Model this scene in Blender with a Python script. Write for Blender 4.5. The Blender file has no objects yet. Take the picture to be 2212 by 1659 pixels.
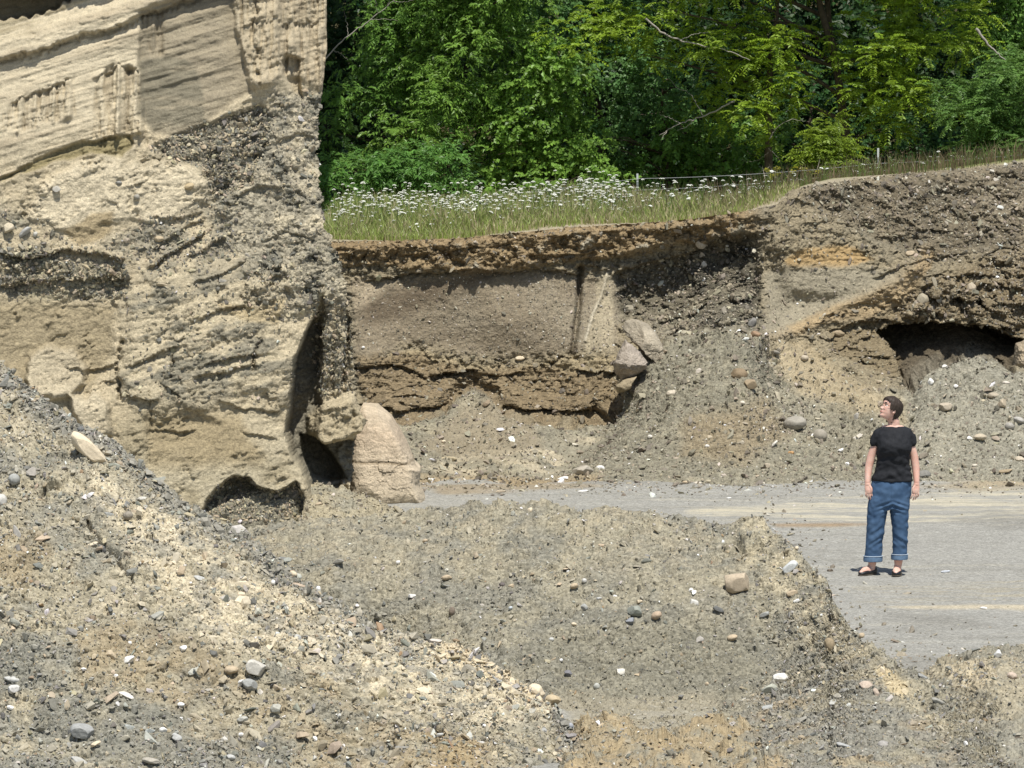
import bpy, math, random
import numpy as np
from mathutils import Vector, Matrix
random.seed(7)
RNG = np.random.default_rng(11)
SC = bpy.context.scene
COL = SC.collection
rad = math.radians

# ------------------------------------------------------------------ camera, sky, sun, exposure
CAM_H, PITCH = 5.25, rad(4.07)
KPX = 36.0 / 200.0 / 2212.0
cam_d = bpy.data.cameras.new('camera')
cam_d.lens, cam_d.sensor_width, cam_d.clip_start, cam_d.clip_end = 200.0, 36.0, 1.0, 3000.0
cam = bpy.data.objects.new('camera', cam_d)
cam.location = (0, 0, CAM_H)
cam.rotation_euler = (rad(90) - PITCH, 0, 0)
COL.objects.link(cam)
SC.camera = cam

SUN_EL, SUN_AZ = rad(66), rad(166)           # azimuth clockwise from +Y
SUN_DIR = Vector((math.sin(SUN_AZ) * math.cos(SUN_EL), math.cos(SUN_AZ) * math.cos(SUN_EL), math.sin(SUN_EL)))
w = bpy.data.worlds.new('World')
SC.world = w
w.use_nodes = True
nt = w.node_tree
nt.nodes.clear()
sky = nt.nodes.new('ShaderNodeTexSky')
sky.sky_type = 'NISHITA'
sky.sun_disc = False
sky.sun_elevation = SUN_EL
sky.sun_rotation = SUN_AZ
bg = nt.nodes.new('ShaderNodeBackground')
bg.inputs['Strength'].default_value = 0.10
wo = nt.nodes.new('ShaderNodeOutputWorld')
nt.links.new(sky.outputs[0], bg.inputs['Color'])
nt.links.new(bg.outputs[0], wo.inputs['Surface'])
sun_d = bpy.data.lights.new('sun', 'SUN')
sun_d.energy, sun_d.angle, sun_d.color = 5.0, rad(0.5), (1.0, 0.965, 0.90)
sun = bpy.data.objects.new('sun', sun_d)
sun.rotation_euler = SUN_DIR.to_track_quat('Z', 'Y').to_euler()
sun.location = SUN_DIR * 60
COL.objects.link(sun)
SC.view_settings.view_transform = 'Standard'
SC.view_settings.look = 'None'
SC.view_settings.exposure = 0.17
SC.view_settings.gamma = 1.0
SC.cycles.max_bounces = 6
SC.cycles.diffuse_bounces = 3
SC.cycles.transparent_max_bounces = 8

# ------------------------------------------------------------------ helpers: noise
_r = np.random.default_rng(3)
PERM = np.concatenate([_r.permutation(256)] * 3).astype(np.int64)
_g = _r.normal(size=(256, 3))
GRAD = (_g / np.linalg.norm(_g, axis=1)[:, None]).astype(np.float32)
CELL = _r.random((256, 3)).astype(np.float32)

def perlin(p):
    p = np.asarray(p, dtype=np.float64)
    i = np.floor(p).astype(np.int64)
    f = (p - i).astype(np.float32)
    i &= 255
    s = f * f * f * (f * (f * 6 - 15) + 10)
    out = 0
    for dx in (0, 1):
        wx = s[:, 0] if dx else 1 - s[:, 0]
        for dy in (0, 1):
            wy = s[:, 1] if dy else 1 - s[:, 1]
            for dz in (0, 1):
                wz = s[:, 2] if dz else 1 - s[:, 2]
                h = PERM[PERM[PERM[(i[:, 0] + dx) & 255] + ((i[:, 1] + dy) & 255)] + ((i[:, 2] + dz) & 255)]
                g = GRAD[h]
                out = out + wx * wy * wz * (g[:, 0] * (f[:, 0] - dx) + g[:, 1] * (f[:, 1] - dy) + g[:, 2] * (f[:, 2] - dz))
    return out * 1.5

def fbm(p, scale, octv=4, gain=0.5, off=0.0):
    """p: (...,3); returns about -1..1 in the leading shape; scale in cycles per metre (or a triple)."""
    sh = p.shape[:-1]
    q = p.reshape(-1, 3) * np.asarray(scale, dtype=np.float64) + off
    a, t, tot = 1.0, 0.0, 0.0
    for k in range(octv):
        t = t + a * perlin(q)
        tot += a
        a *= gain
        q = q * 2.03 + 17.3
    return (t / tot * 1.25).reshape(sh)

def worley(p, scale, off=0.0):
    """distance to nearest cell point and that cell's random number"""
    sh = p.shape[:-1]
    q = p.reshape(-1, 3) * np.asarray(scale, dtype=np.float64) + off
    i = np.floor(q).astype(np.int64)
    f = (q - i).astype(np.float32)
    i &= 255
    best = np.full(len(q), 9.0, np.float32)
    cid = np.zeros(len(q), np.float32)
    for dx in (-1, 0, 1):
        for dy in (-1, 0, 1):
            for dz in (-1, 0, 1):
                h = PERM[PERM[PERM[(i[:, 0] + dx) & 255] + ((i[:, 1] + dy) & 255)] + ((i[:, 2] + dz) & 255)]
                c = CELL[h]
                d = (f[:, 0] - dx - c[:, 0]) ** 2 + (f[:, 1] - dy - c[:, 1]) ** 2 + (f[:, 2] - dz - c[:, 2]) ** 2
                m = d < best
                best[m] = d[m]
                cid[m] = (h[m] * 37 % 256) / 255.0
    return np.sqrt(best).reshape(sh), cid.reshape(sh)

def facet(p, scale, tilt=.9, off=0.0):
    """broken surface: every cell gets its own height and its own tilted plane, about -1..1"""
    sh = p.shape[:-1]
    q = p.reshape(-1, 3) * np.asarray(scale, dtype=np.float64) + off
    q = q + .25 * np.stack([perlin(q * 1.7 + k * 9) for k in range(3)], -1)
    i = np.floor(q).astype(np.int64)
    f = (q - i).astype(np.float32)
    i &= 255
    best = np.full(len(q), 9.0, np.float32)
    out = np.zeros(len(q), np.float32)
    for dx in (-1, 0, 1):
        for dy in (-1, 0, 1):
            for dz in (-1, 0, 1):
                h = PERM[PERM[PERM[(i[:, 0] + dx) & 255] + ((i[:, 1] + dy) & 255)] + ((i[:, 2] + dz) & 255)]
                e = f - np.array([dx, dy, dz], np.float32) - CELL[h]
                d = (e * e).sum(1)
                m = d < best
                best[m] = d[m]
                hm = h[m]
                out[m] = (hm * 37 % 256) / 128.0 - 1 + tilt * 2 * (e[m] * GRAD[hm]).sum(1)
    return np.clip(out, -1.6, 1.6).reshape(sh)

def sstep(a, b, x):
    t = np.clip((x - a) / (b - a), 0, 1)
    return t * t * (3 - 2 * t)

# ------------------------------------------------------------------ helpers: photograph point + distance -> world point
def P(u, v, Y):
    u, v, Y = np.broadcast_arrays(np.asarray(u, float), np.asarray(v, float), np.asarray(Y, float))
    a = (u - 1106.0) * KPX
    b = -(v - 829.5) * KPX
    dy = math.cos(PITCH) + b * math.sin(PITCH)
    dz = b * math.cos(PITCH) - math.sin(PITCH)
    t = Y / dy
    return np.stack([a * t, Y, CAM_H + t * dz], -1)

def YF(v, z=0.0):
    """distance at which a photograph row meets the level z"""
    b = -(np.asarray(v, float) - 829.5) * KPX
    return (z - CAM_H) / ((b * math.cos(PITCH) - math.sin(PITCH)) / (math.cos(PITCH) + b * math.sin(PITCH)))

def UV(p):
    """world point -> photograph coordinates"""
    x, y, z = p[..., 0], p[..., 1], p[..., 2] - CAM_H
    d = y * math.cos(PITCH) - z * math.sin(PITCH)
    b = (y * math.sin(PITCH) + z * math.cos(PITCH)) / d
    return x / d / KPX + 1106.0, -b / KPX + 829.5

def tps(pts, lam=1e-3):
    pts = np.array(pts, float)
    xy, val = pts[:, :2] / 500.0, pts[:, 2]
    n = len(pts)
    def ker(d2):
        return 0.5 * d2 * np.log(d2 + 1e-12)
    d2 = ((xy[:, None] - xy[None]) ** 2).sum(-1)
    A = np.zeros((n + 3, n + 3))
    A[:n, :n] = ker(d2) + lam * np.eye(n)
    A[:n, n] = 1
    A[:n, n + 1:] = xy
    A[n:, :n] = A[:n, n:].T
    sol = np.linalg.solve(A, np.concatenate([val, np.zeros(3)]))
    def ev(U, V):
        sh = U.shape
        q = np.stack([U.ravel(), V.ravel()], -1) / 500.0
        out = sol[n] + q @ sol[n + 1:]
        for k in range(n):
            out = out + sol[k] * ker(((q - xy[k]) ** 2).sum(-1))
        return out.reshape(sh)
    return ev

def curve(pts):
    a = np.array(pts, float)
    return lambda x: np.interp(x, a[:, 0], a[:, 1])

def psd(U, V, poly):
    """signed distance to a polygon, positive inside"""
    poly = np.array(poly, float)
    d = np.full(U.shape, 1e18)
    ins = np.zeros(U.shape, bool)
    n = len(poly)
    for k in range(n):
        (x0, y0), (x1, y1) = poly[k], poly[(k + 1) % n]
        ex, ey = x1 - x0, y1 - y0
        t = np.clip(((U - x0) * ex + (V - y0) * ey) / (ex * ex + ey * ey + 1e-9), 0, 1)
        d = np.minimum(d, (U - x0 - t * ex) ** 2 + (V - y0 - t * ey) ** 2)
        c = ((y0 > V) != (y1 > V))
        with np.errstate(divide='ignore', invalid='ignore'):
            xi = (x1 - x0) * (V - y0) / (y1 - y0 + 1e-12) + x0
        ins ^= c & (U < xi)
    return np.sqrt(d) * np.where(ins, 1, -1)

def pm(U, V, poly, soft=8, nz=0, na=14):
    return sstep(-soft, soft, psd(U, V, poly) + nz * na)

def pline(U, V, pts):
    """distance to an open polyline"""
    d = np.full(U.shape, 1e18)
    for (x0, y0), (x1, y1) in zip(pts[:-1], pts[1:]):
        ex, ey = x1 - x0, y1 - y0
        t = np.clip(((U - x0) * ex + (V - y0) * ey) / (ex * ex + ey * ey + 1e-9), 0, 1)
        d = np.minimum(d, (U - x0 - t * ex) ** 2 + (V - y0 - t * ey) ** 2)
    return np.sqrt(d)

def ledge(U, V, pts, dp, rec, warp=0, lip=.4):
    """overhanging step along a line (points left to right): amount to set back"""
    a = np.array(pts, float)
    dv = V - np.interp(U, a[:, 0], a[:, 1]) + warp
    L = a[-1, 0] - a[0, 0]
    e = min(14, L * .3)
    tap = sstep(a[0, 0] - 4, a[0, 0] + e, U + warp) * sstep(a[-1, 0] + 4, a[-1, 0] - e, U + warp)
    return dp * tap * (sstep(-1.5, 2.5, dv) * np.exp(-np.clip(dv, 0, None) / rec) - lip * sstep(2.5, -1.5, dv) * np.exp(np.clip(dv, None, 0) / (rec * .5)))

def mixc(c, col, m):
    return c * (1 - m[..., None]) + np.array(col) * m[..., None]

# ------------------------------------------------------------------ helpers: meshes and objects
def mesh_np(name, verts, faces, col=None, smooth=True, mat=None):
    """verts (n,3); faces (m,k) of equal k; col (n,4)"""
    me = bpy.data.meshes.new(name)
    verts = np.ascontiguousarray(verts, np.float32).reshape(-1, 3)
    faces = np.ascontiguousarray(faces, np.int32)
    m, k = faces.shape
    me.vertices.add(len(verts))
    me.vertices.foreach_set('co', verts.ravel())
    me.loops.add(m * k)
    me.loops.foreach_set('vertex_index', faces.ravel())
    me.polygons.add(m)
    me.polygons.foreach_set('loop_start', np.arange(0, m * k, k, dtype=np.int32))
    try:
        me.polygons.foreach_set('loop_total', np.full(m, k, np.int32))
    except Exception:
        pass
    me.polygons.foreach_set('use_smooth', np.full(m, smooth, bool))
    me.update(calc_edges=True)
    if col is not None:
        at = me.color_attributes.new('Col', 'FLOAT_COLOR', 'POINT')
        at.data.foreach_set('color', np.ascontiguousarray(col, np.float32).ravel())
    me.validate()
    if mat is not None:
        me.materials.append(mat)
    return me

def link(name, me, parent=None, loc=None, **props):
    o = bpy.data.objects.new(name, me)
    COL.objects.link(o)
    if parent is not None:
        o.parent = parent
    if loc is not None:
        o.location = loc
    for k, v in props.items():
        o[k] = v
    return o

def grid_faces(nr, nc):
    i = np.arange(nr * nc).reshape(nr, nc)
    return np.stack([i[:-1, :-1], i[1:, :-1], i[1:, 1:], i[:-1, 1:]], -1).reshape(-1, 4)

def grid_normals(pos):
    du = np.gradient(pos, axis=1)
    dv = np.gradient(pos, axis=0)
    n = np.cross(dv, du)
    n /= np.linalg.norm(n, axis=-1, keepdims=True) + 1e-12
    flip = np.where((n * (pos - np.array([0, 0, CAM_H]))).sum(-1) > 0, -1.0, 1.0)
    return n * flip[..., None]

def blur(a, k, axis_both=True):
    for _ in range(k):
        p = np.pad(a, 1, mode='edge')
        a = (p[:-2, 1:-1] + p[2:, 1:-1] + p[1:-1, :-2] + p[1:-1, 2:] + 4 * a) / 8.0
    return a

# ------------------------------------------------------------------ materials
def nodemat(name):
    m = bpy.data.materials.new(name)
    m.use_nodes = True
    return m, m.node_tree, m.node_tree.nodes['Principled BSDF']

def earth_material(name, grain_scale=45.0, bump=1.0):
    m, t, b = nodemat(name)
    N, L = t.nodes.new, t.links.new
    b.inputs['Roughness'].default_value = 0.92
    b.inputs['Specular IOR Level'].default_value = 0.15
    at = N('ShaderNodeAttribute'); at.attribute_name = 'Col'
    tc = N('ShaderNodeTexCoord')
    n1 = N('ShaderNodeTexNoise'); n1.inputs['Scale'].default_value = 70; n1.inputs['Detail'].default_value = 5; n1.inputs['Roughness'].default_value = 0.7
    vo = N('ShaderNodeTexVoronoi'); vo.inputs['Scale'].default_value = grain_scale
    n2 = N('ShaderNodeTexNoise'); n2.inputs['Scale'].default_value = 9; n2.inputs['Detail'].default_value = 6; n2.inputs['Roughness'].default_value = 0.65
    for n in (n1, vo, n2):
        L(tc.outputs['Object'], n.inputs['Vector'])
    # pebble speckle: random value per cell, weighted by grain (alpha)
    sep = N('ShaderNodeSeparateColor'); L(vo.outputs['Color'], sep.inputs[0])
    r1 = N('ShaderNodeMapRange'); r1.inputs[3].default_value = 0.55; r1.inputs[4].default_value = 1.45
    L(sep.outputs[0], r1.inputs[0])
    mx = N('ShaderNodeMix'); mx.data_type = 'FLOAT'; mx.inputs[2].default_value = 1.0
    L(at.outputs['Alpha'], mx.inputs[0]); L(r1.outputs[0], mx.inputs[3])
    r2 = N('ShaderNodeMapRange'); r2.inputs[1].default_value = 0.25; r2.inputs[2].default_value = 0.75; r2.inputs[3].default_value = 0.72; r2.inputs[4].default_value = 1.28
    L(n1.outputs['Fac'], r2.inputs[0])
    r3 = N('ShaderNodeMapRange'); r3.inputs[1].default_value = 0.25; r3.inputs[2].default_value = 0.75; r3.inputs[3].default_value = 0.85; r3.inputs[4].default_value = 1.15
    L(n2.outputs['Fac'], r3.inputs[0])
    a = N('ShaderNodeMath'); a.operation = 'MULTIPLY'; L(mx.outputs[0], a.inputs[0]); L(r2.outputs[0], a.inputs[1])
    c = N('ShaderNodeMath'); c.operation = 'MULTIPLY'; L(a.outputs[0], c.inputs[0]); L(r3.outputs[0], c.inputs[1])
    vm = N('ShaderNodeVectorMath'); vm.operation = 'SCALE'
    tone = N('ShaderNodeVectorMath'); tone.operation = 'MULTIPLY'; tone.inputs[1].default_value = (.94, .945, .925)
    L(at.outputs['Color'], tone.inputs[0])
    L(tone.outputs[0], vm.inputs[0]); L(c.outputs[0], vm.inputs['Scale'])
    L(vm.outputs[0], b.inputs['Base Color'])
    # bump
    inv = N('ShaderNodeMath'); inv.operation = 'MULTIPLY'; L(vo.outputs['Distance'], inv.inputs[0]); L(at.outputs['Alpha'], inv.inputs[1])
    s1 = N('ShaderNodeMath'); s1.operation = 'SUBTRACT'; L(n1.outputs['Fac'], s1.inputs[0]); L(inv.outputs[0], s1.inputs[1])
    bp = N('ShaderNodeBump'); bp.inputs['Strength'].default_value = bump; bp.inputs['Distance'].default_value = 0.012
    L(s1.outputs[0], bp.inputs['Height']); L(bp.outputs[0], b.inputs['Normal'])
    return m

def stone_material(name, rough=0.75, attr='Col'):
    m, t, b = nodemat(name)
    N, L = t.nodes.new, t.links.new
    b.inputs['Roughness'].default_value = rough
    b.inputs['Specular IOR Level'].default_value = 0.3
    at = N('ShaderNodeAttribute'); at.attribute_name = attr
    tc = N('ShaderNodeTexCoord')
    n1 = N('ShaderNodeTexNoise'); n1.inputs['Scale'].default_value = 55; n1.inputs['Detail'].default_value = 6; n1.inputs['Roughness'].default_value = 0.7
    L(tc.outputs['Object'], n1.inputs['Vector'])
    r2 = N('ShaderNodeMapRange'); r2.inputs[1].default_value = 0.25; r2.inputs[2].default_value = 0.75; r2.inputs[3].default_value = 0.75; r2.inputs[4].default_value = 1.2
    L(n1.outputs['Fac'], r2.inputs[0])
    vm = N('ShaderNodeVectorMath'); vm.operation = 'SCALE'
    L(at.outputs['Color'], vm.inputs[0]); L(r2.outputs[0], vm.inputs['Scale'])
    L(vm.outputs[0], b.inputs['Base Color'])
    bp = N('ShaderNodeBump'); bp.inputs['Strength'].default_value = 0.5; bp.inputs['Distance'].default_value = 0.006
    L(n1.outputs['Fac'], bp.inputs['Height']); L(bp.outputs[0], b.inputs['Normal'])
    return m

def plain_material(name, col, rough=0.8, var=0.15, scale=40, spec=0.2, metallic=0.0):
    m, t, b = nodemat(name)
    N, L = t.nodes.new, t.links.new
    b.inputs['Roughness'].default_value = rough
    b.inputs['Specular IOR Level'].default_value = spec
    b.inputs['Metallic'].default_value = metallic
    tc = N('ShaderNodeTexCoord')
    n1 = N('ShaderNodeTexNoise'); n1.inputs['Scale'].default_value = scale; n1.inputs['Detail'].default_value = 5
    L(tc.outputs['Object'], n1.inputs['Vector'])
    r2 = N('ShaderNodeMapRange'); r2.inputs[1].default_value = 0.25; r2.inputs[2].default_value = 0.75; r2.inputs[3].default_value = 1 - var; r2.inputs[4].default_value = 1 + var
    L(n1.outputs['Fac'], r2.inputs[0])
    vm = N('ShaderNodeVectorMath'); vm.operation = 'SCALE'
    vm.inputs[0].default_value = col
    L(r2.outputs[0], vm.inputs['Scale'])
    L(vm.outputs[0], b.inputs['Base Color'])
    return m

def leaf_material(name, trans=0.35):
    m, t, b = nodemat(name)
    N, L = t.nodes.new, t.links.new
    at = N('ShaderNodeAttribute'); at.attribute_name = 'Col'
    b.inputs['Roughness'].default_value = 0.45
    b.inputs['Specular IOR Level'].default_value = 0.35
    L(at.outputs['Color'], b.inputs['Base Color'])
    tr = N('ShaderNodeBsdfTranslucent')
    hs = N('ShaderNodeHueSaturation'); hs.inputs['Hue'].default_value = 0.485; hs.inputs['Value'].default_value = 1.2
    L(at.outputs['Color'], hs.inputs['Color']); L(hs.outputs[0], tr.inputs['Color'])
    mx = N('ShaderNodeMixShader'); mx.inputs[0].default_value = trans
    L(b.outputs[0], mx.inputs[1]); L(tr.outputs[0], mx.inputs[2])
    L(mx.outputs[0], t.nodes['Material Output'].inputs['Surface'])
    return m

M_EARTH = earth_material('earth')
M_FLOOR = earth_material('pit_floor_earth', 60.0, 0.7)
M_STONE = stone_material('stone')
M_LEAF = leaf_material('leaf', .42)
M_GRASS = leaf_material('grass_blade', 0.25)

# real-world colours (linear)
CREAM, TAN, OCHRE = (.62, .51, .34), (.44, .355, .225), (.42, .29, .125)
GREY, DARK, BROWN = (.235, .22, .185), (.12, .112, .09), (.27, .205, .13)
TAUPE, OLIVE, FLOORC = (.32, .27, .2), (.24, .205, .11), (.315, .305, .277)
# ================================================================== terrain
PATCH = {}

def roughen(pos, amt, scale=9.0, fac=16.0):
    n = grid_normals(pos)
    h = .55 * fbm(pos, scale, 5, .6, off=51) + .45 * facet(pos, fac, 1.0, 13)
    return pos + n * (amt * h)[..., None]

def finish(name, U, V, pos, col, grain, extra=None, **props):
    """link the surface; extra = list of (rows/cols arrays) appended for the unseen sides"""
    nrm = grid_normals(pos)
    PATCH[name] = dict(U=U, V=V, pos=pos, nrm=nrm)
    return nrm

# ------------------------------------------------------------------ pit floor: one sheet to the horizon
def build_floor():
    xs = np.concatenate([-np.geomspace(900, 5.3, 24), np.arange(-5, 8, 0.03), np.geomspace(8.3, 900, 24)])
    ys = np.concatenate([-np.geomspace(600, 2, 16), np.linspace(0, 35.5, 12), np.arange(36, 64, 0.045), np.geomspace(64.5, 1500, 26)])
    X, Yy = np.meshgrid(xs, ys)
    pos = np.stack([X, Yy, np.zeros_like(X)], -1)
    n1 = fbm(pos, 0.7, 4)
    n2 = fbm(pos, 5, 4, off=9)
    near = sstep(30, 36, Yy) * (1 - sstep(64, 70, Yy)) * sstep(-6, -4, X) * (1 - sstep(7.5, 9, X))
    pos[..., 2] = near * (0.03 * n1 + 0.012 * n2 + .008 * fbm(pos, 14, 3, off=3))
    U, V = UV(pos)
    V = np.where(Yy > 5, V, 9999)
    col = np.ones(pos.shape) * np.array(FLOORC)
    col = mixc(col, (.22, .21, .185), sstep(0.05, .6, n1) * .6)
    # washed sand lying in long flat streaks
    st = fbm(pos, (0.35, 2.2, 1), 5, 0.6, off=4)
    fine = fbm(pos, (0.8, 9, 1), 4, 0.6, off=31)
    sand = pm(U, V, [(1490, 1102), (1700, 1088), (1990, 1070), (2300, 1050), (2300, 1116), (2000, 1128), (1700, 1130), (1560, 1118)], 14, st + .6 * fine, 22)
    col = mixc(col, (.51, .46, .35), sand * sstep(-.3, .45, st + .9 * fine) * .9)
    rut = fbm(pos, (.25, 3.2, 1), 4, .6, off=61)
    col = mixc(col, (.245, .235, .205), near * sstep(.1, .5, rut) * .5)
    col = mixc(col, (.40, .375, .31), near * sstep(.15, .6, -rut) * .5)
    damp = pm(U, V, [(1660, 1131), (1800, 1128), (1930, 1131), (1800, 1139), (1680, 1138)], 4, st, 4)
    col = mixc(col, (.30, .21, .12), damp * .8)
    toe = pm(U, V, [(900, 1048), (1200, 1043), (1300, 1050), (1200, 1058), (960, 1068)], 6, st, 8)
    col = mixc(col, (.30, .235, .15), toe * .7)
    toe2 = pm(U, V, [(1990, 1050), (2300, 1020), (2300, 1050), (2100, 1058)], 8, st, 8)
    col = mixc(col, (.36, .29, .185), toe2 * .8)
    s2 = pm(U, V, [(1890, 1312), (2100, 1306), (2300, 1307), (2300, 1322), (2150, 1315), (1960, 1316)], 3, fine, 5)
    col = mixc(col, (.50, .43, .31), s2 * .8)
    s3 = pm(U, V, [(1840, 1268), (2250, 1245), (2250, 1300), (1850, 1300)], 8, st, 20)
    col = mixc(col, (.36, .32, .235), s3 * sstep(-.2, .4, fine) * .7)
    s4 = pm(U, V, [(1000, 1068), (1500, 1056), (1700, 1080), (1500, 1100), (1000, 1085)], 8, st, 12)
    col = mixc(col, (.42, .39, .32), s4 * sstep(0.1, .5, fine) * .5)
    trough = pm(U, V, [(1200, 1500), (1560, 1500), (1560, 1575), (1250, 1580)], 14, st, 12)
    col = mixc(col, (.33, .295, .22), trough * .8)
    grain = 0.55 * (1 - sand * .8)
    C = np.concatenate([col, grain[..., None]], -1)
    me = mesh_np('pit_floor', pos.reshape(-1, 3), grid_faces(*X.shape)[:, ::-1], C.reshape(-1, 4), True, M_FLOOR)
    link('pit_floor', me, kind='structure', label='flat grey gravel floor of the pit with pale sand streaks', category='ground')
    return dict(U=U, V=V, pos=pos, nrm=np.broadcast_to(np.array([0., 0, 1]), pos.shape))

PATCH['floor'] = build_floor()

# ------------------------------------------------------------------ far cut bank with its spilled slopes
def build_bank():
    top = curve([(500, 535), (700, 522), (860, 519), (1000, 514), (1250, 490), (1400, 481), (1500, 472), (1600, 458), (1680, 442), (1710, 412), (1760, 400), (1900, 381), (2050, 366), (2212, 352), (2500, 332)])
    us = np.arange(360, 2480, 2.4)
    nr = 500
    T = np.linspace(0, 1, nr)[:, None]
    U = np.broadcast_to(us, (nr, len(us))).copy()
    V = top(us)[None] * (1 - T) + 1092 * T
    F = lambda v, z=0.0: float(YF(v, z))
    cp = [(600, 530, 64.3), (860, 519, 64.25), (1000, 514, 64.2), (1250, 490, 64.1), (1500, 471, 64.0), (1660, 450, 63.9), (1720, 405, 64.1), (1900, 381, 64.7), (2212, 351, 65.3), (2480, 333, 65.5),
          (760, 600, 64.3), (900, 680, 64.05), (1100, 620, 64.15), (1100, 700, 63.95), (1200, 765, 63.8), (800, 770, 63.8), (1300, 680, 63.9),
          (800, 850, 63.55), (1000, 870, 63.45), (1200, 880, 63.3), (600, 800, 63.8), (600, 950, 62.6),
          (800, 950, 62.0), (1000, 960, 61.75), (1180, 960, 61.3), (1000, 1000, 60.8), (1250, 1000, 60.4),
          (1400, 600, 64.2), (1450, 690, 63.8), (1560, 560, 64.15), (1580, 705, 62.75), (1450, 760, 62.8), (1480, 830, 61.9), (1330, 900, 62.0), (1350, 960, 61.0), (1620, 850, 61.5), (1650, 950, 60.6),
          (1700, 560, 63.75), (1900, 560, 63.95), (1700, 680, 63.5), (1900, 640, 63.75), (2100, 450, 64.6), (2300, 500, 64.6), (1680, 740, 62.9), (1800, 780, 62.8), (1850, 860, 62.0), (1850, 950, 60.9),
          (2050, 620, 63.6), (2212, 640, 63.5), (2000, 720, 63.3), (2200, 720, 63.2),
          (2100, 768, 62.3), (2212, 800, 62.1), (1990, 830, 62.0), (2100, 880, 61.4), (2300, 900, 61.4), (2100, 960, 60.5), (2400, 760, 62.6)]
    for u in (360, 600, 900, 1100, 1300, 1500, 1700, 1900, 2100, 2300, 2480):
        v0 = 1047 if u < 1900 else 1038
        cp += [(u, v0, F(v0)), (u, 1092, F(v0) - .9)]
    Y = tps(cp, 2e-3)(U, V)
    base = P(U, V, Y)
    n1 = fbm(base, 1.6, 5)
    n2 = fbm(base, 6, 5, 0.55, off=5)
    n3 = fbm(base, 22, 4, 0.6, off=8)
    stra = fbm(base, (0.9, 1, 6), 5, 0.6, off=3)
    vt = top(us)[None]
    dT = V - vt
    # relief, metres towards the viewer
    crust_w = 64 + 16 * n1 + 14 * np.sin(U / 140.)
    crust = sstep(crust_w + 8, crust_w - 8, dT + 12 * n2) * sstep(1660, 1600, U)
    off = 0.16 * crust * (0.6 + 0.7 * n2 + .3 * n1)
    lip = sstep(0, 14, dT)
    off -= 0.10 * (1 - lip)
    pocket = pm(U, V, [(1330, 610), (1400, 570), (1470, 548), (1560, 525), (1640, 520), (1642, 735), (1590, 715), (1490, 740), (1440, 730), (1380, 690), (1335, 690)], 16, n2 + n1, 22)
    off -= 0.06 * pocket - .05 * pocket * facet(base, 3.5, .8, 9)
    # the smooth cut panel
    panel = pm(U, V, [(765, 610), (1000, 590), (1250, 588), (1335, 600), (1330, 760), (1250, 765), (1120, 780), (1000, 765), (900, 745), (770, 765)], 16, .9 * n1 + .4 * n2, 20)
    crack = np.exp(-(pline(U, V, [(1252, 580), (1250, 660), (1243, 720), (1236, 770)]) / 5.5) ** 2)
    off -= 0.16 * crack
    seam = np.exp(-(pline(U, V, [(1312, 590), (1298, 640), (1280, 680), (1264, 735)]) / 3.5) ** 2)
    off += 0.03 * seam
    edge2 = sstep(1630, 1645, U + 4 * n2) * sstep(1700, 1640, U) * sstep(500, 540, V) * sstep(760, 720, V)
    off += 0.10 * edge2
    # under-cut brown layer below the panel
    low = pm(U, V, [(765, 770), (900, 765), (1010, 800), (1130, 790), (1240, 800), (1330, 820), (1330, 880), (1260, 905), (1100, 890), (1060, 870), (960, 890), (880, 905), (790, 890)], 8, n2, 14)
    off += 0.05 * low * (0.6 + .6 * stra)
    wrp = 6 * n2 + 1.5 * n3 + 13 * n1
    for ln, dp, rc_ in (([(765, 800), (820, 792), (880, 800), (925, 815)], .09, 14), ([(925, 812), (970, 800), (1035, 795)], .14, 18), ([(1035, 800), (1080, 806), (1130, 800)], .06, 14), ([(1235, 790), (1290, 800), (1340, 812)], .12, 18),
                        ([(770, 872), (850, 888), (940, 884), (975, 868)], .10, 22), ([(845, 862), (880, 856), (925, 858)], .06, 10), ([(1080, 876), (1160, 886), (1240, 888), (1300, 872), (1340, 845)], .10, 22),
                        ([(1195, 760), (1230, 770), (1255, 762)], .05, 10), ([(1140, 548), (1200, 553), (1300, 545)], .06, 16), ([(1320, 595), (1420, 565), (1500, 540), (1560, 520)], .10, 22), ([(1480, 520), (1540, 535), (1610, 550)], .06, 14),
                        ([(780, 603), (880, 590), (1000, 582), (1080, 588), (1160, 580), (1250, 586)], .08, 14), ([(860, 548), (940, 545), (1000, 538), (1100, 520)], .04, 12), ([(1180, 510), (1260, 505), (1340, 500)], .04, 12), ([(1400, 500), (1460, 492), (1560, 490)], .04, 12),
                        ([(1880, 600), (1960, 570), (2020, 560), (2100, 545)], .05, 18), ([(1740, 480), (1800, 475), (1860, 500)], .03, 14), ([(2040, 600), (2100, 590), (2160, 600)], .06, 16), ([(2120, 660), (2180, 650), (2240, 655)], .06, 16), ([(1930, 660), (1980, 672), (2040, 680)], .07, 18),
                        ([(2110, 560), (2160, 540), (2212, 545)], .06, 18), ([(1785, 712), (1850, 700), (1910, 690), (1960, 705)], .09, 24), ([(1800, 765), (1860, 775), (1930, 770)], .05, 16)):
        off -= ledge(U, V, ln, dp, rc_, wrp)
    # right: ochre lens, cobble ledge, dark hollow
    lens = pm(U, V, [(1690, 560), (1740, 535), (1830, 528), (1885, 560), (1850, 572), (1760, 582), (1700, 572)], 6, n2, 7)
    off -= 0.015 * lens
    darks = pm(U, V, [(1720, 400), (1900, 385), (2300, 345), (2300, 520), (2120, 545), (2000, 560), (1940, 520), (1850, 480), (1760, 455)], 26, n1 + .5 * n2, 30)
    lobes = fbm(base, (2.2, 2, .9), 4, .55, off=44)
    off += darks * (.13 * lobes + .05 * n2)
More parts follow.
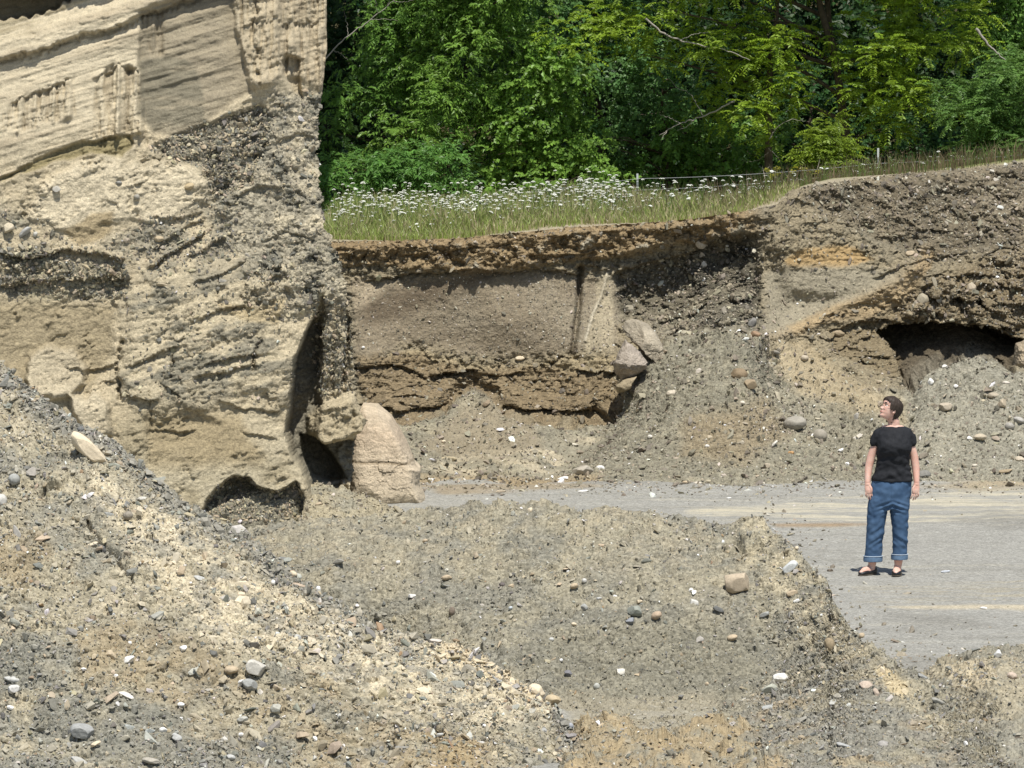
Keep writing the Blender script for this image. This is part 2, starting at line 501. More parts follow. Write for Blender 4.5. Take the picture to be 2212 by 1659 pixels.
    off += 0.12 * (1 - darks) * pm(U, V, [(1650, 500), (1750, 460), (1860, 500), (1950, 545), (2010, 560), (1950, 640), (1700, 640)], 20, n1, 10)
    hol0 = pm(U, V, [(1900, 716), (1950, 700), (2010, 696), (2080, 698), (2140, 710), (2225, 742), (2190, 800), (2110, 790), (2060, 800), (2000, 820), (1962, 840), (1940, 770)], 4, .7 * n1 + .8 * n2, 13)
    cob = pm(U, V, [(1965, 640), (2020, 610), (2080, 600), (2140, 560), (2300, 520), (2300, 740), (2150, 710), (2100, 690), (1930, 690)], 14, n1, 16)
    off += cob * (1 - hol0) * (0.10 + .10 * n2 + .10 * facet(base, 3.2, .8, 7) + .04 * facet(base, 7, .8, 8))
    band_l = np.exp(-((pline(U + 8 * n2, V + 10 * n1, [(1640, 742), (1720, 712), (1800, 672), (1890, 628), (1960, 590), (2000, 545)])) / 13) ** 2)
    off += .07 * band_l
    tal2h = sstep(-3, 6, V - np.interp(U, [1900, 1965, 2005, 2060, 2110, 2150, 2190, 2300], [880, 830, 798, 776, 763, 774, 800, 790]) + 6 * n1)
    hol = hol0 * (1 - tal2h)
    off -= .85 * hol * (1 - tal2h)
    shelf = pm(U, V, [(1700, 690), (1800, 655), (1900, 630), (1960, 640), (1900, 690), (1780, 700), (1700, 720)], 14, n2, 10)
    off += 0.06 * shelf
    und = pm(U, V, [(1790, 712), (1900, 700), (1955, 760), (1945, 820), (1860, 790), (1800, 760)], 12, n2, 14)
    off -= 0.10 * und - .06 * und * facet(base, 4, .8, 17)
    # spilled slopes stand proud of the cut face as separate heaps
    TALUS = [(600, 960), (760, 912), (890, 905), (960, 893), (1000, 850), (1022, 838), (1050, 850), (1085, 888), (1140, 906), (1250, 905), (1310, 880), (1338, 840), (1350, 800), (1395, 765), (1440, 735), (1500, 714), (1545, 704), (1585, 699), (1625, 716), (1660, 742), (1730, 745), (1780, 790), (1850, 842), (1950, 832), (2005, 798), (2060, 774), (2110, 761), (2150, 772), (2190, 800), (2300, 790), (2500, 770), (2500, 1120), (600, 1120)]
    tal2 = pm(U, V, TALUS, 2.5, .8 * n1 + .2 * n2, 11)
    sdt = psd(U, V, TALUS) + 9 * n1
    off -= .20 * sstep(-34, -6, sdt) * sstep(4, -2, sdt) * sstep(1345, 1325, U)
    fwd = .30 * tal2 * sstep(1030, 930, V) * np.interp(U, [1600, 1680, 1800, 1900], [1, .35, .5, 1])
    sandy0 = pm(U, V, [(1650, 590), (1700, 575), (1860, 575), (1950, 590), (1990, 600), (1900, 630), (1800, 670), (1720, 705), (1655, 728)], 14, n1, 10)
    panel = np.clip(panel + .85 * sandy0, 0, 1)
    # spilled slopes: rough
    talus = sstep(-.25, .35, np.gradient(-Y, axis=0) / np.gradient(V, axis=0) * 1000 / 5.0 - .45)
    talus = pm(U, V, [(600, 960), (760, 905), (960, 895), (1010, 850), (1050, 855), (1100, 900), (1250, 905), (1330, 850), (1350, 790), (1450, 730), (1520, 708), (1590, 700), (1660, 740), (1740, 740), (1850, 840), (1950, 830), (2060, 770), (2110, 762), (2180, 800), (2300, 770), (2500, 770), (2500, 1120), (600, 1120)], 12, n2, 12)
    rough = 0.35 + 0.65 * (1 - panel * .95) * (1 - lens)
    amp = np.where(talus > .5, 0.8, 1.0)
    dmp = 1 / (1 + (np.abs(np.gradient(Y, axis=0)) / .028) ** 2)
    for ln, wd, dp in (([(1690, 790), (1790, 890), (1890, 1000)], 45, .16), ([(1330, 870), (1250, 950), (1170, 1035)], 40, .14), ([(1960, 850), (1930, 920), (1950, 1000)], 35, .10)):
        off -= dp * np.exp(-(pline(U + 14 * n1, V, ln) / wd) ** 2) * sstep(1040, 980, V)
    off += amp * rough * (0.040 * n2 * (.5 + .5 * dmp) + 0.016 * n3 * dmp) + (1 - panel) * (1 - talus) * 0.045 * stra
    off += (1 - panel) * (1 - lens) * .022 * facet(base, 6.0, .9) * np.where(talus > .5, .6, 1)
    off += (1 - .8 * panel) * .009 * dmp * facet(base, 17.0, 1.0, 5)
    off += panel * .014 * fbm(base, 5, 5, .6, off=66)
    ph = np.exp(-(pline(U, V, [(1060, 975), (1150, 955), (1200, 950)]) / 6) ** 2)
    off -= .07 * ph
    damp = dmp
    nr0 = grid_normals(np.stack([blur(base[..., k], 6) for k in range(3)], -1))
    nr0 = nr0 * talus[..., None] + np.array([0, -1.0, .02]) * (1 - talus[..., None])
    pos = roughen(base + nr0 * off[..., None], .020 * (.25 + .75 * damp) * (1 - .85 * panel) * (1 - .7 * lens))
    pos[..., 1] -= fwd
    panel = panel - .85 * np.minimum(sandy0, panel)
    talus = tal2
    # colours
    col = np.ones(base.shape) * np.array((.262, .22, .148))
    col = mixc(col, (.21, .185, .135), sstep(-.1, .5, n1))
    g = np.full(U.shape, .65)
    col = mixc(col, (.27, .20, .115), crust * sstep(-.5, .3, stra + .5))
    col = mixc(col, (.38, .34, .26), crust * sstep(.2, .6, n2 + .3 * n1))
    fan = fbm(np.stack([np.arctan2(U - 1240, 800 - V) * 9, np.hypot(U - 1240, V - 800) / 160, U * 0], -1), 1.0, 4, .6)
    col = mixc(col, (.255, .21, .148), panel)
    col = mixc(col, (.20, .17, .125), panel * sstep(.0, .5, fan) * sstep(420, 100, np.hypot(U - 1240, V - 800)) * .7)
    col = mixc(col, (.31, .265, .195), panel * .8 * sstep(-.1, .7, n1 + (U - 1000) / 600))
    g = g * (1 - .45 * panel)
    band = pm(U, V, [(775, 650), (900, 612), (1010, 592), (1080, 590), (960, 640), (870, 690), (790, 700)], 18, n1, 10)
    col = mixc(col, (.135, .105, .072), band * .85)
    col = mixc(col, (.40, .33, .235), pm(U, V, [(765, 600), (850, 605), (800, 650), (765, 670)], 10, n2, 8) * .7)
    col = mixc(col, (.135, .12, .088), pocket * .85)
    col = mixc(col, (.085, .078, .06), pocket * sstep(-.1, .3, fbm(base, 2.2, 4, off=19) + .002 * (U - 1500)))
    col = mixc(col, (.30, .26, .19), pocket * sstep(.05, .5, n2 + .6 * n1 + .004 * (V - 660)) * .8)
    col = mixc(col, (.58, .52, .41), np.clip(seam * 1.1, 0, 1))
    col = mixc(col, (.42, .36, .25), pm(U, V, [(1285, 590), (1325, 590), (1325, 760), (1262, 765), (1262, 740), (1290, 650)], 7, n2, 8) * .6)
    col = mixc(col, (.35, .285, .18), pm(U, V, [(830, 760), (900, 755), (1020, 785), (1120, 790), (1240, 770), (1330, 770), (1330, 800), (1150, 820), (1000, 800), (850, 790)], 7, n2, 12) * .8)
    col = mixc(col, (.225, .172, .105), low * .9)
    col = mixc(col, (.145, .112, .07), low * sstep(.15, .5, stra) * .7)
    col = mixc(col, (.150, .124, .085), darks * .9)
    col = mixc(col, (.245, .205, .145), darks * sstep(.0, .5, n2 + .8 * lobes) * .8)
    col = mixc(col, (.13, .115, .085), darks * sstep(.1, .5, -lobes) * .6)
    col = mixc(col, (.40, .28, .14), lens)
    sandy = sandy0
    _unused = pm(U, V, [(1640, 590), (1700, 575), (1860, 580), (1960, 600), (2000, 620), (1900, 660), (1780, 700), (1700, 720), (1642, 730)], 14, n1, 10)
    col = mixc(col, (.30, .265, .195), sandy * .9)
    g = g * (1 - .4 * sandy) * (1 - .6 * lens)
    col = mixc(col, (.315, .25, .162), band_l * .65)
    sh = pm(U, V, [(1700, 705), (1800, 660), (1900, 628), (1950, 600), (2000, 540), (2030, 545), (1990, 610), (1960, 650), (1880, 690), (1780, 695), (1720, 725)], 8, n2, 8)
    col = mixc(col, (.37, .275, .16), sh * .75)
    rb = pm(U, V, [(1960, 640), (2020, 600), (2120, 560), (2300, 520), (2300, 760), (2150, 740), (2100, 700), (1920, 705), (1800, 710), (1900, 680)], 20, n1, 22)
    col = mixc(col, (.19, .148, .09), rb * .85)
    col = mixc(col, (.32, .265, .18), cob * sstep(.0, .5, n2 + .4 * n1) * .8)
    col = mixc(col, (.10, .08, .055), hol * .9)  # hollow interior painted darker to deepen the shade inside it
    col = mixc(col, (.21, .165, .10), und * .8)
    tcol = mixc(mixc(np.ones(base.shape) * np.array((.275, .25, .188)), (.34, .305, .22), sstep(-.05, .5, n1 + .3 * n2)), (.205, .19, .145), sstep(.0, .5, fbm(base, 2.3, 4, off=40)))
    col = col * (1 - talus[..., None]) + tcol * talus[..., None]
    cone = pm(U, V, [(1190, 1040), (1260, 930), (1335, 850), (1440, 735), (1585, 695), (1650, 745), (1700, 830), (1780, 940), (1830, 1045)], 14, n1, 16)
    col = mixc(col, (.225, .208, .158), cone * .7)
    col = mixc(col, (.33, .295, .215), cone * sstep(.1, .5, n2 + .4 * n1) * .6)
    rcone = pm(U, V, [(1960, 830), (2060, 770), (2110, 758), (2180, 795), (2400, 790), (2400, 1040), (1990, 1035), (1920, 960)], 16, n1, 16)
    col = mixc(col, (.285, .268, .215), rcone * .75)
    col = mixc(col, (.38, .345, .27), rcone * sstep(.1, .5, n2) * .5)
    smooth_t = pm(U, V, [(900, 960), (1000, 880), (1060, 860), (1080, 880), (1140, 900), (1180, 960), (1000, 1000)], 16, n1, 10)
    col = mixc(col, (.28, .235, .165), smooth_t * .8)
    chute = pm(U, V, [(1650, 740), (1740, 735), (1850, 830), (1940, 850), (1960, 900), (1850, 880), (1730, 820)], 16, n1, 12)
    col = mixc(col, (.40, .325, .21), chute * .75)
    foot = pm(U, V, [(880, 1030), (1000, 985), (1200, 940), (1290, 905), (1340, 900), (1250, 980), (1150, 1030), (950, 1045)], 12, n2, 12)
    col = mixc(col, (.47, .405, .29), foot * sstep(-.2, .3, fbm(base, (1.5, 1.5, 9), 4, off=12)) * .85)
    brown_t = pm(U, V, [(1480, 900), (1650, 860), (1700, 940), (1600, 1000), (1470, 980)], 24, n1, 14)
    col = mixc(col, (.285, .22, .135), brown_t * .6)
    col = mixc(col, (.33, .25, .15), sstep(1018, 1040, V + 6 * n1) * pm(U, V, [(880, 1010), (1300, 1010), (1300, 1100), (880, 1100)], 10) * .75)
    g = g * (1 - .5 * smooth_t) * (1 - .4 * chute)
    g = g * (1 - .5 * foot)
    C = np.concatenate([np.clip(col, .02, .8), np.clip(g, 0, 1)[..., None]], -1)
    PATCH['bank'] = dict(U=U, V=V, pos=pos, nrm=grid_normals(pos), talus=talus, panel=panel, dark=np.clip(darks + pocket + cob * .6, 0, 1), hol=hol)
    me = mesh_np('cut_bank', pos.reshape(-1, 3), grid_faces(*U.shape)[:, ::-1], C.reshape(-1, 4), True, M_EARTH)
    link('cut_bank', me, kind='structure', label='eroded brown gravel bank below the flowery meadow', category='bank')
    return pos[0]

BANK_EDGE = build_bank()

# ------------------------------------------------------------------ meadow ground and the wooded hill behind it
def build_meadow():
    e = BANK_EDGE
    d = np.concatenate([np.linspace(0, 8, 60), np.linspace(8.6, 14, 16)])
    rows = []
    zs = np.interp(e[:, 0], e[::40, 0], np.convolve(e[:, 2], np.ones(31) / 31, 'same')[::40])
    zs[:20], zs[-20:] = zs[20], zs[-21]
    for k, dd in enumerate(d):
        p = e.copy()
        p[:, 1] += dd
        wgt = min(1, dd / .4)
        drop = np.interp(e[:, 0], [-2.5, 1.0, 3.0, 6], [0.0, .005, .045, .05])
        p[:, 2] = e[:, 2] * (1 - wgt) + zs * wgt - drop * dd * min(1, dd / 1.5) + (0.04 * wgt * np.sin(p[:, 0] * 2.1 + dd * 1.7))
        rows.append(p)
    pos = np.stack(rows)
    n = fbm(pos, 2.0, 4)
    col = mixc(np.ones(pos.shape) * np.array((.20, .21, .08)), (.32, .28, .17), sstep(-.2, .4, n))
    fringe = (1 - sstep(.15, .5, (pos[..., 1] - e[None, :, 1]) + .2 * n))
    col = mixc(col, (.36, .31, .22), fringe)
    C = np.concatenate([col, np.full(n.shape + (1,), .3)], -1)
    me = mesh_np('meadow_ground', pos.reshape(-1, 3), grid_faces(*n.shape), C.reshape(-1, 4), True, M_EARTH)
    link('meadow_ground', me, kind='structure', label='meadow ground on top of the cut bank', category='ground')
    PATCH['meadow'] = dict(pos=pos, e=e)
    # hill
    xs = np.linspace(-90, 90, 140)
    ys = np.concatenate([np.linspace(72, 90, 40), np.linspace(92, 190, 30)])
    X, Yy = np.meshgrid(xs, ys)
    Z = 1.1 + np.maximum(0, Yy - 77) * 0.62 + np.maximum(0, np.abs(X) - 30) * 0
    hp = np.stack([X, Yy, Z], -1)
    hp[..., 2] += 0.5 * fbm(hp, .2, 4)
    hc = mixc(np.ones(hp.shape) * np.array((.05, .05, .022)), (.08, .06, .035), sstep(-.2, .4, fbm(hp, 1.3, 3)))
    C = np.concatenate([hc, np.full(Z.shape + (1,), .3)], -1)
    me = mesh_np('wooded_hill', hp.reshape(-1, 3), grid_faces(*X.shape), C.reshape(-1, 4), True, M_EARTH)
    link('wooded_hill', me, kind='structure', label='dark wooded hillside rising behind the meadow', category='hill')

build_meadow()

def up_fine(base, lay):
    return .010 * fbm(base, (3, 3, 26), 4, .6, off=71) + .006 * lay

# ------------------------------------------------------------------ tall sand and gravel cliff on the left
def build_cliff():
    right = curve([(-420, 716), (0, 706), (60, 706), (110, 707), (125, 704), (170, 700), (250, 690), (320, 687), (400, 692), (470, 699), (500, 706), (520, 716), (600, 744), (700, 757), (820, 760), (875, 770), (912, 789), (930, 786), (948, 764), (990, 757), (1060, 755), (1200, 758)])
    vs = np.arange(-420, 1190, 2.3)
    nc = 400
    S = np.linspace(0, 1, nc)[None]
    V = np.broadcast_to(vs[:, None], (len(vs), nc)).copy()
    jag = 9 * perlin(np.stack([vs * .022, vs * 0 + 7, vs * 0], -1)) * sstep(160, 300, vs) + 7 * perlin(np.stack([vs * .05, vs * 0, vs * 0], -1)) + 5 * perlin(np.stack([vs * .16, vs * 0 + 3, vs * 0], -1))
    U = -330 * (1 - S) + (right(vs) + jag * sstep(150, 260, vs))[:, None] * S
    # leaning face
    Y = 54.0 + (1100 - V) * 0.00135 + np.clip((U - 350) / 1000, -1, 1) * 1.2
    Y += 0.25 * sstep(560, 705, U) * sstep(520, 300, V)
    base = P(U, V, Y)
    n1 = fbm(base, 1.6, 5)
    n2 = fbm(base, 6, 5, 0.55, off=5)
    n3 = fbm(base, 24, 4, 0.6, off=8)
    # layers dip down to the left
    dip = base.copy()
    dip[..., 2] += -0.30 * (base[..., 0] + 2) - .35 * np.maximum(0, base[..., 2] - 3.2) * 0
    lay = fbm(dip, (.5, .8, 9), 5, 0.6, off=3)
    drip = fbm(base, (13, 2, .7), 5, 0.6, off=21)
    off = np.zeros(U.shape)
    gl = fbm(base, 3.0, 4, off=77)
    NZ = n2
    def line(pts, wd, warp=1.0):
        return np.exp(-((pline(U + 9 * n2 * warp, V + 8 * n1 * warp + 6 * n3 * warp, pts)) / wd) ** 2)
    # --- upper sand: ledges
    L1 = [(-330, 215), (0, 128), (80, 112), (140, 88), (215, 70), (290, 40), (365, 14), (480, -30)]
    led = np.interp(U, [p[0] for p in L1], [p[1] for p in L1])
    dl = V + 8 * n2 + 6 * n3 + 5 * drip + 8 * np.sin(U / 23.) * (n1 + .2) - led
    off += 0.10 * sstep(4, -4, dl) * sstep(-75, -20, dl)
    off -= 0.05 * np.exp(-((dl - 5) / 5) ** 2)
    # dark scalloped overhang, top left corner
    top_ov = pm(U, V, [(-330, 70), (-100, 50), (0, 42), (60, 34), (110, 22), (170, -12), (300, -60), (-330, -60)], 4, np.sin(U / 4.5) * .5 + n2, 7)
    off -= 0.30 * top_ov * sstep(-.6, 0, n2 + .6)
    off += 0.30 * pm(U, V, [(-330, -30), (120, -10), (300, -90), (300, -400), (-330, -400)], 6, n2, 8)
    grey_panel = pm(U, V, [(300, 20), (350, 8), (395, -10), (505, -30), (508, 60), (535, 150), (540, 195), (450, 262), (440, 300), (330, 292), (300, 250), (298, 130), (305, 60)], 5, n2, 8)
    off -= 0.07 * grey_panel
    dark_sub = pm(U, V, [(300, 128), (345, 120), (395, 128), (420, 140), (440, 210), (440, 262), (330, 285), (300, 245)], 6, n2, 5)
    colR = pm(U, V, [(505, -60), (720, -60), (720, 160), (690, 195), (640, 165), (600, 170), (560, 200), (535, 170), (512, 60)], 8, n2, 8)
    off += colR * (0.05 + 0.15 * drip + .03 * n2 + .015 * n3)
    # crusts of drips beside the panel, fluted wall left of it
    flutes = pm(U, V, [(205, 165), (255, 135), (300, 150), (310, 220), (318, 290), (200, 300)], 8, n2, 8) + pm(U, V, [(20, 225), (90, 190), (158, 168), (160, 250), (40, 285), (0, 280)], 7, n2, 8) + .6 * pm(U, V, [(310, 30), (352, 20), (356, 120), (330, 130), (312, 90)], 6, n2, 6)
    flutes = np.clip(flutes, 0, 1)
    off += flutes * 0.17 * drip
    off -= ledge(U, V, [(18, 226), (92, 192), (160, 168)], .045, 26, 7 * n2 + 16 * drip)
    off -= ledge(U, V, [(200, 172), (255, 140), (302, 150)], .04, 26, 7 * n2 + 16 * drip)
    off -= ledge(U, V, [(520, 60), (600, 40), (700, 50)], .03, 30, 30 * drip)
    col_hole = np.exp(-(pline(U, V, [(553, 0), (548, 60), (552, 120), (556, 160)]) / 8) ** 2)
    off -= 0.09 * np.exp(-((pline(U + 9 * n2 + 5 * n3, V, [(553, -20), (548, 60), (552, 120), (556, 165)])) / 6) ** 2) * sstep(-.5, .1, n3 + .25)
    notch = pm(U, V, [(608, 130), (622, 118), (648, 128), (648, 180), (655, 215), (635, 200), (612, 160)], 5, n2, 6)
    off -= 0.16 * notch
    off += 0.10 * np.exp(-(((U - 575) / 45) ** 2 + ((V - 175) / 22) ** 2))
    # --- thin streaked layers sweeping down to the left
    sweep = pm(U, V, [(-330, 420), (0, 370), (80, 330), (180, 290), (300, 268), (320, 300), (240, 330), (120, 350), (0, 400), (-330, 470)], 10, n2, 8)
    olive = pm(U, V, [(-330, 470), (0, 385), (100, 335), (180, 305), (280, 290), (290, 310), (262, 338), (200, 330), (120, 350), (40, 378), (-330, 500)], 5, n2, 7)
    off += -0.08 * olive + sweep * .05 * lay
    # --- dark wet gravel pocket
    pocket = pm(U, V, [(330, 320), (380, 295), (470, 262), (560, 225), (600, 250), (560, 330), (540, 400), (470, 420), (440, 360), (380, 345)], 9, n1, 14)
    off -= 0.07 * pocket
    rough_r = pm(U, V, [(470, 420), (550, 320), (590, 200), (650, 190), (720, 200), (720, 480), (770, 540), (770, 700), (700, 640), (640, 700), (560, 700), (520, 560), (470, 520)], 16, n1, 20)
    pale = pm(U, V, [(90, 400), (180, 350), (260, 345), (310, 360), (370, 350), (420, 370), (455, 400), (440, 440), (360, 480), (270, 470), (180, 500), (60, 470)], 12, n2, 16)
    off += .05 * pale
    brownp = pm(U, V, [(140, 500), (200, 460), (245, 455), (240, 500), (220, 520), (170, 530)], 6, n2, 8)
    # --- shadow ledges
    wrp = 7 * n2 + 6 * n3 + 6 * n1
    for pts, dp, rc_ in (([(325, 545), (360, 518), (400, 490), (447, 468)], .03, 22), ([(318, 580), (360, 556), (400, 530), (445, 500)], .055, 22), ([(400, 560), (440, 540), (484, 508)], .04, 16),
                         ([(415, 612), (480, 592), (535, 560)], .035, 22), ([(425, 690), (480, 668), (545, 660)], .04, 20), ([(275, 792), (330, 768), (392, 744)], .05, 18),
                         ([(440, 786), (500, 775), (565, 765)], .055, 12), ([(415, 814), (480, 800), (565, 788)], .05, 14), ([(268, 850), (320, 866), (350, 862)], .05, 18),
                         ([(140, 792), (200, 800), (250, 785)], .04, 16), ([(320, 925), (380, 932), (430, 930)], .03, 14), ([(470, 862), (530, 882), (610, 888)], .03, 16), ([(350, 830), (400, 862)], .04, 14),
                         ([(0, 545), (70, 560), (140, 536), (215, 545), (270, 560)], .07, 30), ([(10, 620), (100, 605), (190, 600), (285, 600)], .05, 24), ([(330, 470), (400, 470), (440, 455)], .03, 14),
                         ([(560, 520), (620, 500), (680, 515)], .03, 14), ([(500, 430), (560, 400), (600, 405)], .03, 14), ([(600, 300), (650, 285), (690, 300)], .035, 16), ([(520, 930), (560, 940), (600, 945)], .03, 12)):
        off -= ledge(U, V, pts, dp * 1.45, rc_, wrp)
    for pts, wd, dp in (([(545, 800), (552, 770), (566, 738)], 4, .10), ([(374, 815), (378, 770)], 3, .08), ([(256, 860), (252, 800), (262, 740)], 5, .10), ([(325, 850), (322, 930), (326, 1000)], 2.5, .03), ([(470, 640), (476, 560)], 2.5, .03), ([(520, 640), (540, 690), (534, 730)], 2.5, .03)):
        off -= dp * line(pts, wd, 1.3) * sstep(-.5, .2, n3 + .3 * n1)
    # --- left recess in dark gravel and brown sand
    dk = pm(U, V, [(-330, 540), (0, 525), (100, 540), (200, 560), (275, 570), (270, 640), (180, 650), (0, 640), (-330, 640)], 14, n1, 20)
    rec = pm(U, V, [(-330, 610), (0, 600), (150, 620), (290, 610), (262, 700), (250, 800), (240, 830), (-330, 830)], 55, n1, 30)
    off -= 0.16 * rec
    blk = pm(U, V, [(285, 620), (400, 570), (520, 560), (620, 600), (640, 700), (620, 860), (400, 880), (262, 850), (252, 790), (262, 690)], 48, n1 + .6 * n2, 40)
    off += 0.12 * blk + blk * .022 * lay * sstep(-.3, .3, n1 + .2)
    lumps = pm(U, V, [(60, 770), (110, 745), (160, 760), (190, 800), (160, 860), (60, 860)], 8, n2, 10) + pm(U, V, [(150, 850), (185, 860), (205, 840), (235, 870), (240, 940), (180, 940)], 7, n2, 8)
    lumps = np.clip(lumps, 0, 1)
    off += 0.16 * lumps
    foot = pm(U, V, [(240, 900), (330, 890), (600, 880), (640, 960), (670, 1060), (640, 1200), (240, 1200)], 60, n1, 40)
    off += 0.10 * foot + .0008 * np.clip(V - 1000, 0, 400) * foot
    bscoop = pm(U, V, [(310, 905), (430, 890), (480, 920), (460, 960), (330, 960)], 12, n2, 8)
    off -= .05 * bscoop
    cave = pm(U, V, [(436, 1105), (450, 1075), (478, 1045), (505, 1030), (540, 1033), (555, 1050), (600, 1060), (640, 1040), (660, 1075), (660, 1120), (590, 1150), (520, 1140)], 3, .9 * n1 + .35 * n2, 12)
    off -= 0.18 * cave + .22 * cave * pm(U, V, [(440, 1100), (478, 1045), (505, 1030), (540, 1033), (560, 1060), (500, 1080)], 10)
    # --- the deep cleft and the gravel pillar set back behind it
    edge = np.interp(V, [600, 648, 700, 769, 880, 934, 985, 1016, 1070], [712, 690, 668, 640, 622, 612, 632, 657, 672])
    du_ = U - edge + 1.5 * n2 + 11 * n1
    behind = sstep(-4, 5, du_) * sstep(600, 690, V)
    off -= behind * np.interp(V, [600, 700, 800, 900, 1060], [.0, .16, .32, .38, .40])
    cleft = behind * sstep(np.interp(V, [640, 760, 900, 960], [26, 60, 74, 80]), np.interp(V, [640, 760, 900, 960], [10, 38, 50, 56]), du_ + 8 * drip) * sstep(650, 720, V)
    off -= .38 * cleft
    pil = pm(U, V, [(672, 660), (700, 640), (757, 660), (757, 850), (700, 870), (668, 800)], 8, n2, 10)
    off += pil * (.13 * drip + .05 * n2)
    undl = pm(U, V, [(640, 945), (662, 950), (700, 968), (750, 955), (770, 960), (770, 1048), (705, 1052), (665, 1038), (650, 1000)], 2, n1 + .4 * n2, 10)
    lobe = pm(U, V, [(655, 905), (690, 880), (760, 862), (795, 900), (795, 935), (748, 952), (700, 962), (662, 945)], 9, n1, 12)
    off += lobe * (1 - undl) * (.28 + .12 * n1 + .08 * drip + .06 * n2)
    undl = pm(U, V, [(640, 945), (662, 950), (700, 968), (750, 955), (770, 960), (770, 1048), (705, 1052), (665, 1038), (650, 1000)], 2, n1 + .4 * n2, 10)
    off -= .48 * undl + .10 * undl * fbm(base, (6, 2, 3), 4, .6, off=2)
    gap2 = np.exp(-(pline(U, V, [(752, 690), (748, 760), (738, 830)]) / 6) ** 2)
    off -= .12 * gap2
    # --- general roughness
    off += up_fine(base, lay)
    upl = np.interp(U, [-330, 0, 180, 290, 330, 440, 550, 620, 720], [500, 395, 310, 292, 292, 275, 200, 192, 195])
    uppr = sstep(14, -14, V - upl + 14 * n2)
    smooth = np.clip(grey_panel + .9 * uppr, 0, 1) * (1 - .35 * colR) * (1 - top_ov)
    rg = (1 - .92 * smooth) * (.24 + .9 * sstep(-.15, .35, gl + .4 * n1))
    rg = np.maximum(rg, .9 * np.clip(behind + lobe, 0, 1) * sstep(640, 700, V))
    off += uppr * (.016 * lay + .010 * fbm(dip, (.6, .8, 30), 4, .6, off=5) + .012 * drip * sstep(-.2, .3, n1))
    off += rg * (0.022 * n2 + 0.010 * n3) + .05 * n1 + .004 * n3
    off += rough_r * (0.05 * n2 + 0.02 * n3) + sstep(330, 250, V + .25 * U) * .018 * lay
    off += rg * .020 * facet(dip, (4, 5, 9), .9) * (.5 + .8 * np.clip(rough_r + pocket + dk + cave, 0, 1))
    off += rg * .008 * facet(dip, (12, 14, 20), 1.0, 4) + rg * .035 * fbm(dip, (.8, 1, 5), 4, .55, off=15)
    pos = roughen(base + np.array([0, -1.0, .02]) * off[..., None], .003 + rg * (.009 + .013 * rough_r))
    # --- colours
    col = mixc(np.ones(base.shape) * np.array((.50, .415, .28)), (.40, .34, .235), sstep(-.1, .5, n1))
    g = np.full(U.shape, .45)
    up = sstep(380, 290, V + .25 * U + 20 * n1)
    upc = mixc(np.ones(base.shape) * np.array((.60, .51, .36)), (.47, .39, .27), sstep(-.1, .5, lay))
    upc = mixc(upc, (.42, .35, .24), sstep(.1, .5, fbm(base, (5, 3, 1.2), 4, .6, off=88)) * .5)
    col = col * (1 - up[..., None]) + upc * up[..., None]
    g = g * (1 - .85 * up)
    col = mixc(col, (.33, .275, .175), pm(U, V, [(-330, 130), (0, 80), (70, 62), (160, 20), (230, -20), (100, -60), (-330, -60)], 14, lay, 22) * sstep(-.25, .2, lay) * .9)
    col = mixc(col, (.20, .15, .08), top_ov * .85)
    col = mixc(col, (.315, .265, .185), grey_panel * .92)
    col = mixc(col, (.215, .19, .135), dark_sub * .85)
    col = mixc(col, (.42, .35, .24), grey_panel * sstep(.0, .5, fbm(base, (2, 2, 12), 4, off=50)) * .5)
    col = mixc(col, (.46, .38, .26), colR * .8)
    col = mixc(col, (.36, .30, .21), colR * sstep(.05, .4, -drip) * .7)
    col = mixc(col, (.35, .29, .20), flutes * sstep(-.05, .3, -drip) * .75)  # grooves between the drips painted darker, adding to their shade
    col = mixc(col, (.24, .19, .11), sweep * sstep(.1, .4, lay) * .7)
    col = mixc(col, (.60, .50, .34), sweep * sstep(.0, .4, -lay) * .6)
    col = mixc(col, (.25, .205, .10), olive * .85)
    col = mixc(col, (.175, .16, .12), pocket * sstep(-.6, .1, gl + .3) * .9)
    rc = mixc(np.ones(base.shape) * np.array((.365, .32, .235)), (.235, .218, .17), sstep(-.1, .3, gl))
    rc = mixc(rc, (.49, .42, .295), sstep(.1, .45, n2 - .3 * gl))
    col = col * (1 - rough_r[..., None]) + rc * rough_r[..., None]
    g = np.maximum(g, rough_r * .75)
    col = mixc(col, (.60, .51, .36), pale * sstep(-.5, .2, n2 + .3) * .9)
    col = mixc(col, (.36, .28, .165), brownp * .9)
    mid = pm(U, V, [(-330, 470), (0, 440), (60, 470), (200, 530), (330, 470), (480, 430), (520, 560), (400, 580), (270, 580), (-330, 560)], 16, n1, 16)
    col = mixc(col, (.29, .26, .195), mid * sstep(-.25, .2, gl) * .85)
    col = mixc(col, (.20, .185, .135), dk * sstep(-.3, .3, gl + .1) * .8)
    col = mixc(col, (.46, .40, .28), dk * sstep(.2, .5, n2) * .7)
    g = np.maximum(g, np.maximum(dk, pocket) * .9)
    olv = pm(U, V, [(-330, 560), (0, 560), (270, 570), (280, 650), (200, 660), (0, 650), (-330, 660)], 26, n1, 26)
    col = mixc(col, (.33, .285, .18), olv * sstep(-.2, .3, n2) * .5)
    brow = pm(U, V, [(-330, 660), (0, 650), (250, 660), (245, 780), (200, 840), (-330, 900)], 16, n1, 16)
    col = mixc(col, (.31, .25, .155), brow * .85)
    bl = mixc(np.ones(base.shape) * np.array((.50, .42, .285)), (.225, .205, .155), sstep(.02, .3, lay * .75 + .6 * gl + .25 * n2 + .08))
    col = col * (1 - blk[..., None] * .8) + bl * blk[..., None] * .8
    col = mixc(col, (.52, .44, .31), lumps * .7)
    och = pm(U, V, [(470, 655), (560, 660), (620, 640), (600, 700), (520, 690)], 6, n2, 8)
    col = mixc(col, (.45, .355, .21), och * .8)
